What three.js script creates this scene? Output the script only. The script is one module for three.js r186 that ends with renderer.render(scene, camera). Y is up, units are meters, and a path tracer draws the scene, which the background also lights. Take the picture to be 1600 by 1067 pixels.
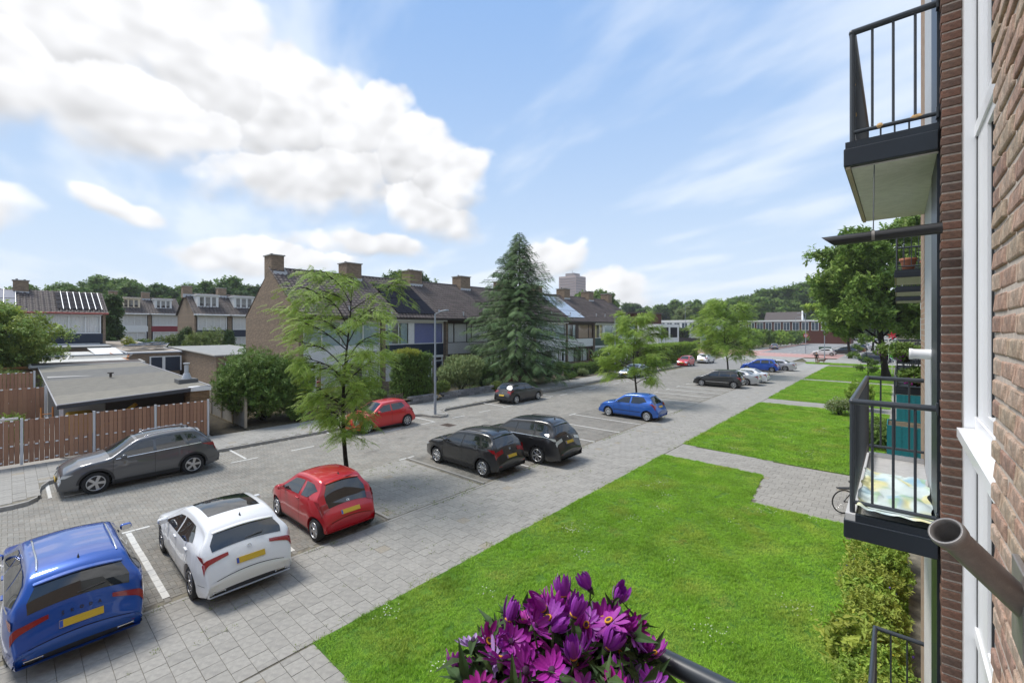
import * as THREE from 'three';
import { mergeGeometries, mergeVertices, toCreasedNormals } from 'three/addons/utils/BufferGeometryUtils.js';
import { RoundedBoxGeometry } from 'three/addons/geometries/RoundedBoxGeometry.js';
import { MarchingCubes } from 'three/addons/objects/MarchingCubes.js';
import { TextGeometry } from 'three/addons/geometries/TextGeometry.js';
import { FontLoader } from 'three/addons/loaders/FontLoader.js';
import { createNoise2D, createNoise3D } from 'simplex-noise';

// ---------------------------------------------------------------- camera, sky, sun, exposure
// world: x across the street (towards the flats), y up, z = -s with s running down the street, metres
const scene = new THREE.Scene();
const W = 1600, HH = 1067, F = 690, HORIZON = 513, YAW = Math.atan2(603, 690), EYE = 5.4;
const camera = new THREE.PerspectiveCamera(2 * Math.atan(HH / 2 / F) * 180 / Math.PI, W / HH, 0.05, 3000);
camera.position.set(0, EYE, 0);
camera.rotation.y = YAW;
camera.setViewOffset(W, HH, 0, HH / 2 - HORIZON, W, HH);
const renderer = new THREE.WebGLRenderer({ antialias: true });
renderer.setSize(1024, 682);
renderer.toneMapping = THREE.LinearToneMapping;
renderer.toneMappingExposure = 1.66;
renderer.shadowMap.enabled = true;

function rngOf(seed) { let a = seed >>> 0; return () => { a = (a + 0x6d2b79f5) | 0; let t = Math.imul(a ^ (a >>> 15), 1 | a); t = (t + Math.imul(t ^ (t >>> 7), 61 | t)) ^ t; return ((t ^ (t >>> 14)) >>> 0) / 4294967296; }; }
const n2 = createNoise2D(rngOf(11)), n3 = createNoise3D(rngOf(12));
const clamp = (x, a = 0, b = 1) => Math.min(b, Math.max(a, x)), lerp = (a, b, t) => a + (b - a) * t;
const smooth = (a, b, x) => { const t = clamp((x - a) / (b - a)); return t * t * (3 - 2 * t); };
const fbm3 = (x, y, z, oct) => { let v = 0, a = 0.5, f = 1; for (let i = 0; i < oct; i++) { v += a * n3(x * f, y * f, z * f); a *= 0.5; f *= 2.03; } return v; };

const SUN = new THREE.Vector3(-0.46, 0.84, 0.20).normalize();
{ // sky: hazy blue air, broken cumulus and thin high cloud; azimuth in degrees from the street direction, positive to the right
  const w = 2048, h = 1024, data = new Float32Array(w * h * 4);
  // cumulus bodies: azimuth, elevation of the centre, half widths, weight
  const puffs = [[-86, 28, 13, 8.5], [-96, 30, 13, 9], [-76, 27, 10, 7], [-68, 24.5, 9, 6.3], [-60.5, 22.5, 8, 5.5], [-54, 20.5, 7, 5], [-49.5, 18, 4.5, 4.4], [-64, 18, 13, 5], [-52, 15, 6, 3.6], [-80, 21, 12, 5.5], [-92, 21, 10, 5], [-108, 26, 14, 8],
    [-93.5, 9.4, 4.5, 2.0], [-82.5, 11, 4.5, 1.3], [-71, 7.2, 9, 2.1], [-36.5, 8.6, 5.5, 2.5], [-28, 5, 5.5, 2.0], [-60, 9.5, 8, 1.8],
    [35, 12, 16, 4], [62, 24, 15, 7], [95, 14, 20, 5], [120, 30, 14, 8], [150, 20, 18, 6], [180, 32, 16, 8], [-150, 22, 18, 7], [-128, 38, 14, 8], [-170, 50, 18, 9], [70, 52, 18, 9], [10, 62, 18, 8]];
  for (let j = 0; j < h; j++) {
    const el = ((j + 0.5) / h - 0.5) * 180, er = el * Math.PI / 180, y = Math.sin(er), c = Math.cos(er);
    for (let i = 0; i < w; i++) {
      const o = (j * w + i) * 4;
      if (el < -1) { data[o] = 0.24; data[o + 1] = 0.25; data[o + 2] = 0.22; data[o + 3] = 1; continue; }
      // u = 0.5 looks along +x in three.js' own map; direction from u
      const a = ((i + 0.5) / w - 0.5) * 2 * Math.PI, x = Math.cos(a) * c, z = Math.sin(a) * c;
      const az = Math.atan2(x, -z) * 180 / Math.PI;
      const k = Math.pow(clamp(1 - Math.max(0, el) / 60), 2.0);
      let r = lerp(0.145, 0.58, k), g = lerp(0.33, 0.72, k), b = lerp(0.69, 0.87, k);
      const hz = Math.exp(-Math.max(0, el) / 6); r = lerp(r, 0.76, hz * 0.8); g = lerp(g, 0.83, hz * 0.8); b = lerp(b, 0.89, hz * 0.8);
      // thin high streaks
      const yy = Math.max(y, 0.03) + 0.12, px = x / yy, pz = z / yy;
      const st = fbm3(px * 0.55 + pz * 0.25, pz * 1.5 - px * 0.5, 3.1, 6), st2 = fbm3(px * 0.25, pz * 0.45, 9.4, 4);
      const thin = clamp(smooth(-0.25, 0.6, st + st2 * 0.9) * 0.58 + 0.08);
      r = lerp(r, 0.82, thin); g = lerp(g, 0.87, thin); b = lerp(b, 0.93, thin);
      // heaped cloud
      const ww = fbm3(x * 3.2, y * 3.2, z * 3.2, 4) * 4.5, wv = fbm3(x * 3.2 + 7, y * 3.2, z * 3.2, 4) * 4.0;
      const det = fbm3(x * 9, y * 11, z * 9, 6);
      let d = -1, low = 0;
      for (const [pa, pe, rx, ry] of puffs) {
        let da = az + ww - pa; if (da > 180) da -= 360; if (da < -180) da += 360;
        const de = el + wv * 0.7 - pe, q = 1 - Math.sqrt((da / rx) ** 2 + (de / (de < 0 ? ry * 1.15 : ry)) ** 2);
        if (q > d) { d = q; low = clamp(0.5 - de / ry * 0.5); }
      }
      const m = smooth(-0.04, 0.16 + low * 0.55, d * 1.15 + 0.05 + det * 0.32);
      if (m > 0) {
        const relief = fbm3(x * 6 + 0.08, y * 8 - 0.12, z * 6, 3) - fbm3(x * 6, y * 8, z * 6, 3);
        let s = clamp(0.885 - low * low * 0.27 + relief * 0.34 + det * 0.05, 0.56, 0.98);
        r = lerp(r, s * 0.985, m); g = lerp(g, s * 0.99, m); b = lerp(b, s * 1.01, m);
      }
      data[o] = r * 0.74; data[o + 1] = g * 0.74; data[o + 2] = b * 0.74; data[o + 3] = 1;
    }
  }
  const sky = new THREE.DataTexture(data, w, h, THREE.RGBAFormat, THREE.FloatType);
  sky.mapping = THREE.EquirectangularReflectionMapping; sky.magFilter = THREE.LinearFilter; sky.minFilter = THREE.LinearFilter; sky.needsUpdate = true;
  scene.background = sky; scene.environment = sky;
}
const sun = new THREE.DirectionalLight(new THREE.Color().setRGB(1, 0.95, 0.88), 2.3);
sun.position.copy(SUN).multiplyScalar(120); sun.position.z -= 30; sun.position.x -= 15; sun.target.position.set(-15, 0, -30); sun.castShadow = true; sun.shadow.radius = 34;
Object.assign(sun.shadow.camera, { left: -90, right: 90, top: 90, bottom: -90, near: 1, far: 400 }); sun.shadow.mapSize.set(4096, 4096);
scene.add(sun, sun.target);
// ---------------------------------------------------------------- helpers
const taken = new Map();
function numbered(n) { const k = taken.get(n) ?? 0; taken.set(n, k + 1); return k ? n + '_' + String(k).padStart(3, '0') : n; }
const V = (x, y, s) => new THREE.Vector3(x, y, -s);
function shade(o) { o.traverse((m) => { if (m.isMesh) { m.castShadow = true; m.receiveShadow = true; } }); return o; }
function thing(name, label, category, [x, y, s] = [0, 0, 0], turn = 0, group) {
  const o = new THREE.Group(); o.name = numbered(name); o.position.set(x, y, -s); o.rotation.y = turn; scene.add(o);
  o.userData = { label, category }; if (group) o.userData.group = group;
  return o;
}
function part(parent, name, geo, mat, label) {
  const m = new THREE.Mesh(Array.isArray(geo) ? merged(geo) : geo, mat); m.name = name; m.castShadow = m.receiveShadow = true; parent.add(m);
  if (label) m.userData.label = label;
  return m;
}
function struct(name, geo, mat) { const m = part(scene, numbered(name), geo, mat); m.userData.kind = 'structure'; return m; }
function copyOf(o, [x, y, s], turn, label, scale) {
  const c = o.clone(); c.name = numbered(o.name.replace(/_\d{3}$/, '')); c.position.set(x, y, -s); c.rotation.y = turn; if (scale) c.scale.set(...(Array.isArray(scale) ? scale : [scale, scale, scale]));
  c.userData = { ...o.userData }; if (label) c.userData.label = label;
  scene.add(c); return c;
}
function merged(list) {
  const l = list.map((g) => { const q = g.index ? g.toNonIndexed() : g.clone(); for (const k of Object.keys(q.attributes)) if (!['position', 'normal', 'uv'].includes(k)) q.deleteAttribute(k); if (!q.attributes.uv) q.setAttribute('uv', new THREE.BufferAttribute(new Float32Array(q.attributes.position.count * 2), 2)); return q; });
  return l.length === 1 ? l[0] : mergeGeometries(l);
}
// boxes are given by their bounds in (x, y, s); uv in metres
function box(x0, x1, y0, y1, s0, s1) {
  const g = new THREE.BoxGeometry(Math.abs(x1 - x0), Math.abs(y1 - y0), Math.abs(s1 - s0)); g.translate((x0 + x1) / 2, (y0 + y1) / 2, -(s0 + s1) / 2); return uvm(g);
}
function uvm(g, k = 1) { // box-projected uv in metres
  const p = g.attributes.position, n = g.attributes.normal, uv = new Float32Array(p.count * 2);
  for (let i = 0; i < p.count; i++) {
    const ax = Math.abs(n.getX(i)), ay = Math.abs(n.getY(i)), az = Math.abs(n.getZ(i));
    const [u, v] = ay > ax && ay > az ? [p.getX(i), p.getZ(i)] : ax > az ? [p.getZ(i), p.getY(i)] : [p.getX(i), p.getY(i)];
    uv[i * 2] = u * k; uv[i * 2 + 1] = v * k;
  }
  g.setAttribute('uv', new THREE.BufferAttribute(uv, 2)); return g;
}
function bar(a, b, r, seg = 8, r2 = r) { // round bar between two points
  const d = new THREE.Vector3().subVectors(b, a), g = new THREE.CylinderGeometry(r2, r, d.length(), seg, 1);
  g.translate(0, d.length() / 2, 0); g.applyQuaternion(new THREE.Quaternion().setFromUnitVectors(new THREE.Vector3(0, 1, 0), d.clone().normalize())); g.translate(a.x, a.y, a.z); return g;
}
function rbox(w, h, d, r = 0.01, seg = 2) { return new RoundedBoxGeometry(w, h, d, seg, Math.min(r, w / 2.01, h / 2.01, d / 2.01)); }
function quad(pts) { // flat polygon from 3-D points (fan)
  const pos = []; for (let i = 1; i < pts.length - 1; i++) for (const p of [pts[0], pts[i], pts[i + 1]]) pos.push(p.x, p.y, p.z);
  const g = new THREE.BufferGeometry(); g.setAttribute('position', new THREE.Float32BufferAttribute(pos, 3)); g.computeVertexNormals(); return uvm(g);
}
function sheet(poly, y, holes) { // ground polygon [[x,s],...] at height y, uv in metres
  const sh = new THREE.Shape(poly.map(([x, s]) => new THREE.Vector2(x, s))); if (holes) sh.holes = holes.map((h) => new THREE.Path(h.map(([x, s]) => new THREE.Vector2(x, s))));
  const g = new THREE.ShapeGeometry(sh); const p = g.attributes.position, q = new Float32Array(p.count * 3);
  for (let i = 0; i < p.count; i++) { q[i * 3] = p.getX(i); q[i * 3 + 1] = y; q[i * 3 + 2] = -p.getY(i); }
  g.setAttribute('position', new THREE.BufferAttribute(q, 3)); g.computeVertexNormals(); return uvm(g);
}
function slab(poly, y0, y1, bevel = 0) { // extruded ground polygon
  const g = new THREE.ExtrudeGeometry(new THREE.Shape(poly.map(([x, s]) => new THREE.Vector2(x, s))), { depth: y1 - y0 - bevel, bevelEnabled: bevel > 0, bevelSize: bevel, bevelOffset: -bevel, bevelThickness: bevel, bevelSegments: 2 });
  g.rotateX(-Math.PI / 2); g.translate(0, y0, 0); return uvm(g);
}
// ---- textures
function tex(n, fn, srgb = true, rep = 1) { // fn(u,v) -> [r,g,b] 0..1, tiling
  const d = new Uint8Array(n * n * 4);
  for (let j = 0; j < n; j++) for (let i = 0; i < n; i++) { const c = fn(i / n, j / n), o = (j * n + i) * 4; d[o] = clamp(c[0]) * 255; d[o + 1] = clamp(c[1]) * 255; d[o + 2] = clamp(c[2]) * 255; d[o + 3] = 255; }
  const t = new THREE.DataTexture(d, n, n); t.wrapS = t.wrapT = THREE.RepeatWrapping; t.magFilter = THREE.LinearFilter; t.minFilter = THREE.LinearMipmapLinearFilter; if (srgb) t.colorSpace = THREE.SRGBColorSpace; t.repeat.set(rep, rep); t.needsUpdate = true; return t;
}
function tn(u, v, f, oct = 4, sd = 0) { // tiling noise -1..1
  let s = 0, a = 0.55, q = f; const T = 2 * Math.PI;
  for (let o = 0; o < oct; o++) { const R = q / T; s += a * n3(Math.cos(u * T) * R + sd + 40, Math.sin(u * T) * R + Math.cos(v * T) * R * 0.9, Math.sin(v * T) * R + sd * 1.7); a *= 0.5; q *= 2; }
  return s;
}
const mats = {};
function mat(c, rough = 0.8, more = {}) { const col = new THREE.Color(); Array.isArray(c) ? col.setRGB(...c) : col.set(c); return new THREE.MeshStandardMaterial({ color: col, roughness: rough, ...more }); }
function phys(c, rough, more = {}) { const col = new THREE.Color(); Array.isArray(c) ? col.setRGB(...c) : col.set(c); return new THREE.MeshPhysicalMaterial({ color: col, roughness: rough, ...more }); }
const grainT = tex(256, (u, v) => { const a = 0.86 + 0.10 * tn(u, v, 10, 4, 3) + 0.07 * tn(u, v, 90, 2, 9); return [a, a, a]; }, false);
const grainAt = (rep) => { const t = grainT.clone(); t.repeat.set(rep, rep); t.needsUpdate = true; return t; };
const G1 = grainAt(1), G3 = grainAt(0.33), G01 = grainAt(0.1);
// ---------------------------------------------------------------- ground, street, pavements, lawns
const speck = (base, amp, f1, f2, sd) => tex(512, (u, v) => { const a = tn(u, v, f1, 4, sd) * amp, b = tn(u, v, f2, 2, sd + 5) * amp * 0.8; return base.map((c, k) => c * (1 + a * (k === 2 ? 0.9 : 1) + b)); });
const T_ASPH = speck([0.52, 0.52, 0.52], 0.16, 6, 120, 21), T_SAND = speck([0.46, 0.44, 0.39], 0.22, 8, 110, 22), T_CONC = speck([0.90, 0.895, 0.88], 0.085, 7, 100, 23), T_SOIL = speck([0.34, 0.31, 0.24], 0.4, 9, 80, 24), T_LAWN = tex(512, (u, v) => { const a = tn(u, v, 5, 4, 31), b = tn(u, v, 70, 3, 32), d = tn(u, v, 16, 3, 33); return [0.30 + 0.08 * a + 0.10 * b + 0.03 * d, 0.44 + 0.05 * a + 0.12 * b, 0.10 + 0.03 * b]; });
const rep = (t, r) => { const c = t.clone(); c.repeat.set(r, r); c.needsUpdate = true; return c; };
const M_ASPH = mat(0xffffff, 0.9, { map: rep(T_ASPH, 0.12) }), M_BED = mat(0xffffff, 0.95, { map: rep(T_SAND, 0.5) }), M_SOIL = mat(0xffffff, 1, { map: rep(T_SOIL, 0.4) }), M_CONC = mat([0.40, 0.39, 0.375], 0.9, { map: rep(T_CONC, 0.6) }), M_CONC2 = mat([0.40, 0.395, 0.38], 0.9, { map: rep(T_CONC, 0.15) }),
  M_LAWN = mat(0xffffff, 1, { map: rep(T_LAWN, 0.35) }), M_REDASPH = mat([0.55, 0.33, 0.31], 0.9, { map: rep(T_CONC, 0.3) }), M_WHITE = mat([0.72, 0.72, 0.70], 0.75, { map: rep(T_CONC, 1.3) }), M_FIELD = mat([0.9, 1, 0.8], 1, { map: rep(T_SOIL, 0.05) });
const XB0 = -15.3, XB1 = -10.8, XL = -7.55, XK = -22.3;      // bays, pavement, lawn edge, left kerb
struct('ground', sheet([[-1500, -700], [900, -700], [900, 1900], [-1500, 1900]], -0.09), M_FIELD);
const rng = rngOf(5);
// --- street of paving bricks
const SEND = 62;
struct('road', sheet([[XK, -14], [XB1, -14], [XB1, SEND], [XK, SEND]], -0.010), M_BED);
struct('road', sheet([[XK - 0.6, SEND], [XB1, SEND], [XB1, 84], [-24.2, 84]], -0.002), mat([0.30, 0.295, 0.285], 0.9, { map: rep(T_CONC, 0.35) }));
{
  const g = new THREE.BufferGeometry(), a = 0.1, b = 0.0485, ti = 0.006, pos = [], q = (p) => pos.push(...p), B = [[-a, -0.03, -b], [a, -0.03, -b], [a, -0.03, b], [-a, -0.03, b]], C = [[-a, -0.005, -b], [a, -0.005, -b], [a, -0.005, b], [-a, -0.005, b]], T = [[-a + ti, 0, -b + ti], [a - ti, 0, -b + ti], [a - ti, 0, b - ti], [-a + ti, 0, b - ti]];
  for (let k = 0; k < 4; k++) { const n = (k + 1) % 4; q(B[k]); q(C[k]); q(B[n]); q(B[n]); q(C[k]); q(C[n]); q(C[k]); q(T[k]); q(C[n]); q(C[n]); q(T[k]); q(T[n]); }
  q(T[0]); q(T[2]); q(T[1]); q(T[0]); q(T[3]); q(T[2]);
  g.setAttribute('position', new THREE.Float32BufferAttribute(pos, 3)); g.computeVertexNormals(); uvm(g, 4);
  const m4 = new THREE.Matrix4(), list = [], e = new THREE.Euler(), qn = new THREE.Quaternion(), col = new THREE.Color(), U = 0.1025;
  const i0 = Math.floor(XK / U), i1 = Math.ceil(XB1 / U), j0 = Math.floor(-9 / U), j1 = Math.ceil(SEND / U);
  for (let j = j0; j < j1; j++) for (let i = i0; i < i1; i++) {
    const d = (((i - j) % 4) + 4) % 4; if (d !== 0 && d !== 3) continue;
    const x = d === 0 ? (i + 1) * U : (i + 0.5) * U, s = d === 0 ? (j + 0.5) * U : (j + 1) * U; if (x < XK + 0.12 || x > XB1 - 0.14) continue;
    const isl = x > XB0 && ((s > 7.1 && s < 10.9) || (s > 26.2 && s < 33.4) || (s > 51 && s < 58)); if (isl) continue;
    if (s > 30 && x < -22) continue;
    list.push([x, s, d === 0 ? 0 : Math.PI / 2]);
  }
  const im = new THREE.InstancedMesh(g, mat(0xffffff, 0.88, { map: rep(T_CONC, 1) }), list.length); im.name = 'paving_bricks'; im.userData.kind = 'stuff'; im.userData.label = 'grey brown street bricks laid in herringbone'; im.userData.category = 'paving';
  list.forEach(([x, s, t], k) => {
    e.set((rng() - 0.5) * 0.02, t + (rng() - 0.5) * 0.02, (rng() - 0.5) * 0.014); qn.setFromEuler(e); m4.compose(new THREE.Vector3(x, (rng() - 0.5) * 0.004 - 0.001, -s), qn, new THREE.Vector3(1, 1, 1)); im.setMatrixAt(k, m4);
    const bay = x > XB0 && s < 27 ? 0.84 : 1, n = 0.5 + 0.5 * n2(x * 0.35, s * 0.35), v = (0.265 + 0.06 * rng() + 0.035 * n + 0.022 * n2(x * 1.4, s * 1.4) - 0.035 * smooth(0.35, 0.8, n2(x * 0.8 + 40, s * 0.8))) * bay; const oil = x > XB0 && x < XB1 ? 0.26 * smooth(0.25, 0.75, n2(x * 0.9 + 7, s * 1.3 + 3)) * smooth(0.9, 0.3, Math.abs(((s + 0.35) % 2.45) - 1.22)) : 0.10 * smooth(0.3, 0.8, n2(x * 0.6 + 90, s * 0.25)), w = rng() * 0.05, q = 1 - oil; col.setRGB(q * v * (1.02 + w), q * v * 1.0, q * v * (0.925 - w * 0.6)); im.setColorAt(k, col);
  });
  im.receiveShadow = true; scene.add(im);
}
// --- tiles: the ones that show largest are single meshes, the rest one part
const tileGeo = (w, d, h = 0.03) => { const g = rbox(w, h, d, 0.004, 1); g.translate(0, -h / 2, 0); return uvm(g, 1); };
const M_TILE = [0, 1, 2, 3, 4, 5].map((k) => { const v = 0.345 + 0.011 * k; return mat(k === 5 ? [0.36, 0.33, 0.28] : [v, v * 0.975, v * 0.92], 0.9, { map: rep(T_CONC, 0.9 + k * 0.13) }); });
function tileField(host, test, x0, x1, s0, s1, t, max, score, nm = 'paving_tile', lift = 0) {
  const all = [];
  for (let j = 0, s = s0 + t / 2; s < s1; s += t, j++) for (let x = x0 + (j % 2 ? 0 : t / 2); x < x1 + t / 2; x += t) {
    const a = Math.max(x0, x - t / 2), b = Math.min(x1, x + t / 2); if (b - a < 0.05 || !test((a + b) / 2, s)) continue;
    all.push({ x: (a + b) / 2, s, w: b - a - 0.005, sc: score((a + b) / 2, s) });
  }
  all.sort((a, b) => b.sc - a.sc); const geos = new Map(), rest = [];
  all.forEach((q, i) => {
    const key = q.w.toFixed(3); if (!geos.has(key)) geos.set(key, tileGeo(q.w, t - 0.005)); const y = (rng() - 0.5) * 0.006, rx = (rng() - 0.5) * 0.012, rz = (rng() - 0.5) * 0.012, k = rng() < 0.012 ? 5 : Math.floor(rng() * 5);
    if (i < max) { const m = part(host, nm, geos.get(key), M_TILE[k]); m.position.set(q.x, y + 0.002 + lift, -q.s); m.rotation.set(rx, (rng() - 0.5) * 0.012, rz); } else { const g = geos.get(key).clone(); g.rotateX(rx); g.rotateZ(rz); g.translate(q.x, y + 0.002 + lift, -q.s); (rest[k] ??= []).push(g); }
  });
  rest.forEach((l, k) => { if (!l) return; const m = part(host, nm + 's', merged(l), M_TILE[k]); m.userData.kind = 'stuff'; });
}
const camScore = (x, s) => { const fw = s * Math.cos(YAW) - x * Math.sin(YAW), r = x * Math.cos(YAW) + s * Math.sin(YAW); const u = r / fw * F, v = EYE / fw * F; return fw > 2 && Math.abs(u) < 830 && v < 580 ? 1 / fw : 0.01 / Math.hypot(x, s); };
const pave = struct('pavement', sheet([[XB1, -14], [XL, -14], [XL, 90], [XB1, 90]], -0.012), M_BED);
tileField(pave, () => true, XB1 + 0.11, XL - 0.02, -4, 62, 0.3, 300, camScore);
struct('pavement', sheet([[XB1, 62], [XL, 62], [XL, 95], [-13, 95], [XB1, 84]], -0.001), M_CONC2);
{ const l = []; for (let s = -8; s < 62; s += 1.0) { const g = rbox(0.1, 0.2, 0.992, 0.012, 1); g.translate(XB1 + 0.05, -0.096 + (rng() - 0.5) * 0.004, -s - 0.5); l.push(g); } struct('kerb', merged(l), M_CONC); }
// tile islands in the row of bays
for (const [a, b] of [[7.1, 10.9], [26.2, 33.4], [51, 58]]) {
  const isl = struct('pavement', sheet([[XB0 - 0.1, a], [XB1, a], [XB1, b], [XB0 - 0.1, b]], -0.008), M_BED);
  tileField(isl, (x, s) => Math.hypot(x + 14.3, s - (a + b) / 2 + (a < 8 ? 1.2 : 0)) > 0.55, XB0, XB1 - 0.05, a + 0.06, b - 0.06, 0.3, a < 8 ? 160 : 0, camScore);
  const kb = []; for (const s of [a, b]) { const g = rbox(XB1 - XB0, 0.16, 0.08, 0.012, 1); g.translate((XB0 + XB1) / 2, -0.03, -s); kb.push(g); } struct('kerb', merged(kb), M_CONC);
}
// --- paths between the lawns and along the flats
const lawns = [[[XL, 3.45], [XL, 18.5], [-3.7, 18.3], [-3.45, 15.2], [0.16, 15.2], [0.16, 3.45]], [[XL, 20.8], [XL, 36.2], [-0.4, 36.2], [-0.4, 20.4], [-3.2, 20.4]], [[XL, 38.6], [XL, 54.8], [-0.4, 54.8], [-0.4, 38.6]], [[XL, 56.2], [XL + 0.1, 76.5], [-0.4, 76.5], [-0.4, 56.2]], [[-10.6, 80.5], [-11, 84.5], [-0.4, 84.5], [-0.4, 79.5]]];
const path = struct('path', sheet([[XL, -14], [1.6, -14], [1.6, 80], [XL, 80]], -0.014), M_BED);
const inLawn = (x, s, poly) => { let c = false; for (let i = 0, j = poly.length - 1; i < poly.length; j = i++) { const [xi, si] = poly[i], [xj, sj] = poly[j]; if (si > s !== sj > s && x < (xj - xi) * (s - si) / (sj - si) + xi) c = !c; } return c; };
const anyLawn = (x, s) => lawns.some((p) => inLawn(x, s, p));
tileField(path, (x, s) => !anyLawn(x, s) && (s < 3.4 ? x < -3 : true) , XL + 0.02, 0.2, 0.2, 57, 0.3, 200, camScore);
// --- lawns: soil sheet, grass blades, daisies
const lawnParts = lawns.map((p) => struct('lawn', slab(p, -0.06, 0.012), M_LAWN));
{
  const blade = (n, h, sp, w) => { const pos = []; const r = rngOf(77); for (let k = 0; k < n; k++) { const a = r() * 6.28, d = Math.sqrt(r()) * sp, x = Math.cos(a) * d, z = Math.sin(a) * d, b = r() * 6.28, le = h * (0.55 + 0.6 * r()), bx = Math.cos(b) * w, bz = Math.sin(b) * w, lx = (r() - 0.5) * h * 1.5, lz = (r() - 0.5) * h * 1.5; pos.push(x - bx, 0, z - bz, x + bx, 0, z + bz, x + lx, le, z + lz); } const g = new THREE.BufferGeometry(); g.setAttribute('position', new THREE.Float32BufferAttribute(pos, 3)); g.computeVertexNormals(); return uvm(g); };
  const BARE = [[-6.4, 12.6, 0.16], [-5.6, 10.6, 0.2], [-3.3, 14.4, 0.3], [-4.1, 11.2, 0.14], [-6.6, 7.0, 0.16], [-5.4, 5.6, 0.22], [-6.9, 15.8, 0.2], [-2.6, 9.2, 0.18], [-6.0, 24, 0.3], [-3, 28, 0.35]];
  const spec = [[0, 420, blade(16, 0.055, 0.05, 0.0042)], [1, 170, blade(18, 0.06, 0.085, 0.008)], [2, 80, blade(20, 0.065, 0.13, 0.012)], [3, 45, blade(20, 0.07, 0.18, 0.018)], [4, 30, blade(20, 0.07, 0.2, 0.02)]];
  const m4 = new THREE.Matrix4(), qn = new THREE.Quaternion(), e = new THREE.Euler(), c = new THREE.Color();
  for (const [k, den, g] of spec) {
    const poly = lawns[k], xs = poly.map((p) => p[0]), ss = poly.map((p) => p[1]), x0 = Math.min(...xs), x1 = Math.max(...xs), s0 = Math.min(...ss), s1 = Math.max(...ss), list = [];
    const n = Math.round((x1 - x0) * (s1 - s0) * den); for (let i = 0; i < n; i++) { const x = lerp(x0 - 0.03, x1, rng()), s = lerp(s0 - 0.03, s1, rng()); const jx = 0.025 * n2(x * 2.3, s * 2.3 + 70) + 0.025 * n2(x * 9, s * 9), js = 0.025 * n2(x * 2.1 + 30, s * 2.1); if (inLawn(x + jx, s + js, poly) && !(BARE.some(([a, b, r]) => Math.hypot(x - a, s - b) < r * (0.7 + 0.5 * n2(x * 6, s * 6))) && rng() < 0.5) && n2(x * 0.9 + 50, s * 0.9) > -0.86 + 0.1 * rng()) list.push([x, s]); }
    const im = new THREE.InstancedMesh(g, mat(0xffffff, 0.9), list.length); im.name = numbered('grass'); im.userData = { kind: 'stuff', label: 'short mown green grass on the lawn by the flats', category: 'grass' };
    list.forEach(([x, s], i) => {
      const sc = 0.75 + rng() * 0.5; e.set(0, rng() * 6.28, 0); qn.setFromEuler(e); m4.compose(new THREE.Vector3(x, 0.008, -s), qn, new THREE.Vector3(sc, sc * (0.8 + 0.3 * n2(x * 0.6, s * 0.6 + 9)), sc)); im.setMatrixAt(i, m4);
      const bare = BARE.some(([a, b, r]) => Math.hypot(x - a, s - b) < r * (1.1 + 0.6 * n2(x * 5, s * 5))) ? 1 : 0, big = n2(x * 0.28, s * 0.28), mid = n2(x * 1.1, s * 1.1 + 30), dry = clamp(n2(x * 0.5 + 20, s * 0.5) * 1.3 - 0.35 + rng() * 0.3), v = 1 + 0.10 * big + 0.14 * mid + (rng() - 0.5) * 0.4; c.setRGB((0.25 + 0.11 * dry + 0.06 * bare) * v, (0.455 + 0.03 * dry - 0.04 * bare) * v, (0.036 + 0.03 * dry + 0.025 * bare) * v); im.setColorAt(i, c);
    });
    im.receiveShadow = im.castShadow = true; scene.add(im);
  }
  // daisies and clover heads in loose drifts
  const fl = new THREE.IcosahedronGeometry(0.009, 0); fl.scale(1, 0.6, 1); const fp = [];
  for (let d = 0; d < 34; d++) { const k = rng() < 0.75 ? 0 : 1, p = lawns[k], x = lerp(XL + 0.2, -0.8, rng()), s = k ? lerp(21, 36, rng()) : lerp(3.8, 15, rng()), sp = 0.12 + rng() * 0.45, n = 4 + rng() * 24; for (let i = 0; i < n; i++) { const a = rng() * 6.28, r = sp * Math.sqrt(-Math.log(1 - rng() * 0.95)) * 0.7, X = x + Math.cos(a) * r, S = s + Math.sin(a) * r; if (inLawn(X, S, p)) fp.push([X, S]); } }
  const im = new THREE.InstancedMesh(fl, mat([0.78, 0.78, 0.70], 0.8), fp.length); im.name = 'lawn_daisies'; im.userData = { kind: 'stuff', label: 'tiny white daisies and clover heads in the lawn', category: 'flowers' };
  fp.forEach(([x, s], i) => { const k = 0.7 + rng() * 0.7; m4.makeScale(k, k, k).setPosition(x, 0.05 + rng() * 0.015, -s); im.setMatrixAt(i, m4); }); scene.add(im);
  // weeds and moss tufts in the paving joints
  const wd = []; for (let i = 0; i < 2200; i++) { const t = rng(); let x, s; if (t < 0.25) { x = XB1 + 0.1 + (rng() - 0.5) * 0.12; s = rng() * 30; } else if (t < 0.5) { x = XL - rng() * rng() * 0.35; s = rng() * 34; } else if (t < 0.68) { x = lerp(XB0, XB1, rng()); s = 7.1 + rng() * 3.8; } else if (t < 0.8) { x = XK - 0.1 - rng() * rng() * 2.8; s = rng() * 34; } else { x = XB1 + 0.11 + Math.round(rng() * 10) * 0.3 + 0.15; s = -0.5 + rng() * 26; } if (n2(x * 0.7 + 3, s * 0.45) > 0.12 - 0.2 * (t < 0.5)) wd.push([x, s]); }
  const wim = new THREE.InstancedMesh(blade(9, 0.035, 0.05, 0.005), mat([0.21, 0.27, 0.06], 0.95), wd.length); wim.name = 'joint_weeds'; wim.userData = { kind: 'stuff', label: 'small weeds growing in the paving joints', category: 'weeds' };
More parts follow.
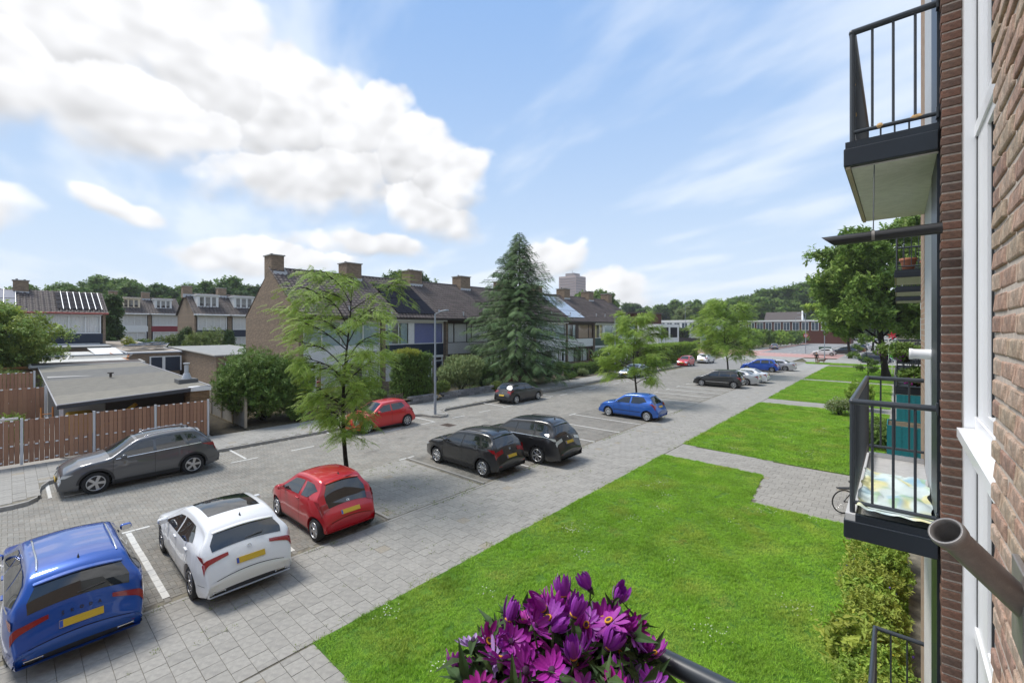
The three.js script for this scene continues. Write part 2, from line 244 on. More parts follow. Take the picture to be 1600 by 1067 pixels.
  wd.forEach(([x, s], i) => { const k = 0.5 + rng() * 1.1; e.set(0, rng() * 6.28, 0); qn.setFromEuler(e); m4.compose(new THREE.Vector3(x, x < XK ? 0.115 : 0.0, -s), qn, new THREE.Vector3(k, k * 0.8, k)); wim.setMatrixAt(i, m4); }); scene.add(wim);
}
// --- left pavement with kerb, its widening by the garage yard and the lamp stand
const wander = (s) => -22.3 - clamp((s - 16) / 30, 0, 1) * 0.9;
{
  const edge = [[-19.9, -14], [-19.9, 0.1], [-20.0, 0.42], [-20.3, 0.62], [-21.6, 0.75], [-22.15, 0.95], [-22.3, 1.3], [-22.3, 16.4], [-22.0, 16.75], [-21.2, 16.9], [-20.75, 17.15], [-20.7, 17.6], [-21.0, 18.0], [-22.0, 18.5], [-22.4, 19.0]]; for (let s = 22; s <= 76; s += 6) edge.push([wander(s), s]);
  const back = edge.map(([x, s]) => [-25.35 + (s > 20 ? -0.3 : 0), s]).reverse();
  const inEdge = edge.map(([x, s]) => [x - 0.1, s]);
  const lp = struct('pavement', slab([...inEdge, ...back], -0.05, 0.104), M_BED);
  const kg = []; for (let i = 0; i < edge.length - 1; i++) { const [xa, sa] = edge[i], [xb, sb] = edge[i + 1]; kg.push(slab([[xa, sa], [xb, sb], [xb - 0.11, sb], [xa - 0.11, sa]], -0.1, 0.118, 0)); } struct('kerb', merged(kg), M_CONC);
  const ex = (s) => { for (let i = 0; i < edge.length - 1; i++) if (s >= edge[i][1] && s <= edge[i + 1][1]) return lerp(edge[i][0], edge[i + 1][0], (s - edge[i][1]) / Math.max(1e-6, edge[i + 1][1] - edge[i][1])); return -23; };
  
  const near = (x, s) => x < ex(s) - 0.28; tileField(lp, near, -25.3, -19.9, -5, 52, 0.3, 90, camScore, 'paving_tile', 0.114);
}
// --- markings: rows of white blocks between the bays, corner ticks, dashes
function marking(blocks, piece) { const o = struct('parking_line', blocks[0], M_WHITE); blocks.slice(1).forEach((b) => part(o, 'marking_block', b, M_WHITE)); return o; }
const blk = (x, s, w, d) => { const g = rbox(w, 0.012, d, 0.003, 1); g.translate(x, 0.0015 + rng() * 0.002, -s); return uvm(g); };
for (const s of [-0.35, 2.1, 4.55, 7.0]) { const l = []; for (let x = XB0 + 0.15; x < XB1 - 0.1; x += 0.305) l.push(blk(x, s + (rng() - 0.5) * 0.006, 0.295, 0.12)); if (s !== 7.0) marking(l); const t = []; for (let k = -1; k < 2; k++) t.push(blk(XB0 - 0.08, s + k * 0.31, 0.1, 0.3)); marking(t); }
for (const s of [10.95, 13.4, 15.9, 18.4, 20.9, 23.4, 33.6, 36.1, 38.6, 41.1, 43.6, 46.1, 48.6, 58.4, 61]) { const l = []; for (let x = XB0 + 0.2; x < XB1 - 0.2; x += 0.405) l.push(blk(x, s, 0.398, 0.085)); marking(l); marking([blk(XB0 - 0.08, s - 0.2, 0.09, 0.36), blk(XB0 - 0.08, s + 0.17, 0.09, 0.36)]); }
for (let s = -3; s < 44; s += 2.35) marking([blk(-20.15 - clamp((s - 16) / 30, 0, 1) * 0.8, s, 0.085, 1.0)]);
for (const s of [0.9, 6.5, 10.9, 16.3, 22.6, 28.6, 36, 42]) { const x = wander(s); marking([blk(x + 1.0, s, 2.0, 0.09)]); }
{ const o = thing('drain_cover', 'rusty square drain cover in the brick street near the lamp bulge', 'drain cover', [-18.9, 0.003, 16.2], 0.02); part(o, 'frame', [box(-0.4, 0.4, 0, 0.006, -0.3, -0.26), box(-0.4, 0.4, 0, 0.006, 0.26, 0.3), box(-0.4, -0.36, 0, 0.006, -0.26, 0.26), box(0.36, 0.4, 0, 0.006, -0.26, 0.26)], mat([0.2, 0.16, 0.14], 0.8)); part(o, 'lid', box(-0.355, 0.355, 0, 0.004, -0.255, 0.255), mat([0.26, 0.18, 0.15], 0.85, { map: rep(T_SAND, 2) })); }
// --- junction and the road beyond
struct('road', sheet([[-24.2, 84], [-13, 84], [-13, 97.5], [-36, 97.5], [-25.5, 95]], -0.003), M_CONC2);
struct('cycle_lane', sheet([[-160, 104], [-36, 97.6], [-8, 97.6], [-8, 112], [-24, 124], [-160, 118]], -0.006), M_REDASPH);
struct('road', sheet([[-23.5, 113], [-13, 110], [-12.5, 420], [-23, 420]], 0.0), M_ASPH);
struct('cycle_lane', sheet([[-23.8, 113.5], [-25.2, 114], [-25, 420], [-23.6, 420]], 0.002), M_REDASPH);
struct('pavement', sheet([[-12.7, 112.5], [-1, 111], [0, 420], [-12.4, 420]], 0.003), M_CONC2);
struct('pavement', sheet([[-8, 84.6], [14, 84.6], [14, 112], [-8, 112]], -0.004), M_CONC2);
struct('pavement', sheet([[-28.6, 122], [-25.3, 118], [-25.1, 420], [-28.4, 420]], 0.004), M_CONC2);
for (let s = 116; s < 330; s += 6) marking([blk(-18.2, s, 0.14, 2.8)]);
for (let k = 0; k < 9; k++) marking([blk(-22.6 + k * 1.05, 109.5 - k * 0.12, 0.55, 0.55)]);
// --- gardens and yards on the left, grass verges
struct('garden_soil', slab([[-25.4, 8.3], [-33.4, 8.3], [-33.4, 75], [-25.7, 75]], -0.05, 0.09), M_SOIL);
struct('yard_paving', sheet([[-25.4, -14], [-60, -14], [-60, 14], [-33.4, 14], [-33.4, 7], [-25.4, 6.7]], 0.02), M_CONC2);
struct('path', slab([[-25.4, 6.75], [-45, 6.75], [-45, 8.25], [-25.4, 8.25]], -0.05, 0.085), mat([0.35, 0.34, 0.31], 0.95, { map: rep(T_SOIL, 0.5) }));
// ---------------------------------------------------------------- the block of flats on the right
const M_NAVY = mat([0.012, 0.019, 0.030], 0.42, { map: G3 }), M_RAIL = phys([0.030, 0.038, 0.048], 0.36, { clearcoat: 0.3, clearcoatRoughness: 0.3 }), M_SOFFIT = mat([0.72, 0.71, 0.66], 0.8, { map: G1 }), M_PVC = phys([0.80, 0.81, 0.83], 0.3, { clearcoat: 0.2 }), M_GLASS = phys([1, 1, 1], 0.02, { transmission: 1, thickness: 0, ior: 1.5 }), M_ROOMWALL = mat([0.34, 0.33, 0.31], 0.9),
  M_PANELG = mat([0.52, 0.54, 0.56], 0.6, { map: G1 }), M_SIDING = mat([0.70, 0.66, 0.65], 0.6, { map: G1 }), M_MORTAR = mat([0.58, 0.51, 0.46], 0.95, { map: rep(T_CONC, 4) }), M_GASKET = mat([0.02, 0.022, 0.025], 0.7), M_ZINC = mat([0.30, 0.28, 0.27], 0.5, { metalness: 0.35, map: rep(T_CONC, 3) });
const brickTex = tex(256, (u, v) => { const a = 0.80 + 0.2 * tn(u, v, 7, 4, 61) + 0.14 * tn(u, v, 60, 2, 62), b = tn(u, v, 4, 3, 63); return [a, a * (0.97 + 0.05 * b), a * (0.95 + 0.08 * b)]; });
const brickBump = tex(256, (u, v) => { const a = 0.5 + 0.3 * tn(u, v, 9, 4, 64) + 0.2 * tn(u, v, 50, 2, 65); return [a, a, a]; }, false);
const brickMat = (c) => mat(c, 0.92, { map: rep(brickTex, 4), bumpMap: rep(brickBump, 4), bumpScale: 0.004 });
const M_BRICKLIT = [[0.60, 0.43, 0.34], [0.54, 0.375, 0.295], [0.63, 0.49, 0.39], [0.58, 0.47, 0.36], [0.46, 0.31, 0.25], [0.65, 0.52, 0.42]].map(brickMat), M_BRICKSHADE = [[0.20, 0.118, 0.088], [0.18, 0.112, 0.088], [0.225, 0.135, 0.098], [0.155, 0.104, 0.084], [0.24, 0.13, 0.095]].map(brickMat);  // same brick twice: sunlit street face and shaded reveal put into the colours
// brick face texture for walls seen from afar (bricks too small to tell apart)
function wallTex(c1, c2, mort, sd) {
  const r = rngOf(sd), rows = 32, cols = 8, tone = [...Array(rows * cols * 2)].map(() => r());
  return tex(512, (u, v) => { const y = v * rows, j = Math.floor(y), x = u * cols + (j % 2 ? 0.5 : 0), i = Math.floor(x) % cols, fy = y - j, fx = x - Math.floor(x); if (fy < 0.2 || fx < 0.05) return mort; const t = tone[j * cols + i], n = tn(u, v, 40, 2, sd) * 0.12; return c1.map((c, k) => lerp(c, c2[k], t) * (1 + n)); });
}
const T_WALL = wallTex([0.50, 0.40, 0.33], [0.62, 0.50, 0.41], [0.60, 0.56, 0.50], 71), M_WALL = mat(0xffffff, 0.92, { map: rep(T_WALL, 0.5) });
const FX = 0.22; // face of the wall
const flats = thing('apartment_block', 'brick block of flats with white window frames and dark navy trim', 'building', [0, 0, 0]);
for (const b of [[FX + 0.10, 9, -0.1, 14, -9, 2.0], [FX + 0.012, FX + 0.099, -0.1, 4.15, -9, 1.99], [FX + 0.012, FX + 0.099, 6.85, 14, -9, 1.99], [FX + 0.012, FX + 0.099, 4.15, 6.85, -9, 0.6]]) part(flats, 'wall', box(...b), M_WALL);
part(flats, 'mortar_bed', box(FX + 0.006, FX + 0.099, 4.15, 6.85, 0.6, 1.990), M_MORTAR);
part(flats, 'wall', [box(0.6, 9, -0.1, 14, 2.0, 4.3)], M_ROOMWALL);
{ // near pier: single bricks
  const r = rngOf(91), vars = [0.205, 0.205, 0.10].map((w, i) => { const g = new RoundedBoxGeometry(0.03, 0.051, w, 3, 0.0075); const p = g.attributes.position, n = rngOf(i + 3); for (let k = 0; k < p.count; k++) { const q = 0.0028; p.setX(k, p.getX(k) + q * n3(p.getX(k) * 40, p.getY(k) * 60 + i * 7, p.getZ(k) * 30)); p.setY(k, p.getY(k) + q * n3(p.getX(k) * 40 + 9, p.getY(k) * 40, p.getZ(k) * 22 + i)); } g.computeVertexNormals(); return uvm(g); });
  for (let j = 0, y = 4.18; y < 6.83; y += 0.0635, j++) {
    let s = 1.996; const half = j % 2; let first = true;
    while (s > 0.66) { const h = first && half, w = h ? 0.10 : 0.205, m = part(flats, 'brick', vars[h ? 2 : Math.floor(r() * 2)], M_BRICKLIT[Math.floor(r() * M_BRICKLIT.length)]); m.position.set(FX + 0.015 + (r() - 0.5) * 0.006, y + 0.0255, -(s - w / 2)); m.rotation.set((r() - 0.5) * 0.02, (r() - 0.5) * 0.03, 0); m.scale.y = 0.97 + r() * 0.07; s -= w + 0.011; first = false; }
  }
}
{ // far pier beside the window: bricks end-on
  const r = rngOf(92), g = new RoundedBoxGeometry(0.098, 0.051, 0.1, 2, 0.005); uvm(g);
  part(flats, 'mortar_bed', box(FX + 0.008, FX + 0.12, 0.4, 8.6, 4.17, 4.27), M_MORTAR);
  for (let y = 2.0, j = 0; y < 8.3; y += 0.0635, j++) { const m = part(flats, 'brick', g, M_BRICKSHADE[Math.floor(r() * M_BRICKSHADE.length)]); m.position.set(FX + 0.052 + (r() - 0.5) * 0.006, y + 0.0255, -(4.21 + (r() - 0.5) * 0.004)); m.rotation.z = (r() - 0.5) * 0.03; m.scale.y = 0.96 + r() * 0.07; }
}
{ // white window between the piers
  const w = new THREE.Group(); w.name = 'window'; flats.add(w);
  part(w, 'frame', [box(0.325, 0.46, 0.5, 9, 4.07, 4.165), box(0.325, 0.46, 0.5, 9, 2.0, 2.08), ...[3.42, 4.76, 6.62].map((y) => box(0.372, 0.46, y, y + 0.075, 2.08, 4.07))], M_PVC);
  for (const [a, b] of [[3.5, 4.76], [4.84, 6.62], [6.7, 8.2], [1.2, 3.42]]) {
    part(w, 'sash', [box(0.385, 0.45, a, b, 3.66, 4.062), box(0.385, 0.45, a, b, 2.09, 2.17), box(0.385, 0.45, a + 0.003, a + 0.06, 2.17, 3.66), box(0.385, 0.45, b - 0.06, b - 0.003, 2.17, 3.66)], M_PVC);
    part(w, 'gasket', [box(0.380, 0.386, a, b, 4.062, 4.07), box(0.40, 0.41, a + 0.06, b - 0.06, 3.64, 3.66)], M_GASKET);
    part(w, 'pane', box(0.415, 0.419, a + 0.06, b - 0.06, 2.17, 3.64), M_GLASS);
  }
  const sl = part(w, 'sill', [box(0.29, 0.40, 4.70, 4.758, 2.0, 4.06)], M_PVC); void sl;
}
// facade beyond: navy, grey and brick strips, then the part that stands back
part(flats, 'door_frame', box(FX - 0.012, FX + 0.2, 0.3, 12, 4.275, 4.95), M_NAVY);
part(flats, 'facade_panel', box(FX - 0.005, FX + 0.3, 3.95, 6.62, 4.953, 6.3), M_PANELG); part(flats, 'facade_panel', box(FX - 0.005, FX + 0.3, 6.78, 12, 4.953, 6.3), M_PANELG);
{ for (let y = 0.95; y < 3.75; y += 0.132) part(flats, 'siding_board', box(FX - 0.01, FX + 0.3, y, y + 0.126, 4.953, 6.3), M_SIDING); }
part(flats, 'wall', box(FX, 9, -0.1, 12.5, 6.303, 7.5), M_WALL); part(flats, 'wall', box(0.9, 9, -0.1, 12.5, 4.31, 6.3), M_WALL);
part(flats, 'wall', [box(1.05, 9, -0.1, 12.5, 7.503, 36)], M_WALL);
for (let k = 0; k < 4; k++) { const s0 = 13.4 + k * 6.2; for (const y of [0.9, 3.7, 6.5]) { const w = new THREE.Group(); w.name = 'window'; flats.add(w); part(w, 'frame', [box(1.0, 1.06, y, y + 2.3, s0, s0 + 0.09), box(1.0, 1.06, y, y + 2.3, s0 + 2.8, s0 + 2.89), box(1.0, 1.06, y + 2.2, y + 2.3, s0 + 0.09, s0 + 2.8), box(1.0, 1.06, y, y + 0.1, s0 + 0.09, s0 + 2.8), box(1.0, 1.06, y + 0.1, y + 2.2, s0 + 1.4, s0 + 1.49)], M_PVC); part(w, 'pane', [box(1.03, 1.035, y + 0.1, y + 2.2, s0 + 0.09, s0 + 1.4), box(1.03, 1.035, y + 0.1, y + 2.2, s0 + 1.49, s0 + 2.8)], phys([0.03, 0.035, 0.04], 0.05)); } }
// balconies: each a thing with slab, upstand, rails and every bar
function balcony(x0, x1, s0, s1, yb, label, opts = {}) {
  const o = thing('balcony', label, 'balcony', [0, 0, 0], 0, 'balconies on the flats'), yt = yb + 0.135, ry = yt + 0.895, xr = x0 + 0.05, sa = s0 + 0.06, sb = s1 - 0.06, R = 0.0225;
  part(o, 'slab', (() => { const g = rbox(x1 - x0, 0.135, s1 - s0, 0.008, 1); g.translate((x0 + x1) / 2, yb + 0.0675, -(s0 + s1) / 2); return uvm(g); })(), M_NAVY);
  part(o, 'soffit', box(x0 + 0.045, x1, yb - 0.012, yb - 0.001, s0 + 0.05, s1 - 0.05), M_SOFFIT);
  part(o, 'drip_edge', [box(x0 + 0.012, x0 + 0.04, yb - 0.018, yb - 0.001, s0 + 0.02, s1 - 0.02)], mat([0.42, 0.36, 0.26], 0.9));
  part(o, 'upstand', [box(x0 + 0.01, x0 + 0.07, yt, yt + 0.05, s0 + 0.01, s1 - 0.01), box(x0 + 0.071, x1, yt, yt + 0.05, s1 - 0.06, s1 - 0.01)], opts.light ? mat([0.5, 0.5, 0.5], 0.7) : M_NAVY); part(o, 'upstand', box(x0 + 0.071, x1, yt, yt + 0.05, s0 + 0.01, s0 + 0.06), M_NAVY);
  if (opts.light) part(o, 'floor', box(x0 + 0.075, x1, yt + 0.001, yt + 0.006, s0 + 0.065, s1 - 0.065), mat([0.55, 0.54, 0.52], 0.8, { map: G1 }));
  const P = V, tube = (nm, a, b, r = R) => part(o, nm, bar(a, b, r, 12), M_RAIL);
  const c1 = P(xr, ry, sa), c2 = P(xr, ry, sb); tube('top_rail', P(x1, ry, sa), c1); tube('top_rail', c1, c2); tube('top_rail', c2, P(x1, ry, sb)); for (const c of [c1, c2]) part(o, 'rail_corner', (() => { const g = new THREE.SphereGeometry(R * 1.02, 10, 8); g.translate(c.x, c.y, c.z); return g; })(), M_RAIL);
  const ly = yt + 0.13; tube('bottom_rail', P(x1, ly, sa), P(xr, ly, sa), 0.015); tube('bottom_rail', P(xr, ly, sa), P(xr, ly, sb), 0.015); tube('bottom_rail', P(xr, ly, sb), P(x1, ly, sb), 0.015);
  tube('post', P(xr, yt, sa), c1, 0.017); tube('post', P(xr, yt, sb), c2, 0.017);
  const nx = Math.max(3, Math.round((x1 - xr) / 0.125)); for (let k = 1; k < nx; k++) for (const s of [sa, sb]) { const x = lerp(xr, x1, k / nx); tube('baluster', P(x, ly, s), P(x, ry, s), 0.0085); }
  const ns = Math.round((sb - sa) / 0.11); for (let k = 1; k < ns; k++) tube('baluster', P(xr, ly, lerp(sa, sb, k / ns)), P(xr, ry, lerp(sa, sb, k / ns)), 0.0085);
  part(o, 'wall_bracket', [box(x1 - 0.012, x1, ry - 0.04, ry + 0.04, sa - 0.03, sa + 0.03), box(x1 - 0.012, x1, ly - 0.035, ly + 0.035, sa - 0.03, sa + 0.03)], M_RAIL);
  return o;
}
{ const o = balcony(-0.31, FX - 0.006, 4.2, 6.5, 6.63, 'upper balcony with dark rails and pale soffit beside the window'), tm = mat([0.55, 0.36, 0.17], 0.9); for (const [x, y, s, w] of [[-0.1, 6.9, 4.26, 0.05], [0.1, 6.905, 4.26, 0.075], [-0.262, 7.32, 4.4, 0.03], [-0.262, 7.12, 4.5, 0.04], [0.13, 7.42, 6.44, 0.03]]) { const g = new THREE.IcosahedronGeometry(0.5, 1), p = g.attributes.position; for (let i = 0; i < p.count; i++) p.setXYZ(i, p.getX(i) * (1 + 0.4 * n3(p.getX(i) * 4, p.getY(i) * 4, s * 9 + w)), p.getY(i) * (1 + 0.5 * n3(p.getY(i) * 4, p.getZ(i) * 4, x * 9)), p.getZ(i)); g.scale(w, 0.034, 0.045); g.translate(x, y, -s); g.computeVertexNormals(); part(o, 'tape_scrap', uvm(g), tm, 'crumpled tan tape stuck on the dark rail'); } }
balcony(-0.31, FX - 0.006, 4.2, 6.5, 3.81, 'dark railed balcony with a pastel blanket lying on its floor', { light: true });
balcony(-0.24, FX - 0.006, 4.2, 6.5, 1.0, 'lowest dark railed balcony above the yellow green garden border');
for (const [k, s] of [[0, 14.2], [1, 20.0], [2, 26.4]]) { for (const [j, y] of [[0, 3.81], [1, 6.63]]) balcony(-0.06, 1.04, s, s + 2.4, y, [['balcony hung with purple flowers and toy windmills on the flats', 'upper balcony with terracotta pots behind its dark rails'], ['second lower balcony past the one hung with purple flowers', 'second upper balcony past the terracotta pots'], ['last lower balcony at the far end of the flats', 'last upper balcony at the far end of the flats']][k][j]); }
{ // own balcony: end rail that carries the flower pot
  const o = thing('balcony', 'dark tube end rail carrying the pot of purple daisies', 'balcony', [0, 0, 0], 0, 'balconies on the flats'), y = EYE - 0.765, s = 1.0;
  part(o, 'top_rail', bar(V(-0.62, y, s), V(FX, y, s), 0.0225, 16), M_RAIL); part(o, 'top_rail', bar(V(-0.62, y, s), V(-0.62, y, -1.2), 0.0225, 16), M_RAIL); part(o, 'post', bar(V(-0.62, y - 0.9, s), V(-0.62, y, s), 0.017, 12), M_RAIL);
  for (let k = 1; k < 6; k++) part(o, 'baluster', bar(V(-0.62 + k * 0.14, y - 0.8, s), V(-0.62 + k * 0.14, y, s), 0.0085, 8), M_RAIL); part(o, 'slab', box(-0.66, FX, y - 1.03, y - 0.9, -1.25, 1.06), M_NAVY);
}
{ // drain spout under the upper balcony
  const o = thing('drain_spout', 'black round drain pipe jutting from the wall under the upper balcony', 'pipe', [0, 0, 0]);
  const g = new THREE.CylinderGeometry(0.037, 0.037, 0.62, 18, 1, true); const p = g.attributes.position; for (let i = 0; i < p.count; i++) if (p.getY(i) > 0) p.setY(i, p.getY(i) + p.getX(i) * 1.1); g.rotateZ(Math.PI / 2 + 0.02); g.translate(-0.085, 6.06, -4.08); g.computeVertexNormals(); part(o, 'pipe', g, new THREE.MeshStandardMaterial({ color: new THREE.Color(0.014, 0.014, 0.015), roughness: 0.45, side: THREE.DoubleSide }));
  part(o, 'collar', (() => { const c = new THREE.CylinderGeometry(0.0395, 0.0395, 0.018, 18, 1, true); c.rotateZ(Math.PI / 2); c.translate(-0.13, 6.062, -4.08); return c; })(), M_ZINC); part(o, 'hanger', bar(V(-0.13, 6.09, 4.08), V(-0.13, 6.63, 4.26), 0.004, 6), M_RAIL);
}
{ // flag pole holder on the near pier
  const o = thing('flagpole_holder', 'weathered grey metal tube slanting out of the pale brick pier', 'flagpole holder', [0, 0, 0]), a = V(FX + 0.02, 4.745, 1.535), b = V(0.08, 4.95, 1.375);
  const d = b.clone().sub(a), L = d.length(), pts = [[0.029, 0], [0.029, L - 0.03], [0.033, L - 0.022], [0.035, L - 0.010], [0.033, L], [0.028, L], [0.0255, L - 0.012], [0.0255, L * 0.4]].map(([x, y]) => new THREE.Vector2(x, y)), g = new THREE.LatheGeometry(pts, 26); g.applyQuaternion(new THREE.Quaternion().setFromUnitVectors(new THREE.Vector3(0, 1, 0), d.normalize())); g.translate(a.x, a.y, a.z); part(o, 'tube', uvm(g), new THREE.MeshStandardMaterial({ color: new THREE.Color(0.34, 0.33, 0.335), roughness: 0.5, metalness: 0.45, map: rep(T_CONC, 5), side: THREE.DoubleSide }));
  part(o, 'wall_plate', (() => { const q = rbox(0.014, 0.2, 0.13, 0.004); q.translate(FX - 0.006, 4.76, -1.53); return uvm(q); })(), M_ZINC);
}
{ const o = thing('wall_vent', 'white round vent pipe poking out of the grey wall panel', 'vent', [0, 0, 0]); const g = new THREE.LatheGeometry([[0.042, 0], [0.042, 0.11], [0.047, 0.12], [0.047, 0.14], [0.041, 0.14], [0.038, 0.05]].map(([a, b]) => new THREE.Vector2(a, b)), 20); g.rotateZ(Math.PI / 2); g.translate(FX - 0.004, 5.18, -5.15); part(o, 'pipe', g, M_PVC); }
{ // blanket on the balcony floor
  const n = 46, m = 34, pos = [], col = [], idx = [], c = new THREE.Color();
  for (let i = 0; i <= n; i++) for (let j = 0; j <= m; j++) {
    const u = i / n, v = j / m, s = lerp(4.205, 5.55, u), x = lerp(-0.235, FX - 0.02, v) + 0.02 * n2(u * 4, v * 3), fold = 0.020 * Math.sin(u * 17 + v * 2 + 2.2 * n2(v * 1.2, u * 1.5)) * (0.3 + 0.7 * Math.abs(n2(u * 2, v * 1.6))) + 0.012 * n2(u * 3, v * 2.5);
    const up = 0.055 * smooth(0.16, 0.02, v) + 0.05 * smooth(0.12, 0.04, u); pos.push(x, 3.99 + Math.max(-0.012, fold) + 0.02 + up * 0.6, -s);
    const a = n2(u * 2.2 + 2, v * 1.7), b = n2(u * 2.6 + 20, v * 1.8), st = 0.5 + 0.5 * Math.sin(u * 60); c.setRGB(0.62, 0.72, 0.70).lerp(new THREE.Color(0.24, 0.46, 0.60), smooth(0.1, 0.8, a) * 0.8).lerp(new THREE.Color(0.74, 0.68, 0.28), smooth(0.1, 0.7, b) * 0.85).lerp(new THREE.Color(0.32, 0.52, 0.28), 0.8 * smooth(0.35, 0.8, n2(u * 3 + 9, v * 3 + 4))).lerp(new THREE.Color(0.74, 0.76, 0.72), st * 0.18); col.push(c.r, c.g, c.b);
  }
  for (let i = 0; i < n; i++) for (let j = 0; j < m; j++) { const a = i * (m + 1) + j, b = a + m + 1; idx.push(a, b, a + 1, a + 1, b, b + 1); }
  const g = new THREE.BufferGeometry(); g.setAttribute('position', new THREE.Float32BufferAttribute(pos, 3)); g.setAttribute('color', new THREE.Float32BufferAttribute(col, 3)); g.setIndex(idx); g.computeVertexNormals(); uvm(g);
  const o = part(scene, 'blanket', g, new THREE.MeshStandardMaterial({ vertexColors: true, roughness: 0.95, side: THREE.DoubleSide })); o.userData = { label: 'rumpled pastel blue and yellow blanket spread on the balcony floor', category: 'blanket' };
}
// ---------------------------------------------------------------- the terrace across the street
const M_ROOF = phys([0.12, 0.102, 0.10], 0.68, { specularIntensity: 0.5, map: rep(T_CONC, 0.8) }), M_ROOFU = mat([0.20, 0.17, 0.14], 0.9), M_LEAD = mat([0.55, 0.56, 0.58], 0.55, { map: G1 }), M_GUT = mat([0.045, 0.035, 0.03], 0.6), M_WHITEW = mat([0.82, 0.82, 0.80], 0.5, { map: G1 }), M_BROWNW = mat([0.055, 0.028, 0.02], 0.5, { map: G1 }), M_NAVYP = mat([0.012, 0.022, 0.045], 0.5), M_GREENP = mat([0.02, 0.06, 0.045], 0.5),
  M_CURT = mat([0.80, 0.80, 0.78], 0.95, { map: G1 }), M_CURTB = mat([0.20, 0.22, 0.42], 0.95), M_CURTY = mat([0.62, 0.52, 0.24], 0.95), M_CURTG = mat([0.32, 0.42, 0.42], 0.95), M_CURTT = mat([0.35, 0.24, 0.17], 0.95), M_CORR = mat([0.60, 0.58, 0.56], 0.7, { map: G1 }), M_SOLAR = phys([0.014, 0.014, 0.020], 0.5, { specularIntensity: 0.08 }), M_ALU = mat([0.55, 0.56, 0.57], 0.4, { metalness: 0.6 }), M_GLASSW = phys([1, 1, 1], 0.03, { transmission: 1, thickness: 0 });
const T_WALLD = wallTex([0.46, 0.385, 0.32], [0.62, 0.53, 0.44], [0.60, 0.55, 0.49], 72), M_WALLH = mat([0.80, 0.79, 0.77], 0.92, { map: rep(T_WALLD, 0.5) });
const tileShape = (() => { // one pantile: a roll and a trough, lapped
  const pos = [], idx = [], n = 5, w = 0.37, l = 0.45; for (let j = 0; j < 2; j++) for (let i = 0; i <= n; i++) { const u = i / n; pos.push((u - 0.5) * w, 0.03 + 0.042 * Math.sin(u * Math.PI * 2) + (j ? 0 : 0.045), (j - 0.5) * -l); } for (let i = 0; i <= n; i++) { const u = i / n; pos.push((u - 0.5) * w, -0.01 + 0.042 * Math.sin(u * Math.PI * 2) + 0.03, l / 2 + 0.004); }
  for (let i = 0; i < n; i++) idx.push(i, i + 1, i + n + 1, i + 1, i + n + 2, i + n + 1, i, 2 * n + 2 + i, i + 1, i + 1, 2 * n + 2 + i, 2 * n + 3 + i);
  const g = new THREE.BufferGeometry(); g.setAttribute('position', new THREE.Float32BufferAttribute(pos, 3)); g.setIndex(idx); g.computeVertexNormals(); return uvm(g);
})();
// slope facing +x: from eave (xe, ye) up to ridge (xr, yr), s0..s1
function tiledSlope(parent, xe, ye, xr, yr, s0, s1, w = 0.30, l = 0.34, skip) {
  const len = Math.hypot(xr - xe, yr - ye), nc = Math.round((s1 - s0) / w), nr = Math.round(len / l), dir = new THREE.Vector3(xr - xe, yr - ye, 0).normalize(), side = new THREE.Vector3(0, 0, -1), nrm = new THREE.Vector3().crossVectors(side, dir).normalize(); if (nrm.y < 0) nrm.negate();
  const m = new THREE.Matrix4(), list = [], r = rngOf(Math.round(s0 * 10)); for (let j = 0; j < nr; j++) for (let i = 0; i < nc; i++) { const a = (j + 0.5) / nr, s = lerp(s0, s1, (i + 0.5) / nc); if (skip && skip(a, s)) continue; const p = new THREE.Vector3(xe, ye, 0).addScaledVector(dir, a * len); p.z = -s; m.makeBasis(side, nrm, dir.clone().negate()).setPosition(p); list.push(m.clone()); }
  const im = new THREE.InstancedMesh(tileShape, M_ROOF, list.length); const c = new THREE.Color(); list.forEach((q, i) => { im.setMatrixAt(i, q); const v = 0.8 + r() * 0.45; c.setRGB(v, v * (0.96 + r() * 0.05), v * 0.97); im.setColorAt(i, c); }); im.name = 'roof_tiles'; im.userData.kind = 'stuff'; im.castShadow = im.receiveShadow = true; parent.add(im); return im;
}
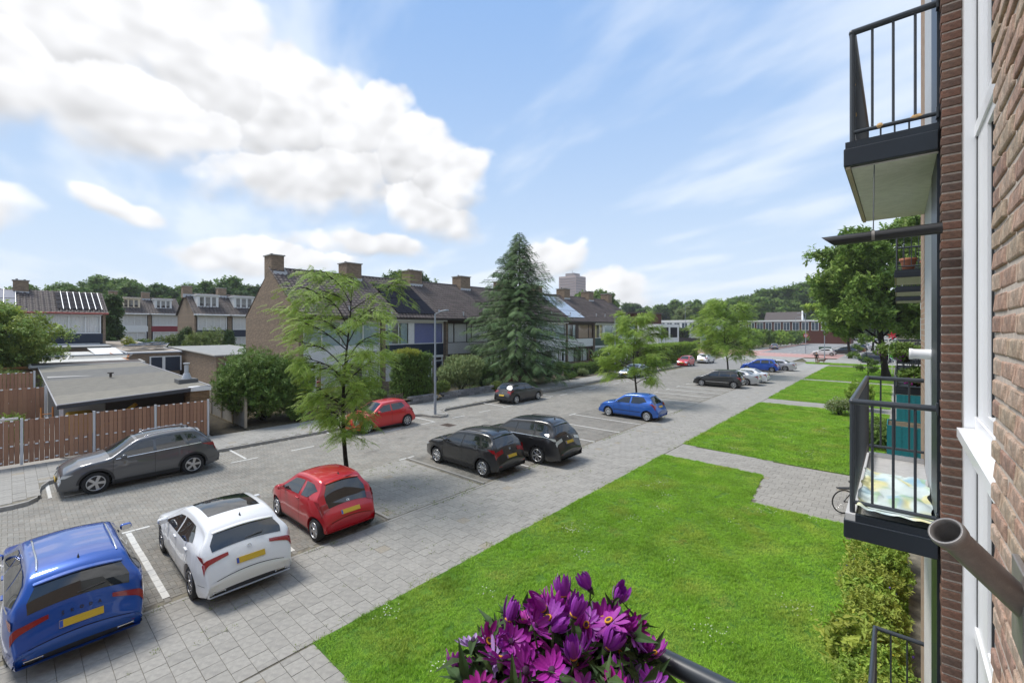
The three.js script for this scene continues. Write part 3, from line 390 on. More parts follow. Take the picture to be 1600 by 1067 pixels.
// a glazed opening facing +x at plane x: frame, mullions, panes, curtain and the dark room behind
function windowX(parent, x, y0, y1, s0, s1, frameM, splits = [], curtM, { t = 0.07, nm = 'window', half = 0, panel } = {}) {
  const w = new THREE.Group(); w.name = nm; parent.add(w); const f = [box(x - 0.08, x, y0, y0 + t, s0 + t, s1 - t), box(x - 0.08, x, y1 - t, y1, s0 + t, s1 - t), box(x - 0.08, x, y0, y1, s0, s0 + t), box(x - 0.08, x, y0, y1, s1 - t, s1)], xs = [s0 + t, ...splits.map((q) => lerp(s0, s1, q)), s1 - t];
  splits.forEach((q) => f.push(box(x - 0.08, x - 0.002, y0 + t, y1 - t, lerp(s0, s1, q) - t / 2, lerp(s0, s1, q) + t / 2))); part(w, 'frame', f, frameM);
  for (let i = 0; i < xs.length - 1; i++) part(w, 'pane', box(x - 0.045, x - 0.040, y0 + t, y1 - t, xs[i] + (i ? t / 2 : 0), xs[i + 1] - (i < xs.length - 2 ? t / 2 : 0)), M_GLASSW);
  if (curtM) { const g = [], n = Math.round((s1 - s0) / 0.07); for (let i = 0; i < n; i++) { const a = lerp(s0 + t, s1 - t, i / n), b = lerp(s0 + t, s1 - t, (i + 1) / n); if (half && ((a - s0) / (s1 - s0) > 0.3) && ((b - s0) / (s1 - s0) < 0.7)) continue; g.push(quad([V(x - 0.16 - (i % 2) * 0.035, y0 + 0.02, a), V(x - 0.16 - ((i + 1) % 2) * 0.035, y0 + 0.02, b), V(x - 0.16 - ((i + 1) % 2) * 0.035, y1 - 0.04, b), V(x - 0.16 - (i % 2) * 0.035, y1 - 0.04, a)])); } if (g.length) part(w, 'curtain', g, curtM); }
  part(w, 'room', box(x - 0.9, x - 0.82, y0 - 0.05, y1 + 0.05, s0, s1), M_ROOMWALL); return w;
}
function chimney(parent, x, yb, yt, s0, s1, d = 0.95, lead = true) {
  const c = part(parent, 'chimney', box(x - d / 2, x + d / 2, yb, yt, s0, s1), M_WALLH); part(c, 'chimney_cap', [box(x - d / 2 - 0.08, x + d / 2 + 0.08, yt, yt + 0.09, s0 - 0.08, s1 + 0.08)], M_CONC2); part(c, 'flue_pot', [bar(V(x, yt + 0.09, s0 + 0.3), V(x, yt + 0.24, s0 + 0.3), 0.1, 10), bar(V(x, yt + 0.09, s1 - 0.3), V(x, yt + 0.2, s1 - 0.3), 0.1, 10)], M_GUT);
  return c;
}
const HX = -33.4, EY = 6.35, RX = -38.9, RY = 10.35, BX = -44.4;
function terraceHouse(k, st, label) {
  const s0 = 14.2 + 7.03 * k, s1 = s0 + 7.03, o = thing('terraced_house', label, 'house', [0, 0, 0], 0, 'terraced houses across the street'), first = k === 0, last = k === 7;
  // shell
  const gable = (s, th) => { const sh = new THREE.Shape([[-HX, 0], [-HX, EY - 0.05], [-RX, RY - 0.10], [-BX, EY - 0.05], [-BX, 0]].map(([x, y]) => new THREE.Vector2(x, y))); const g = new THREE.ExtrudeGeometry(sh, { depth: th, bevelEnabled: false }); g.rotateY(Math.PI); g.translate(0, 0, -s); return uvm(g); };
  const shell = [gable(s0, 0.3), gable(s1 - 0.18, 0.18)]; part(o, 'wall', shell, M_WALLH); part(o, 'wall', box(BX, BX + 0.25, 0, EY, s0 + 0.3, s1 - 0.18), M_WALLH);
  // roof
  part(o, 'roof_deck', [quad([V(HX + 0.45, EY - 0.02, s0), V(HX + 0.45, EY - 0.02, s1), V(RX, RY, s1), V(RX, RY, s0)]), quad([V(BX - 0.3, EY - 0.02, s0), V(RX, RY, s0), V(RX, RY, s1), V(BX - 0.3, EY - 0.02, s1)])], M_ROOFU);
  const sk = st.solar, inS = (a, s) => sk && a > sk[0] && a < sk[1] && s > s0 + sk[2] && s < s0 + sk[3];
  tiledSlope(o, HX + 0.45, EY, RX, RY + 0.02, s0 - (first ? 0.12 : 0), s1, 0.36, 0.42);
  part(o, 'ridge', (() => { const l = []; for (let s = s0; s < s1 - 0.05; s += 0.42) { const g = new THREE.CylinderGeometry(0.13, 0.14, 0.4, 10, 1, false, 0, Math.PI); g.rotateZ(Math.PI / 2); g.rotateY(Math.PI / 2); g.rotateX(0); g.translate(RX, RY + 0.02, -s - 0.21); l.push(g); } return l; })(), M_ROOF);
  if (sk) { const n = Math.round((sk[3] - sk[2]) / 1.02), P = (a, s, off) => { const dx = RX - HX - 0.45, dy = RY - EY, l = Math.hypot(dx, dy); return V(HX + 0.45 + dx * a + dy / l * off, EY + dy * a - dx / l * off, s); }; for (const [a0, a1] of sk[4] ?? [[sk[0], (sk[0] + sk[1]) / 2 - 0.005], [(sk[0] + sk[1]) / 2 + 0.005, sk[1]]]) for (let i = 0; i < n; i++) { const a = s0 + lerp(sk[2], sk[3], i / n) + 0.015, b = s0 + lerp(sk[2], sk[3], (i + 1) / n) - 0.015, pn = part(o, 'solar_panel', [quad([P(a0, a, 0.14), P(a0, b, 0.14), P(a1, b, 0.14), P(a1, a, 0.14)]), quad([P(a0, a, 0.14), P(a0, b, 0.14), P(a0, b, 0.1), P(a0, a, 0.1)]), quad([P(a0, a, 0.14), P(a1, a, 0.14), P(a1, a, 0.1), P(a0, a, 0.1)])], st.solarMat ?? M_SOLAR); void pn; } }
  chimney(o, RX + (first ? -0.4 : 0.1), RY - 1.0, RY + 1.05, first ? s0 + 0.01 : s0 - 0.75, first ? s0 + 1.0 : s0 + 0.75, 1.5); part(o, 'lead_flashing', (() => { const q = []; const c0 = first ? s0 : s0 - 0.75, c1 = first ? s0 + 1.0 : s0 + 0.75, X = RX + 0.1 + 0.75, sl = (RY - EY) / (RX - HX - 0.45), yy = (x) => EY + (x - HX - 0.45) * sl; q.push(box(X, X + 0.03, yy(X) - 0.1, yy(X) + 0.28, c0 - 0.02, c1 + 0.06)); for (let i = 0; i < 5; i++) { const x = RX + i * 0.17, xb = x + 0.17; q.push(box(x, xb, yy(xb) - 0.05, yy(x) + 0.22 - 0.0 * i, c1, c1 + 0.05)); } return q; })(), M_LEAD); if (last) chimney(o, RX + 0.1, RY - 1, RY + 1.05, s1 - 1.3, s1 - 0.02, 1.5);
  for (const [a, b] of st.vents ?? [[0.2, 2], [0.2, 4.6]]) { const x = HX + 0.45 + (RX - HX - 0.45) * a, y = EY + (RY - EY) * a; part(o, 'roof_vent', [bar(V(x, y, s0 + b), V(x, y + 0.42, s0 + b), 0.06, 10), bar(V(x, y + 0.42, s0 + b), V(x, y + 0.47, s0 + b), 0.1, 10)], M_LEAD); }
  if (st.skylight) { const a = 0.6, dx = RX - HX - 0.45, dy = RY - EY, l = Math.hypot(dx, dy), P = (t, s, f) => V(HX + 0.45 + dx * t + dy / l * f, EY + dy * t - dx / l * f, s); const s = s0 + st.skylight; const k2 = part(o, 'skylight', [quad([P(a, s, 0.16), P(a, s + 0.8, 0.16), P(a + 0.1, s + 0.8, 0.16), P(a + 0.1, s, 0.16)])], M_LEAD); part(k2, 'pane', quad([P(a + 0.015, s + 0.09, 0.17), P(a + 0.015, s + 0.71, 0.17), P(a + 0.085, s + 0.71, 0.17), P(a + 0.085, s + 0.09, 0.17)]), M_SOLAR); }
  // eave: gutter, soffit, downpipe
  part(o, 'fascia', [box(HX - 0.1, HX + 0.30, EY - 0.27, EY - 0.19, s0, s1), box(HX + 0.302, HX + 0.34, EY - 0.28, EY - 0.02, s0 - (first ? 0.1 : 0), s1)], st.fascia ?? M_WHITEW); part(o, 'gutter', bar(V(HX + 0.42, EY - 0.09, s0 - (first ? 0.1 : 0)), V(HX + 0.42, EY - 0.09, s1), 0.075, 10), M_GUT); part(o, 'downpipe', bar(V(HX + 0.12, 0.1, s1 - 0.12), V(HX + 0.12, EY - 0.2, s1 - 0.12), 0.045, 8), st.pipe ?? M_GUT);
  // infill front: party pier, upper windows, panel band, lower front
  const F0 = s0 + 0.34, F1 = s1 - 0.22, fm = st.frame, x = HX - 0.02; part(o, 'pier', [box(HX - 0.3, HX + 0.03, 0, EY - 0.28, s0 + 0.001, s0 + 0.33), box(HX - 0.3, HX + 0.03, 0, EY - 0.28, s1 - 0.21, s1 - 0.001)], st.pier ?? M_WALLH);
  const yw0 = 3.95, yw1 = 5.95; part(o, 'lintel_board', box(x - 0.2, x + 0.02, yw1, EY - 0.27, F0, F1), st.top ?? fm);
  if (st.split) { const c = lerp(F0, F1, st.split); windowX(o, x, yw0, yw1, F0, c - 0.25, fm, [0.55], st.curt[0], { half: 1 }); part(o, 'infill_panel', box(x - 0.1, x, yw0, yw1, c - 0.247, c + 0.247), st.mid ?? fm); windowX(o, x, yw0, yw1, c + 0.25, F1, fm, [0.7], st.curt[1]); }
  else windowX(o, x, yw0, yw1, F0, F1, fm, st.splits ?? [0.2, 0.5, 0.8], st.curt[0]);
  const band = part(o, 'panel_band', box(x - 0.1, x + 0.01, 2.85, yw0 - 0.003, F0, F1), st.band); if (st.corr) { for (let s = F0 + 0.05; s < F1; s += 0.15) part(band, 'corrugation', box(x + 0.011, x + 0.035, 2.87, yw0 - 0.02, s, s + 0.075), st.band); }
  part(o, 'lower_board', box(x - 0.1, x, 2.62, 2.847, F0, F1), fm);
  const dS = st.door ?? F1 - 1.15, dl = dS < (F0 + F1) / 2; const wA = dl ? dS + 1.2 : F0, wB = dl ? F1 : dS - 0.2;
  const door = part(o, 'front_door', [box(x - 0.07, x - 0.01, 0.16, 2.25, dS + 0.06, dS + 0.98)], st.doorM ?? M_WHITEW); part(door, 'door_frame', [box(x - 0.1, x, 0.1, 2.619, dS - 0.02, dS + 0.058), box(x - 0.1, x, 0.1, 2.619, dS + 0.982, dS + 1.06), box(x - 0.1, x, 2.25, 2.33, dS + 0.06, dS + 0.98)], fm); part(door, 'door_pane', box(x - 0.012, x - 0.004, 1.1, 2.05, dS + 0.3, dS + 0.75), M_SOLAR); part(door, 'handle', bar(V(x + 0.02, 1.05, dS + 0.15), V(x + 0.02, 1.2, dS + 0.15), 0.015, 6), M_ALU);
  part(o, 'parapet_wall', box(x - 0.12, x + 0.04, 0, 0.8, wA, wB), M_WALLH); windowX(o, x, 0.8, 2.615, wA, wB, fm, [0.33, 0.72], st.curt[2] ?? st.curt[0], { half: 1 }); if (dl) part(o, 'pier', box(x - 0.2, x, 0, 2.615, dS + 1.065, wA - 0.003), M_WALLH); if (!dl) part(o, 'pier', box(x - 0.2, x, 0, 2.615, wB + 0.003, dS - 0.025), M_WALLH);
  return o;
}
const rows = [
  [{ frame: M_WHITEW, band: M_WHITEW, curt: [M_CURTG, M_CURT, M_CURT], splits: [0.22, 0.46, 0.76], skylight: 5.3, fascia: M_BROWNW, top: M_WHITEW, door: 14.2 + 0.5, vents: [[0.10, 1.3], [0.10, 4.1]] }, 'end terrace house with brown brick gable and white panelled front'],
  [{ frame: M_WHITEW, band: M_NAVYP, curt: [M_CURTG, M_CURTB, M_CURT], split: 0.42, mid: M_WHITEW, solar: [0.08, 0.8, 1.6, 5.9], vents: [[0.06, 0.9]], doorM: M_NAVYP }, 'terraced house with navy panel band and dark solar panels on its roof'],
  [{ frame: M_BROWNW, band: M_CORR, corr: true, curt: [M_CURT, M_CURTG, M_CURTT], splits: [0.13, 0.4, 0.5], fascia: M_BROWNW, vents: [[0.07, 2.4]] }, 'terraced house with dark brown frames and ribbed pale panel band'],
  [{ frame: M_WHITEW, band: M_CORR, curt: [M_CURT, M_CURT, M_CURT], splits: [0.3, 0.6] }, 'terraced house mostly hidden behind the tall spruce'],
  [{ frame: M_WHITEW, band: M_WHITEW, curt: [M_CURTG, M_CURT, M_CURT], splits: [0.3, 0.6] }, 'terraced house whose end shows past the spruce with white lower window'],
  [{ frame: M_BROWNW, band: M_WHITEW, curt: [M_CURTG, M_CURTT, M_CURT], split: 0.36, mid: M_BROWNW, solar: [0.12, 0.92, 0.8, 4.9, [[0.12, 0.36], [0.37, 0.62], [0.63, 0.9]]], solarMat: phys([0.42, 0.45, 0.48], 0.2, { metalness: 0.3, clearcoat: 1 }), fascia: M_BROWNW, doorM: mat([0.12, 0.03, 0.02], 0.4) }, 'terraced house with pale silver panels on the roof and white band'],
  [{ frame: M_WHITEW, band: M_GREENP, curt: [M_CURTY, M_CURTG, M_CURTG], split: 0.4, mid: M_WHITEW }, 'terraced house with white frames and dark green panel band'],
  [{ frame: M_WHITEW, band: M_WHITEW, curt: [M_CURTG, M_CURT, M_CURT], splits: [0.25, 0.5, 0.75] }, 'far end house of the terrace with plain white front'],
];
const houses = rows.map(([st, label], k) => terraceHouse(k, st, label));
// ---------------------------------------------------------------- houses further off on the left
function farHouse(x, eave, ridge, s0, s1, label, o2 = {}) {
  const o = thing('row_house', label, 'house', [0, 0, 0], 0, 'houses behind the garages'), rx = x - 5, bx = x - 10, ws = s1 - s0;
  const sh = new THREE.Shape([[-x, 0], [-x, eave - 0.05], [-rx, ridge - 0.1], [-bx, eave - 0.05], [-bx, 0]].map(([a, b]) => new THREE.Vector2(a, b))), g = new THREE.ExtrudeGeometry(sh, { depth: 0.25, bevelEnabled: false }); g.rotateY(Math.PI); const g2 = g.clone(); g.translate(0, 0, -s0); g2.translate(0, 0, -s1 + 0.25); part(o, 'wall', [uvm(g), uvm(g2), box(bx, bx + 0.25, 0, eave, s0 + 0.25, s1 - 0.25)], M_WALLH);
  part(o, 'roof', [quad([V(x + 0.5, eave, s0 - 0.2), V(x + 0.5, eave, s1 + 0.2), V(rx, ridge, s1 + 0.2), V(rx, ridge, s0 - 0.2)]), quad([V(bx - 0.5, eave, s0 - 0.2), V(rx, ridge, s0 - 0.2), V(rx, ridge, s1 + 0.2), V(bx - 0.5, eave, s1 + 0.2)])], M_ROOF); tiledSlope(o, x + 0.5, eave + 0.02, rx, ridge + 0.04, s0 - 0.2, s1 + 0.2, 0.45, 0.5);
  part(o, 'gutter', bar(V(x + 0.55, eave - 0.06, s0 - 0.2), V(x + 0.55, eave - 0.06, s1 + 0.2), 0.11, 8), o2.gut ?? M_WHITEW);
  const y2 = eave - 2.35; windowX(o, x, y2, eave - 0.25, s0 + 0.4, s1 - 0.4, M_WHITEW, [0.28, 0.55, 0.78], M_CURT, { t: 0.12 }); part(o, 'panel_band', box(x - 0.1, x + 0.02, y2 - 1.1, y2 - 0.003, s0 + 0.26, s1 - 0.26), o2.band ?? M_NAVYP); part(o, 'wall', box(x - 0.12, x + 0.0, eave - 0.247, eave - 0.02, s0 + 0.26, s1 - 0.26), M_WHITEW); windowX(o, x, y2 - 2.9, y2 - 1.12, s0 + 0.5, s1 - 0.5, M_WHITEW, [0.3, 0.65], M_CURT, { t: 0.12 }); part(o, 'wall', box(x - 0.12, x, 0, y2 - 2.903, s0 + 0.26, s1 - 0.26), M_WALLH);
  if (o2.dormer) { const [d0, d1] = o2.dormer, a = lerp(s0, s1, d0), b = lerp(s0, s1, d1), t0 = 0.34, t1 = 0.82, X = lerp(x + 0.5, rx, t0), Y = lerp(eave, ridge, t0) - 0.05, Y1 = lerp(eave, ridge, t1) + 0.12; const d = part(o, 'dormer', [box(rx + 0.6, X, Y, Y1, a, a + 0.12), box(rx + 0.6, X, Y, Y1, b - 0.12, b), box(rx + 0.4, X + 0.2, Y1, Y1 + 0.18, a - 0.15, b + 0.15)], o2.dm ?? M_WHITEW); windowX(o, X, Y, Y1 - 0.003, a + 0.122, b - 0.122, o2.dm ?? M_WHITEW, [0.33, 0.66], null, { t: 0.22, nm: 'dormer_window' }); void d; }
  if (o2.awning) { const a = part(o, 'awning', quad([V(x + 0.05, y2 - 1.0, s0 + 0.5), V(x + 0.05, y2 - 1.0, s1 - 0.4), V(x + 1.8, y2 - 1.75, s1 - 0.4), V(x + 1.8, y2 - 1.75, s0 + 0.5)]), mat([0.72, 0.62, 0.42], 0.9)); void a; }
  if (o2.solar) { const [a0, a1, n, m, pm] = o2.solar, P = (t, s) => V(lerp(x + 0.5, rx, t) + 0.1, lerp(eave, ridge, t) + 0.16, s); for (let i = 0; i < n; i++) for (let j = 0; j < m; j++) { const A = lerp(a0, a1, i / n) + 0.03, B = lerp(a0, a1, (i + 1) / n) - 0.03, t0 = 0.12 + 0.8 * j / m + 0.012, t1 = 0.12 + 0.8 * (j + 1) / m - 0.012; const pn = part(o, 'solar_panel', quad([P(t0, A), P(t0, B), P(t1, B), P(t1, A)]), pm ?? M_SOLAR); if (j === 0) part(pn, 'panel_frame', [bar(P(0.1, B + 0.03), P(0.94, B + 0.03), 0.05, 5)], M_ALU); } }
  chimney(o, rx + 0.2, ridge - 0.8, ridge + 1.0, s0 - 0.5, s0 + 0.7, 1.2); part(o, 'lead_flashing', box(rx + 0.8, rx + 0.86, ridge - 0.75, ridge - 0.2, s0 - 0.52, s0 + 0.75), M_LEAD); return o;
}
farHouse(-70, 7.15, 9.75, 0.9, 7.6, 'house with a grid of dark solar panels behind the leafy garden tree', { solar: [3.6, 7.3, 7, 4], gut: mat([0.3, 0.08, 0.06], 0.6) });
farHouse(-70, 7.15, 9.75, -6.2, 0.88, 'house with pale grey solar panels beside the dark panelled roof', { solar: [-4.5, 0.6, 6, 2, phys([0.2, 0.21, 0.25], 0.5, { specularIntensity: 0.3 })], gut: mat([0.3, 0.08, 0.06], 0.6) });
farHouse(-110, 8.2, 11.6, 13.4, 18.3, 'distant house with a cream framed dormer', { dormer: [0.2, 0.75], dm: mat([0.68, 0.58, 0.42], 0.6), band: M_WHITEW });
farHouse(-110, 8.2, 11.6, 18.32, 23.3, 'distant house with white dormer and dark red panel band', { dormer: [0.2, 0.75], band: mat([0.22, 0.02, 0.03], 0.5) });
farHouse(-80, 7.5, 11.0, 18.6, 23.3, 'house with brick gable, white dormer and cream awning', { dormer: [0.15, 0.75], awning: true });
farHouse(-80, 7.5, 11.0, 23.32, 28.2, 'house with white dormer next to the cream awning house', { dormer: [0.2, 0.8] });
// ---------------------------------------------------------------- trees, shrubs, hedges
const M_BARK = mat([0.13, 0.10, 0.075], 0.95, { map: rep(T_SOIL, 2) }), leafM = (c, t = 0.35) => phys(c, 0.62, { transmission: t, thickness: 0, side: THREE.DoubleSide, specularIntensity: 0.4 });
const L_FRESH = leafM([0.28, 0.41, 0.065]), L_MID = leafM([0.165, 0.265, 0.055]), L_DEEP = leafM([0.105, 0.18, 0.045]), L_YEL = leafM([0.36, 0.40, 0.06]), L_NEEDLE = leafM([0.098, 0.165, 0.058], 0.15), L_PALE = leafM([0.27, 0.34, 0.14]), L_RUST = leafM([0.13, 0.045, 0.035]), L_OLIVE = leafM([0.22, 0.29, 0.07]);
function leafQuad(list, p, dir, up, l, w, fold = 0.25) { // a folded leaf of four triangles
  const s = new THREE.Vector3().crossVectors(dir, up).normalize(), m = p.clone().addScaledVector(dir, l * 0.45), t = p.clone().addScaledVector(dir, l).addScaledVector(up, -l * 0.12), a = m.clone().addScaledVector(s, w / 2).addScaledVector(up, w * fold), b = m.clone().addScaledVector(s, -w / 2).addScaledVector(up, w * fold);
  for (const q of [p, a, m, p, m, b, m, a, t, m, t, b]) list.push(q.x, q.y, q.z);
}
function geoOf(list) { const g = new THREE.BufferGeometry(); g.setAttribute('position', new THREE.Float32BufferAttribute(list, 3)); g.computeVertexNormals(); return uvm(g); }
function sprig(n, len, l, w, seed, spread = 1) { const r = rngOf(seed), o = []; for (let i = 0; i < n; i++) { const t = i / n, a = i * 2.4 + r(), p = new THREE.Vector3((r() - 0.5) * len * 0.35, t * len, (r() - 0.5) * len * 0.35), d = new THREE.Vector3(Math.cos(a) * spread, 0.35 + r() * 0.6 - 0.3, Math.sin(a) * spread).normalize(); leafQuad(o, p, d, new THREE.Vector3(0, 1, 0).addScaledVector(d, -d.y).normalize(), l * (0.7 + r() * 0.6), w * (0.7 + r() * 0.6)); } return geoOf(o); }
function plume(n, len, l, w, seed) { const r = rngOf(seed), o = []; for (let i = 0; i < n; i++) { const t = (i + 1) / n, p = new THREE.Vector3(t * len, -t * t * len * 0.28, 0); for (const sg of [1, -1]) { const d = new THREE.Vector3(0.45, -0.15 - r() * 0.2, sg).normalize(); leafQuad(o, p, d, new THREE.Vector3(0, 1, 0), l * (1.1 - 0.6 * t) * (0.8 + r() * 0.4), w, 0.1); } } return geoOf(o); }
const SPRIG = sprig(9, 0.20, 0.10, 0.055, 1), SPRIG2 = sprig(9, 0.24, 0.12, 0.07, 2), SPRIGS = sprig(10, 0.14, 0.055, 0.03, 3), CLUMP = sprig(14, 0.7, 0.42, 0.26, 4), PLUME = plume(9, 0.34, 0.10, 0.024, 5), NEEDLE = plume(10, 0.42, 0.15, 0.03, 6), BIGLEAF = sprig(7, 0.3, 0.24, 0.12, 7);
function foliage(parent, name, geo, m, pts, opt = {}) { // pts: [x,y,z, dirx,diry,dirz?, scale?]
  const im = new THREE.InstancedMesh(geo, m, pts.length), M4 = new THREE.Matrix4(), q = new THREE.Quaternion(), e = new THREE.Euler(), c = new THREE.Color(), r = rngOf(opt.seed ?? 9), var_ = opt.vary ?? 0.45;
  pts.forEach((p, i) => {
    if (p[3] !== undefined && opt.along) { const d = new THREE.Vector3(p[3], p[4], p[5]).normalize(); q.setFromUnitVectors(new THREE.Vector3(1, 0, 0), d); const q2 = new THREE.Quaternion().setFromAxisAngle(d, (r() - 0.5) * (opt.roll ?? 1)); q.premultiply(q2); } else { e.set((r() - 0.5) * 2.2, r() * 6.28, (r() - 0.5) * 2.2); q.setFromEuler(e); }
    const k = (opt.size ?? 1) * (0.7 + r() * 0.6); M4.compose(new THREE.Vector3(p[0], p[1], p[2]), q, new THREE.Vector3(k, k, k)); im.setMatrixAt(i, M4);
    const v = 1 + (r() - 0.5) * var_, yl = (r() - 0.4) * (opt.hue ?? 0.25); c.setRGB(v * (1 + yl), v * (1 + yl * 0.3), v * (1 - yl * 0.2)); im.setColorAt(i, c);
  });
  im.name = name; im.userData.kind = 'stuff'; im.castShadow = im.receiveShadow = true; parent.add(im); return im;
}
const limb = (a, b, ra, rb, bend, r) => { const m = a.clone().lerp(b, 0.5).add(new THREE.Vector3((r() - 0.5) * bend, bend * 0.35, (r() - 0.5) * bend)), cv = new THREE.CatmullRomCurve3([a, m, b]), g = new THREE.TubeGeometry(cv, 7, 1, 6), p = g.attributes.position; for (let i = 0; i < p.count; i++) { const t = Math.floor(i / 7) / 7, c = cv.getPoint(t), rr = lerp(ra, rb, t); p.setXYZ(i, c.x + (p.getX(i) - c.x) * rr, c.y + (p.getY(i) - c.y) * rr, c.z + (p.getZ(i) - c.z) * rr); } return { g, cv }; };
// broadleaf tree: trunk, limbs, twigs; leaves sit round the twigs so that the crown has lobes and gaps
function tree(name, label, pos, { seed, h, base, r, geo, m, n, limbs = 16, size = 1, along, bow = 0.35, trunkR = 0.1, fork = 5, jit = 0.22, wide = (t) => Math.sin(Math.PI * Math.pow(t, 0.8)) , vary, hue, group, lean = 0, droop = 0.1, category = 'tree' }) {
  const o = thing(name, label, category, pos, 0, group), R = rngOf(seed), wood = [], tips = [], ty = (t) => new THREE.Vector3(lean * t + 0.06 * r * Math.sin(t * 5 + seed), t * h * 0.93, 0.05 * r * Math.sin(t * 4));
  { const cv = new THREE.CatmullRomCurve3([0, 0.2, 0.4, 0.6, 0.8, 1].map(ty)), g = new THREE.TubeGeometry(cv, 14, 1, 9), p = g.attributes.position; for (let i = 0; i < p.count; i++) { const t = Math.floor(i / 10) / 14, c = cv.getPoint(t), rr = trunkR * (1 - 0.88 * t) * (1 + 0.5 * Math.max(0, 0.06 - t) / 0.06); p.setXYZ(i, c.x + (p.getX(i) - c.x) * rr, c.y + (p.getY(i) - c.y) * rr, c.z + (p.getZ(i) - c.z) * rr); } wood.push(g); }
  for (let k = 0; k < limbs; k++) {
    const t = (k + 0.5 + (R() - 0.5) * 0.7) / limbs, y = base + (h - base) * t, rad = r * wide(clamp(t, 0.02, 0.98)) * (0.72 + R() * 0.45), a = k * 2.4 + R() * 0.9, y0 = Math.max(base * 0.55, y - rad * bow - (h - base) * 0.07), A = ty(clamp(y0 / (h * 0.93))), B = new THREE.Vector3(A.x + Math.cos(a) * rad, y + (R() - 0.5) * 0.15 * r, A.z + Math.sin(a) * rad);
    const { g, cv } = limb(A, B, trunkR * (0.42 - 0.25 * t), 0.012, rad * 0.25, R); wood.push(g);
    for (let j = 0; j < fork; j++) { const u = 0.35 + 0.65 * (j + R() * 0.7) / fork, P = cv.getPoint(Math.min(u, 1)), d = new THREE.Vector3(B.x - A.x, 0, B.z - A.z).normalize(), ang = (R() - 0.5) * 2.4, dd = new THREE.Vector3(d.x * Math.cos(ang) - d.z * Math.sin(ang), (R() - 0.45) * 0.8 - droop, d.x * Math.sin(ang) + d.z * Math.cos(ang)), Q = P.clone().addScaledVector(dd, r * (0.22 + 0.22 * R())); const tw = limb(P, Q, 0.012 + trunkR * 0.06, 0.004, r * 0.08, R); wood.push(tw.g); tips.push([P, Q, dd, tw.cv]); }
  }
  part(o, 'trunk', merged(wood), M_BARK); const pts = [];
  for (let i = 0; i < n; i++) { const [P, Q, dd, cv] = tips[Math.floor(R() * tips.length)], c = cv.getPoint(Math.pow(R(), 0.7)), j = jit * r; const gx = (R() + R() - 1) * j, gy = (R() + R() - 1) * j * 0.7, gz = (R() + R() - 1) * j, a = R() * 6.28; pts.push([c.x + gx, c.y + gy, c.z + gz, dd.x + Math.cos(a) * 0.9, dd.y - droop - 0.2 * R(), dd.z + Math.sin(a) * 0.9]); }
  foliage(o, 'crown', geo, m, pts, { along, size, seed: seed + 1, vary, hue }); return o;
}
// shrub: leaves through an uneven volume on short stems
function shrub(name, label, pos, { seed, rx, ry, rz, geo, m, n, size = 1, group, shell = 0.55, lumps = 9, category = 'shrub', vary, hue, flowers }) {
  const o = thing(name, label, category, pos, 0, group), R = rngOf(seed), st = [], bl = [];
  for (let k = 0; k < lumps; k++) { const a = k * 2.4 + R(), e = R(); bl.push([Math.cos(a) * rx * 0.55 * (1 - e * 0.5), ry * (0.75 + e * 0.75), Math.sin(a) * rz * 0.55 * (1 - e * 0.5), 0.42 + R() * 0.28]); st.push(limb(new THREE.Vector3((R() - 0.5) * 0.2, 0, (R() - 0.5) * 0.2), new THREE.Vector3(bl[k][0], bl[k][1], bl[k][2]), 0.03, 0.008, rx * 0.3, R).g); }
  bl.push([0, ry * 0.8, 0, 0.8]); part(o, 'stems', merged(st), M_BARK); const pts = [];
  let guard = 0; while (pts.length < n && guard++ < n * 6) { const [bx, by, bz, br] = bl[Math.floor(R() * bl.length)], u = R() * 2 - 1, a = R() * 6.28, q = Math.sqrt(1 - u * u), d = Math.pow(shell + (1 - shell) * R(), 0.7), x = bx + Math.cos(a) * q * rx * br * d, y = by + u * ry * br * d, z = bz + Math.sin(a) * q * rz * br * d; if (y < 0.02) continue; pts.push([x, y, z]); }
  foliage(o, 'foliage', geo, m, pts, { size, seed: seed + 1, vary, hue });
  if (flowers) { const f = []; for (let i = 0; i < flowers[1]; i++) { const p = pts[Math.floor(R() * pts.length)]; f.push([p[0] * 1.06, p[1] * 1.04, p[2] * 1.06]); } foliage(o, 'blossom', new THREE.IcosahedronGeometry(flowers[2], 0), flowers[0], f, { vary: 0.2, hue: 0.05 }); }
  return o;
}
// clipped hedge: woody core and leaves on all faces
function hedge(name, label, x0, x1, s0, s1, h, { seed, n, geo = SPRIGS, m, size = 1, category = 'hedge', round = 0.12, y = 0 }) {
  const o = thing(name, label, category, [(x0 + x1) / 2, y, (s0 + s1) / 2]), R = rngOf(seed), w = Math.abs(x1 - x0), d = Math.abs(s1 - s0); part(o, 'branches', (() => { const g = rbox(w - 0.3, h - 0.2, d - 0.3, 0.15, 3); g.translate(0, (h - 0.2) / 2, 0); return g; })(), M_BARK); const pts = [], A = [w * d, w * h * 2, d * h * 2], T = A[0] + A[1] + A[2];
  for (let i = 0; i < n; i++) { let t = R() * T, x, yy, z; if (t < A[0]) { x = (R() - 0.5) * w; yy = h; z = (R() - 0.5) * d; } else if (t < A[0] + A[1]) { x = (R() - 0.5) * w; yy = R() * h; z = (R() < 0.5 ? -1 : 1) * d / 2; } else { x = (R() < 0.5 ? -1 : 1) * w / 2; yy = R() * h; z = (R() - 0.5) * d; } const b = 0.13 * n3(x * 1.1 + seed, yy * 1.3, z * 1.1), k = 1 - R() * 0.12; pts.push([x * k + b * Math.sign(x) * 0.8, Math.max(0.03, yy * (1 - R() * 0.1) + (yy > h * 0.9 ? b : 0)), z * k + b * Math.sign(z) * 0.8]); }
  foliage(o, 'foliage', geo, m, pts, { size, seed: seed + 1 }); return o;
}
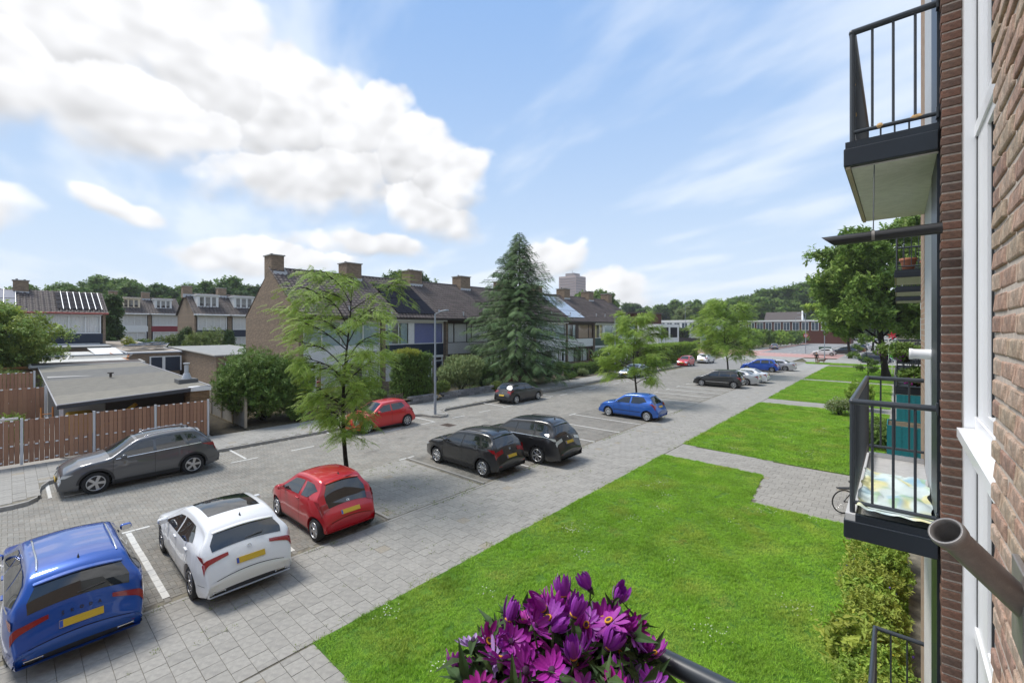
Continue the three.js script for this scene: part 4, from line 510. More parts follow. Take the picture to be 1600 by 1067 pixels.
// --- the three young street trees
tree('street_tree', 'airy young street tree with feathery leaves behind the small red hatchback', [-14.3, 0, 7.75], { seed: 3, h: 7.5, base: 1.9, r: 2.3, geo: PLUME, m: L_FRESH, n: 3300, limbs: 26, along: true, bow: 0.3, trunkR: 0.085, fork: 6, jit: 0.13, droop: 0.06, wide: (t) => t < 0.34 ? lerp(0.14, 0.34, t / 0.34) : t < 0.58 ? lerp(0.34, 0.88, (t - 0.34) / 0.24) : t < 0.82 ? lerp(0.88, 1.02, (t - 0.58) / 0.24) : lerp(1.02, 0.4, (t - 0.82) / 0.18), group: 'young street trees' });
tree('street_tree', 'young street tree with layered feathery crown behind the bright blue hatchback', [-14.2, 0, 29.8], { seed: 8, h: 6.6, base: 1.9, r: 2.1, geo: PLUME, m: L_FRESH, n: 3800, limbs: 24, along: true, bow: 0.12, trunkR: 0.08, fork: 6, jit: 0.16, size: 1.15, droop: 0.2, wide: (t) => t < 0.4 ? lerp(0.7, 1.05, t / 0.4) : lerp(1.05, 0.3, (t - 0.4) / 0.6), group: 'young street trees' });
tree('street_tree', 'broad young street tree behind the parked silver cars near the junction', [-14.6, 0, 53.7], { seed: 14, h: 8.6, base: 2.6, r: 3.4, geo: PLUME, m: L_FRESH, n: 4800, limbs: 26, along: true, bow: 0.2, trunkR: 0.1, fork: 6, jit: 0.2, size: 1.6, droop: 0.12, wide: (t) => t < 0.5 ? lerp(0.6, 1, t / 0.5) : lerp(1, 0.35, (t - 0.5) / 0.5), group: 'young street trees' });
// --- the spruce
{
  const o = thing('spruce_tree', 'tall dark spruce standing in the front gardens before the terrace', 'tree', [-27.0, 0.08, 32.0]), R = rngOf(41), h = 14.6, wood = [bar(new THREE.Vector3(0, 0, 0), new THREE.Vector3(0, h - 0.2, 0), 0.2, 9, 0.02)], pts = [];
  for (let y = 1.2, k = 0; y < h - 0.15; y += lerp(0.34, 0.2, y / h), k++) {
    const t = y / h, reach = (t < 0.28 ? lerp(5.0, 6.1, t / 0.28) : 6.1 * Math.pow((1 - t) / 0.72, 0.95)) , nb = t > 0.9 ? 4 : 7;
    for (let b = 0; b < nb; b++) {
      const a = (b + R() * 0.7) / nb * 6.28 + k * 1.3, L = Math.max(0.25, reach * (0.5 + R() * 0.68)), up = lerp(-0.12, 0.5, t * t), c = Math.cos(a), s = Math.sin(a), P = (u) => new THREE.Vector3(c * L * u, y + L * (up * u - 0.32 * u * u + 0.20 * u * u * u), s * L * u); wood.push(new THREE.TubeGeometry(new THREE.CatmullRomCurve3([P(0), P(0.35), P(0.7), P(1)]), 5, 0.022, 4));
      const n = Math.ceil(L * 7.5); for (let i = 0; i < n; i++) { const u = 0.14 + 0.86 * (i + R()) / n, q = P(u), w = (1 - u) * 0.62 + 0.12, off = (R() - 0.5) * 2 * w * Math.min(1, L * 0.45), sg = Math.sign(off); pts.push([q.x - s * off, q.y - 0.05 - Math.abs(off) * 0.25 + (R() - 0.5) * 0.08, q.z + c * off, c * 0.8 - s * sg * 0.9, -0.35 - R() * 0.35, s * 0.8 + c * sg * 0.9]); }
    }
  }
  part(o, 'trunk', merged(wood), M_BARK); foliage(o, 'crown', NEEDLE, L_NEEDLE, pts, { along: true, size: 1.3, seed: 42, vary: 0.6, hue: 0.2, roll: 0.8 });
}
// --- gardens in front of the terrace
shrub('corner_shrub', 'big dense green shrub at the corner by the garden path', [-27.7, 0.05, 9.75], { seed: 51, rx: 2.5, ry: 2.0, rz: 2.4, geo: SPRIG, m: L_MID, n: 9500, size: 1.2, lumps: 12 });
shrub('garden_shrub', 'loose light green shrub rising behind the corner shrub', [-30.6, 0.05, 12.6], { seed: 52, rx: 1.5, ry: 1.9, rz: 1.3, geo: SPRIG, m: L_OLIVE, n: 3200 });
hedge('conifer_hedge', 'tall clipped conifer hedge with bare stems under its bright green top', -27.6, -26.2, 18.2, 20.9, 3.1, { seed: 53, n: 6000, m: L_MID, size: 1.3, y: 0.4 });
shrub('golden_conifer', 'bright yellow green conifer top over the clipped hedge', [-27.2, 3.0, 19.4], { seed: 531, rx: 1.0, ry: 0.42, rz: 1.2, geo: SPRIGS, m: L_YEL, n: 1500, size: 1.3 });
shrub('variegated_shrub', 'rounded variegated pale green shrub above the stone planter wall', [-26.9, 0.3, 24.5], { seed: 54, rx: 2.0, ry: 1.4, rz: 2.3, geo: SPRIGS, m: L_PALE, n: 6500, size: 1.5 });
shrub('garden_shrub', 'small yellow green shrub beside the stone planter wall', [-26.0, 0.3, 21.7], { seed: 55, rx: 0.7, ry: 0.55, rz: 0.7, geo: SPRIGS, m: L_OLIVE, n: 1400, size: 1.2 });
shrub('garden_shrub', 'dark leafy shrub under the spruce beside the pale variegated bush', [-28.0, 0.1, 28.0], { seed: 56, rx: 1.3, ry: 1.1, rz: 1.2, geo: SPRIG, m: L_DEEP, n: 2600 });
shrub('barberry_shrub', 'low reddish brown shrub at the foot of the spruce', [-25.9, 0.1, 29.6], { seed: 57, rx: 0.9, ry: 0.6, rz: 1.0, geo: SPRIGS, m: L_RUST, n: 2200, size: 1.2 });
shrub('barberry_shrub', 'second reddish shrub beside the spruce trunk near the kerb', [-26.3, 0.1, 32.3], { seed: 571, rx: 0.8, ry: 0.75, rz: 0.8, geo: SPRIGS, m: L_RUST, n: 1500, size: 1.2 });
for (let k = 0; k < 6; k++) { const t = shrub('dwarf_cypress', 'slim upright dwarf cypress in the row past the spruce', [-26.2 - (k % 2) * 0.6, 0.08, 35.6 + k * 0.8], { seed: 60 + k, rx: 0.42, ry: 0.75, rz: 0.42, geo: SPRIGS, m: L_MID, n: 900, lumps: 4, group: 'row of dwarf cypresses', category: 'conifer' }); t.scale.y = 1.15; }
hedge('clipped_hedge', 'low clipped green hedge in front of the silver panelled house', -27.9, -27.0, 41.2, 49.5, 1.25, { seed: 70, n: 4200, m: L_MID, size: 1.2 });
shrub('flowering_shrub', 'shrub dotted with white blossom beside the lamp post', [-28.2, 0.05, 51.2], { seed: 71, rx: 2.2, ry: 1.5, rz: 2.2, geo: SPRIG, m: L_MID, n: 3600, flowers: [mat([0.75, 0.74, 0.70], 0.8), 260, 0.05] });
shrub('garden_shrub', 'round green bush by the pink flowers before the brown door', [-30.5, 0.05, 43.4], { seed: 72, rx: 0.9, ry: 0.7, rz: 0.9, geo: SPRIGS, m: L_MID, n: 1500, size: 1.2 });
hedge('tall_hedge', 'tall dense green hedge along the pavement beside the small red car', -28.0, -25.6, 57.5, 78, 2.95, { seed: 73, n: 9000, geo: SPRIG, m: L_FRESH, size: 1.1 });
shrub('garden_shrub', 'overgrown green shrub between the white blossom and the tall hedge', [-28.6, 0.05, 55.2], { seed: 731, rx: 2.4, ry: 1.9, rz: 2.2, geo: SPRIG, m: L_FRESH, n: 3000, size: 1.2 });
for (const [i, x, s, rx, ry, g, m, lb] of [[0, -26.6, 12.2, 1.0, 0.55, SPRIGS, L_OLIVE, 'weedy green ground plants behind the picket fence'], [1, -27.8, 14.2, 1.2, 0.7, SPRIG, L_OLIVE, 'straggly plants below the white lower window'], [2, -26.3, 16.2, 0.9, 0.6, SPRIG, L_MID, 'leafy plant behind the red car at the picket fence'], [3, -28.6, 16.8, 1.3, 0.9, SPRIG, L_MID, 'garden shrub before the house with the navy band'], [4, -25.8, 38.8, 0.8, 0.4, SPRIGS, L_MID, 'low ground plants past the row of cypresses'], [5, -25.7, 27.4, 0.5, 0.4, SPRIGS, L_OLIVE, 'tuft of low green plants by the kerb before the spruce'], [6, -26.5, 42.2, 0.8, 0.4, SPRIGS, L_PALE, 'greyish low plant in the gravel garden'], [7, -25.9, 10.9, 0.6, 0.5, SPRIG, L_MID, 'low plants at the foot of the corner shrub']]) shrub('garden_plant', lb, [x, 0.08, s], { seed: 80 + i, rx, ry, rz: rx, geo: g, m, n: 1100, category: 'plant' });
// --- trees by the flats and beyond the junction
tree('chestnut_tree', 'large chestnut tree beside the flats past the balconies', [-1.2, 0, 62], { seed: 21, h: 16.5, base: 5.8, r: 5.9, geo: BIGLEAF, m: leafM([0.20, 0.31, 0.06]), n: 8500, limbs: 30, size: 1.9, bow: 0.5, trunkR: 0.34, fork: 7, jit: 0.17, vary: 0.6, wide: (t) => t < 0.35 ? lerp(0.62, 1, t / 0.35) : Math.sqrt(Math.max(0.04, 1 - ((t - 0.35) / 0.68) ** 2)) });
tree('roadside_tree', 'light green roadside tree left of the chestnut over the parked cars', [-6.4, 0, 100], { seed: 22, h: 13.5, base: 6.2, r: 4.8, geo: CLUMP, m: L_FRESH, n: 3000, limbs: 22, bow: 0.5, trunkR: 0.25, jit: 0.2 });
tree('roadside_tree', 'smaller roadside tree behind the chestnut beside the far cars', [-4.2, 0, 135], { seed: 24, h: 14, base: 6.5, r: 5, geo: CLUMP, m: L_MID, n: 2600, limbs: 20, bow: 0.5, trunkR: 0.25, jit: 0.2 });
tree('sapling', 'thin young sapling in the lawn before the chestnut', [-1.9, 0, 47], { seed: 25, h: 5, base: 1.8, r: 1.1, geo: SPRIG, m: L_MID, n: 700, limbs: 10, trunkR: 0.05 });
// background woods: a few kinds, each tree a copy at its own place
{
  const kinds = [31, 32, 33].map((sd, i) => tree('background_tree', 'x', [0, 0, 0], { seed: sd, h: 15, base: 2.0, r: 6.6, geo: CLUMP, m: [L_DEEP, L_MID, L_MID][i], n: 3600, limbs: 24, size: 1.5, bow: 0.6, trunkR: 0.3, fork: 6, jit: 0.19, vary: 0.55, wide: (t) => t < 0.4 ? lerp(0.7, 1, t / 0.4) : Math.sqrt(Math.max(0.05, 1 - ((t - 0.4) / 0.62) ** 2)), group: 'trees on the skyline' }));
  const R = rngOf(88), used = [0, 0, 0];
  const place = (x, s, h, lb, k) => { const sc = h / 15, q = used[k]++ ? copyOf(kinds[k], [x, 0, s], R() * 6.28, lb, [sc * (0.9 + R() * 0.3), sc, sc * (0.9 + R() * 0.3)]) : kinds[k]; if (q === kinds[k]) { q.position.set(x, 0, -s); q.scale.setScalar(sc); q.userData.label = lb; } };
  // beyond the junction (seen over the low white buildings)
  const A = 'tree in the dark wood behind the low flat roofed houses', B = 'tall tree in the rounded wood above the long red brick building', C = 'tree on the skyline behind the garages and row houses', D = 'tree over the terrace roofs';
  for (let i = 0; i < 15; i++) place(-140 + i * 7.2 + (R() - 0.5) * 5, 262 - i * 1.5 + (R() - 0.5) * 26, 15.5 + R() * 4, A, i % 3 === 1 ? 1 : i % 3);
  for (let i = 0; i < 11; i++) place(-64 + i * 5.8 + (R() - 0.5) * 3, 262 + (R() - 0.5) * 30, 16 + 8 * Math.sin(Math.PI * (i + 0.5) / 11) + R() * 2, B, i % 3);
  for (let i = 0; i < 9; i++) place(-38 + i * 6 + R() * 3, 330 + R() * 60, 13 + R() * 3, B, i % 3);
  for (let i = 0; i < 26; i++) { const a = -94 + i * 1.55, d = 168 + R() * 24, ar = a * Math.PI / 180; place(Math.sin(ar) * d, Math.cos(ar) * d, (i > 6 && i < 16 ? 17.5 : 14) + R() * 3, C, i % 3); }
  for (const [x, s, h] of [[-92, 68, 18.5], [-88, 62, 17]]) place(x, s, h, 'dark tree top showing over the second chimney of the terrace', 0);
  for (const [x, s, h] of [[-78, 96, 15.5], [-80, 134, 17], [-84, 142, 16]]) place(x, s, h, D, 1);
}
tree('yellow_tree', 'small yellowish tree over the low white buildings past the junction', [-62, 0, 172], { seed: 26, h: 13, base: 1, r: 5, geo: CLUMP, m: L_PALE, n: 1500, limbs: 16, trunkR: 0.2, bow: 0.5 });
// leafy trees in the yards at far left
tree('garden_tree', 'broad light green leafy tree in the yard behind the garages', [-46, 0, -0.9], { seed: 27, h: 6.9, base: 2.6, r: 3.5, geo: SPRIG2, m: leafM([0.33, 0.43, 0.11]), n: 5600, limbs: 26, size: 1.7, bow: 0.5, trunkR: 0.18, jit: 0.2, fork: 7, hue: 0.4 });
shrub('garden_shrub', 'bright green shrub below the broad yard tree at the orange fence', [-40, 0, -2.6], { seed: 28, rx: 2.6, ry: 2.0, rz: 2.4, geo: SPRIG2, m: L_FRESH, n: 3200, size: 1.4 });
tree('garden_tree', 'dark leafy tree at the edge beside the grey solar house', [-56, 0, -3.8], { seed: 29, h: 9.2, base: 2, r: 3.4, geo: SPRIG2, m: L_MID, n: 3500, limbs: 18, size: 1.7, trunkR: 0.15 });
tree('fir_tree', 'dark narrow tree between the solar roof and the dormer houses', [-86, 0, 9.9], { seed: 30, h: 10.0, base: 0.6, r: 1.5, geo: CLUMP, m: L_DEEP, n: 1600, limbs: 20, size: 0.9, trunkR: 0.15, wide: (t) => 1 - 0.8 * t });
shrub('golden_shrub', 'round golden yellow shrub beyond the gravel garage roof', [-72, 0, 10.1], { seed: 35, rx: 1.0, ry: 2.2, rz: 1.0, geo: SPRIG, m: L_YEL, n: 1500, size: 1.4 });
for (const [i, x, s, rx, ry, m, lb] of [[0, -84, 16.2, 2.4, 1.9, L_OLIVE, 'pale green shrub before the cream dormer house'], [1, -82, 18.0, 1.6, 2.6, L_DEEP, 'dark pointed shrub before the red banded house'], [2, -74, 18.6, 3.0, 2.3, L_OLIVE, 'grey green shrub left of the awning house'], [3, -84, 13.2, 2.0, 1.6, L_MID, 'green shrub beside the golden one behind the garage roof'], [4, -71.8, 20.8, 0.7, 2.2, L_DEEP, 'little dark cypress before the cream awning']]) shrub('garden_shrub', lb, [x, 0.6, s], { seed: 100 + i, rx, ry, rz: rx, geo: SPRIG2, m, n: 1500, size: 1.5 });
hedge('clipped_hedge', 'long straight clipped hedge behind the gravel roof', -69, -67.5, 17.6, 27, 3.0, { seed: 104, n: 4200, geo: SPRIG, m: L_MID, size: 1.2 });
// shrub belt on the far side of the junction
for (let i = 0; i < 14; i++) { const R = rngOf(200 + i); shrub('verge_shrub', i < 9 ? 'shrub in the green verge along the crossing road' : 'shrub in the verge behind the parked white caravan', [-36.5 + i * 0.82 + R() * 1.5, 0, 121 + (i < 9 ? i * 1.2 : (i - 8) * 9 + 8) + R() * 3], { seed: 210 + i, rx: 3.4, ry: 2.0 + R() * 0.8, rz: 3.6, geo: CLUMP, m: i % 3 ? L_FRESH : L_MID, n: 520, group: 'shrubs in the verge', size: 0.8 }); }
hedge('tall_hedge', 'tall dark hedge beside the black fence past the junction', -60, -46, 128, 132, 5.2, { seed: 230, n: 2600, geo: CLUMP, m: L_DEEP, size: 0.6 });
// border below the balconies
{ const R = rngOf(301); for (let i = 0; i < 11; i++) shrub('border_plant', i % 2 ? 'yellow green bushy plant in the border under the balconies' : 'fresh green leafy plant in the border under the balconies', [-0.22 + (R() - 0.5) * 0.45, 0, 6.6 + i * 0.66], { seed: 310 + i, rx: 0.48, ry: 0.26 + 0.2 * R(), rz: 0.52, geo: i % 3 ? SPRIGS : SPRIG, m: i % 2 ? leafM([0.33, 0.40, 0.07]) : L_FRESH, n: i % 3 ? 900 : 520, size: 1.0, group: i % 2 ? 'yellow border plants' : 'green border plants', category: 'plant', flowers: i % 3 === 1 ? [mat([0.10, 0.05, 0.32], 0.8), 60, 0.016] : [mat([0.62, 0.50, 0.03], 0.8), 60, 0.013] });
  shrub('garden_shrub', 'white flowering shrub on the lawn by the path', [-2.7, 0, 34.2], { seed: 330, rx: 0.9, ry: 0.5, rz: 0.8, geo: SPRIGS, m: L_PALE, n: 1300, flowers: [mat([0.7, 0.72, 0.6], 0.8), 200, 0.03] }); shrub('garden_shrub', 'upright green shrub behind the white flowering one', [-1.9, 0, 37], { seed: 331, rx: 0.8, ry: 1.0, rz: 0.8, geo: SPRIG, m: L_FRESH, n: 1200 }); shrub('garden_shrub', 'broad dark green shrub beside the teal cupboard', [-0.6, 0, 26.5], { seed: 332, rx: 1.0, ry: 0.55, rz: 1.4, geo: SPRIG, m: L_MID, n: 2000 }); }
// ---------------------------------------------------------------- cars: a lofted body, panes, lamps and trim laid on its surface
const M_TYRE = mat([0.018, 0.018, 0.019], 0.85), M_RIM = mat([0.55, 0.56, 0.58], 0.32, { metalness: 0.85 }), M_RIMD = mat([0.03, 0.03, 0.032], 0.5), M_TRIM = mat([0.022, 0.022, 0.024], 0.6),
  M_SEAM = mat([0.012, 0.012, 0.013], 0.9), M_CHROME = mat([0.75, 0.76, 0.78], 0.18, { metalness: 1 }), M_CARGLASS = phys([0.012, 0.015, 0.017], 0.02, { ior: 1.85 }),
  M_RED = phys([0.26, 0.008, 0.012], 0.14, { clearcoat: 1 }), M_LAMP = phys([0.62, 0.65, 0.68], 0.1, { clearcoat: 1, metalness: 0.5 }), M_PLATE = mat([0.66, 0.43, 0.03], 0.45, { map: G3 }), M_PLATEBLUE = mat([0.02, 0.08, 0.4], 0.5), M_AMBER = phys([0.6, 0.2, 0.02], 0.2, { clearcoat: 1 });
const paint = (c, metal = 0.15, rough = 0.38) => phys(c, rough, { metalness: metal, clearcoat: 1, clearcoatRoughness: 0.03 });
function wheelGeo(R, spokes, rimR) {
  const w = 0.2, pts = [[rimR, -w / 2 + 0.01], [R - 0.035, -w / 2], [R - 0.008, -w / 2 + 0.03], [R, -w / 2 + 0.06], [R, w / 2 - 0.06], [R - 0.008, w / 2 - 0.03], [R - 0.035, w / 2], [rimR, w / 2 - 0.01]].map(([a, b]) => new THREE.Vector2(a, b));
  const tyre = new THREE.LatheGeometry(pts, 36); tyre.rotateX(Math.PI / 2);
  const barrel = [new THREE.CylinderGeometry(rimR - 0.012, rimR - 0.012, 0.12, 28), ]; barrel[0].rotateX(Math.PI / 2);
  const rim = [], hub = new THREE.CylinderGeometry(0.05, 0.06, 0.03, 14); hub.rotateX(Math.PI / 2); hub.translate(0, 0, 0.088); rim.push(hub);
  const ring = new THREE.TorusGeometry(rimR - 0.008, 0.014, 6, 32); ring.translate(0, 0, 0.09); rim.push(ring);
  for (let k = 0; k < spokes; k++) {
    const sh = new THREE.Shape(), a = spokes > 6 ? 0.016 : 0.03, b = spokes > 6 ? 0.022 : 0.042, r1 = rimR - 0.012; sh.moveTo(-a, 0.03); sh.lineTo(-b, r1); sh.lineTo(b, r1); sh.lineTo(a, 0.03); sh.closePath();
    const g = new THREE.ExtrudeGeometry(sh, { depth: 0.016, bevelEnabled: true, bevelSize: 0.004, bevelThickness: 0.006, bevelSegments: 1 }); g.translate(0, 0, 0.066); g.rotateZ(k / spokes * Math.PI * 2); rim.push(g);
  }
  return { tyre, barrel: barrel[0], rim: merged(rim) };
}
const wheelCache = new Map(), FONT = await new FontLoader().loadAsync('fonts/droid/droid_sans_bold.typeface.json');
function buildCar(name, sp, label, group) {
  const { L, W: HWid } = sp, hw = HWid / 2, pf = sp.prof, N = pf.length - 1, cl = sp.clear ?? 0.2;
  const root = thing(name, label, 'car', [0, 0, 0], 0, group), fine = sp.fine ?? 1;
  const curve = (u) => { // centripetal-like Catmull-Rom, tension limited
    u = clamp(u, 0, N); const i = Math.min(Math.floor(u), N - 1), f = u - i, p1 = pf[i], p2 = pf[i + 1], p0 = pf[i - 1] ?? p1, p3 = pf[i + 2] ?? p2;
    const d = (a, b) => Math.max(1e-4, Math.hypot(b[0] - a[0], b[1] - a[1])), d01 = d(p0, p1), d12 = d(p1, p2), d23 = d(p2, p3), out = [0, 0];
    for (const k of [0, 1]) {
      const m1 = i > 0 ? ((p1[k] - p0[k]) / d01 * d12 + (p2[k] - p1[k]) / d12 * d01) / (d01 + d12) * d12 : p2[k] - p1[k], m2 = i < N - 1 ? ((p2[k] - p1[k]) / d12 * d23 + (p3[k] - p2[k]) / d23 * d12) / (d12 + d23) * d12 : p2[k] - p1[k];
      const f2 = f * f, f3 = f2 * f, c = sp.tense ?? 0.62; out[k] = (2 * f3 - 3 * f2 + 1) * p1[k] + (f3 - 2 * f2 + f) * m1 * c + (-2 * f3 + 3 * f2) * p2[k] + (f3 - f2) * m2 * c;
    }
    return out;
  };
  const R = sp.wheelR, Ra = R + (sp.archGap ?? 0.055), [tf, tr] = sp.axles;
  const bottom = (t) => { let y = cl + 0.06 * smooth(0.5, 0, t) + 0.10 * smooth(L - 0.5, L, t); for (const c of [tf, tr]) { const q = Ra * Ra - (t - c) ** 2; if (q > 0) y = Math.max(y, R + Math.sqrt(q)); } return y; };
  const belt = sp.belt, tum = sp.tumble ?? 0.50;
  const plan = (t) => 1 - (sp.cf ?? 0.20) * Math.pow(clamp(1 - t / (sp.af ?? 0.85)), 2.2) - (0.05 + (sp.cr ?? 0.12)) * Math.pow(clamp(1 - (L - t) / ((sp.ar ?? 0.75) + 0.2)), 1.8);
  const beltAt = (t) => belt[0] + (belt[1] - belt[0]) * clamp((t - tf) / (tr - tf), -0.3, 1.3);
  const side = (t, y) => {
    const b = beltAt(t); let k = y < 0.32 ? lerp(0.935, 0.985, smooth(cl, 0.32, y)) : y < 0.62 ? lerp(0.985, 1.0, smooth(0.32, 0.62, y)) : lerp(1.0, 0.968, smooth(0.62, b, y));
    let w = hw * k * plan(t) - Math.max(0, y - b) * tum - smooth(b - 0.02, b + 0.22, y) * (0.025 + (sp.pinch ?? 0.07) * smooth(tr - 0.6, L - 0.1, t)); for (const c of [tf, tr]) w += 0.016 * Math.exp(-(((t - c) / (Ra * 0.9)) ** 2)) * smooth(b, b - 0.2, y); if (sp.crease) w -= 0.012 * Math.exp(-(((y - (b - 0.13)) / 0.035) ** 2));
    return Math.max(0.05, w);
  };
  const sec = (u) => {
    const [t, top] = curve(u), e = 0.02, a = curve(u - e), c = curve(u + e), sl = Math.abs((c[1] - a[1]) / Math.max(1e-3, Math.abs(c[0] - a[0])));
    const crown = Math.min(0.10, (sp.crown ?? 0.035) * (1 + Math.min(sl, 3) * 0.7)), yb = Math.min(bottom(t), top - 0.02), r = Math.min(sp.round ?? 0.095, (top - yb) * 0.3), cr = Math.min(crown, (top - yb) * 0.25);
    return { t, top, yb, r, cr, ye: top - cr };
  };
  const S = (u, v, sg, q = sec(u)) => { // v 0..1 side, 1..2 rounded shoulder, 2..3 across to the centre line
    if (v <= 1) { const y = lerp(q.yb, q.ye - q.r, v); return new THREE.Vector3(q.t - L / 2, y, sg * side(q.t, y)); }
    const w1 = side(q.t, q.ye - q.r), wi = Math.max(0.02, w1 - q.r * 1.1);
    if (v <= 2) { const a = (v - 1) * Math.PI / 2; return new THREE.Vector3(q.t - L / 2, q.ye - q.r + Math.sin(a) * q.r, sg * (wi + Math.cos(a) * (w1 - wi))); }
    const f = 3 - v; return new THREE.Vector3(q.t - L / 2, q.top - q.cr * f * f, sg * wi * f);
  };
  // stations
  const us = []; const n0 = Math.round(70 * fine); let len = 0; const cum = [[0, 0]]; for (let i = 1; i <= 400; i++) { const a = curve((i - 1) / 400 * N), b = curve(i / 400 * N); len += Math.hypot(b[0] - a[0], b[1] - a[1]); cum.push([len, i / 400 * N]); }
  for (let i = 0, k = 0; i <= n0; i++) { const l = len * i / n0; while (k < 399 && cum[k + 1][0] < l) k++; us.push(lerp(cum[k][1], cum[k + 1][1], clamp((l - cum[k][0]) / (cum[k + 1][0] - cum[k][0])))); }
  const uOf = (t) => { let lo = 0.6, hi = N - 0.6; for (let i = 0; i < 40; i++) { const m = (lo + hi) / 2; curve(m)[0] < t ? (lo = m) : (hi = m); } return (lo + hi) / 2; };
  for (const c of [tf, tr]) for (let k = 0; k <= 14; k++) us.push(uOf(c + Ra * Math.cos(Math.PI * k / 14) * (k === 0 || k === 14 ? 1.004 : 1)));
  us.sort((a, b) => a - b);
  const vs = [0, 0.12, 0.25, 0.4, 0.55, 0.7, 0.82, 0.92, 1, 1.25, 1.5, 1.75, 2, 2.2, 2.4, 2.6, 2.8, 3];
  { // body skin
    const pos = [], idx = [], row = vs.length * 2 + 1; // right side up, over, left side down, plus underside seam
    for (const u of us) { const q = sec(u); for (const v of vs) { const p = S(u, v, 1, q); pos.push(p.x, p.y, p.z); } for (let k = vs.length - 1; k >= 0; k--) { const p = S(u, vs[k], -1, q); pos.push(p.x, p.y, p.z); } const p = S(u, 0, 1, q); pos.push(p.x, p.y, p.z); }
    for (let i = 0; i < us.length - 1; i++) for (let k = 0; k < row - 1; k++) { const a = i * row + k, b = a + row; idx.push(a, b, a + 1, a + 1, b, b + 1); }
    let g = new THREE.BufferGeometry(); g.setAttribute('position', new THREE.Float32BufferAttribute(pos, 3)); g.setIndex(idx); g = toCreasedNormals(g, 0.7); part(root, 'body', uvm(g), sp.paint);
  }
    const patch = (nm, u0, u1, v0, v1, m, off = 0.004, nu = 8, nv = 8, sides = [1, -1], edge, at) => { // region of the skin in (u, v); edge(a) -> [v0, v1]
    const one = (sg) => {
      const pos = [], idx = [];
      for (let i = 0; i <= nu; i++) for (let k = 0; k <= nv; k++) {
        const a = i / nu, [w0, w1] = edge ? edge(a) : [v0, v1], [u, v] = at ? at(a, k / nv) : [lerp(u0, u1, a), lerp(w0, w1, k / nv)], p = S(u, v, sg), du = S(u + 0.01, v, sg).sub(S(u - 0.01, v, sg)), dv = S(u, Math.min(v + 0.01, 3), sg).sub(S(u, v - 0.01, sg)), n = du.cross(dv).normalize().multiplyScalar(sg);
        if (v > 2 ? n.y < 0 && Math.abs(n.x) < 0.9 : n.z * sg < 0) n.negate(); if (v > 1.5 && u > N / 2 && n.x < 0 && n.y < 0.3) n.negate(); if (v > 1.5 && u < N / 2 && n.x > 0 && n.y < 0.3) n.negate();
        p.addScaledVector(n, off); pos.push(p.x, p.y, p.z);
      }
      for (let i = 0; i < nu; i++) for (let k = 0; k < nv; k++) { const a = i * (nv + 1) + k, b = a + nv + 1; sg > 0 ? idx.push(a, b, a + 1, a + 1, b, b + 1) : idx.push(a, a + 1, b, a + 1, b + 1, b); }
      const g = new THREE.BufferGeometry(); g.setAttribute('position', new THREE.Float32BufferAttribute(pos, 3)); g.setIndex(idx); g.computeVertexNormals(); return uvm(g);
    };
    return one.call(null, 1) && (sides === 'both' ? part(root, nm, [one(1), one(-1)], m) : sides.map((sg) => part(root, nm, one(sg), m)));
  };
  const topSide = (t) => { const q = sec(uOf(t)); return q.ye - q.r; };
  const sidePatch = (nm, f, m, off = 0.004, nu = 10, nv = 6, parent = root, sides = [1, -1]) => sides.map((sg) => { // f(a,b) -> [t,y]
    const pos = [], idx = [];
    for (let i = 0; i <= nu; i++) for (let k = 0; k <= nv; k++) { const [t, y] = f(i / nu, k / nv); pos.push(t - L / 2, y, sg * (side(t, y) + off)); }
    for (let i = 0; i < nu; i++) for (let k = 0; k < nv; k++) { const a = i * (nv + 1) + k, b = a + nv + 1; sg > 0 ? idx.push(a, b, a + 1, a + 1, b, b + 1) : idx.push(a, a + 1, b, a + 1, b + 1, b); }
    const g = new THREE.BufferGeometry(); g.setAttribute('position', new THREE.Float32BufferAttribute(pos, 3)); g.setIndex(idx); g.computeVertexNormals(); return part(parent, nm, uvm(g), m);
  });
  const line = (pts, wd, m, nm, off = 0.0025) => { const n = Math.max(2, pts.length * 4); sidePatch(nm, (a, b) => { const s = a * (pts.length - 1), i = Math.min(pts.length - 2, Math.floor(s)), f = s - i, p = pts[i], q = pts[i + 1], dx = q[0] - p[0], dy = q[1] - p[1], l = Math.hypot(dx, dy); return [lerp(p[0], q[0], f) - dy / l * (b - 0.5) * wd, lerp(p[1], q[1], f) + dx / l * (b - 0.5) * wd]; }, m, off, n, 1); };
  // side glass between window edges: each entry [t0 bottom, t1 bottom, t0 top, t1 top, drop at the rear bottom]
  const wm = sp.winGap ?? 0.03, outline = [];
  for (const [a0, a1, b0, b1, rise = 0] of sp.windows) {
    sidePatch('side_window', (a, b) => { const tb = lerp(a0, a1, a), tt = lerp(b0, b1, a), yb = beltAt(tb) + 0.02 + rise * smooth(0.5, 1, a); let t = lerp(tb, tt, b); const yt = Math.min(topSide(tt) - wm, 9); return [t, Math.max(yb, lerp(yb, Math.max(yb + 0.01, yt), b))]; }, M_CARGLASS, 0.007, 16, 12);
  }
  if (sp.chromeLine) line([[sp.windows[0][0], beltAt(sp.windows[0][0]) + 0.008], [2.2, beltAt(2.2) + 0.008], [sp.windows.at(-1)[1], beltAt(sp.windows.at(-1)[1]) + 0.008]], 0.018, M_CHROME, 'window_trim', 0.006);
  // windscreen, rear window (profile control indices), roof glass
  const [w0, w1] = sp.screen, [r0, r1] = sp.rear, uY0 = (y) => { let lo = r0, hi = N; for (let i = 0; i < 40; i++) { const m = (lo + hi) / 2; curve(m)[1] > y ? (lo = m) : (hi = m); } return (lo + hi) / 2; };
  patch('windscreen', w0, w1, 2.06, 3, M_CARGLASS, 0.004, 8, 8, 'both');
  const rw = sp.rearInset ?? 0.1;
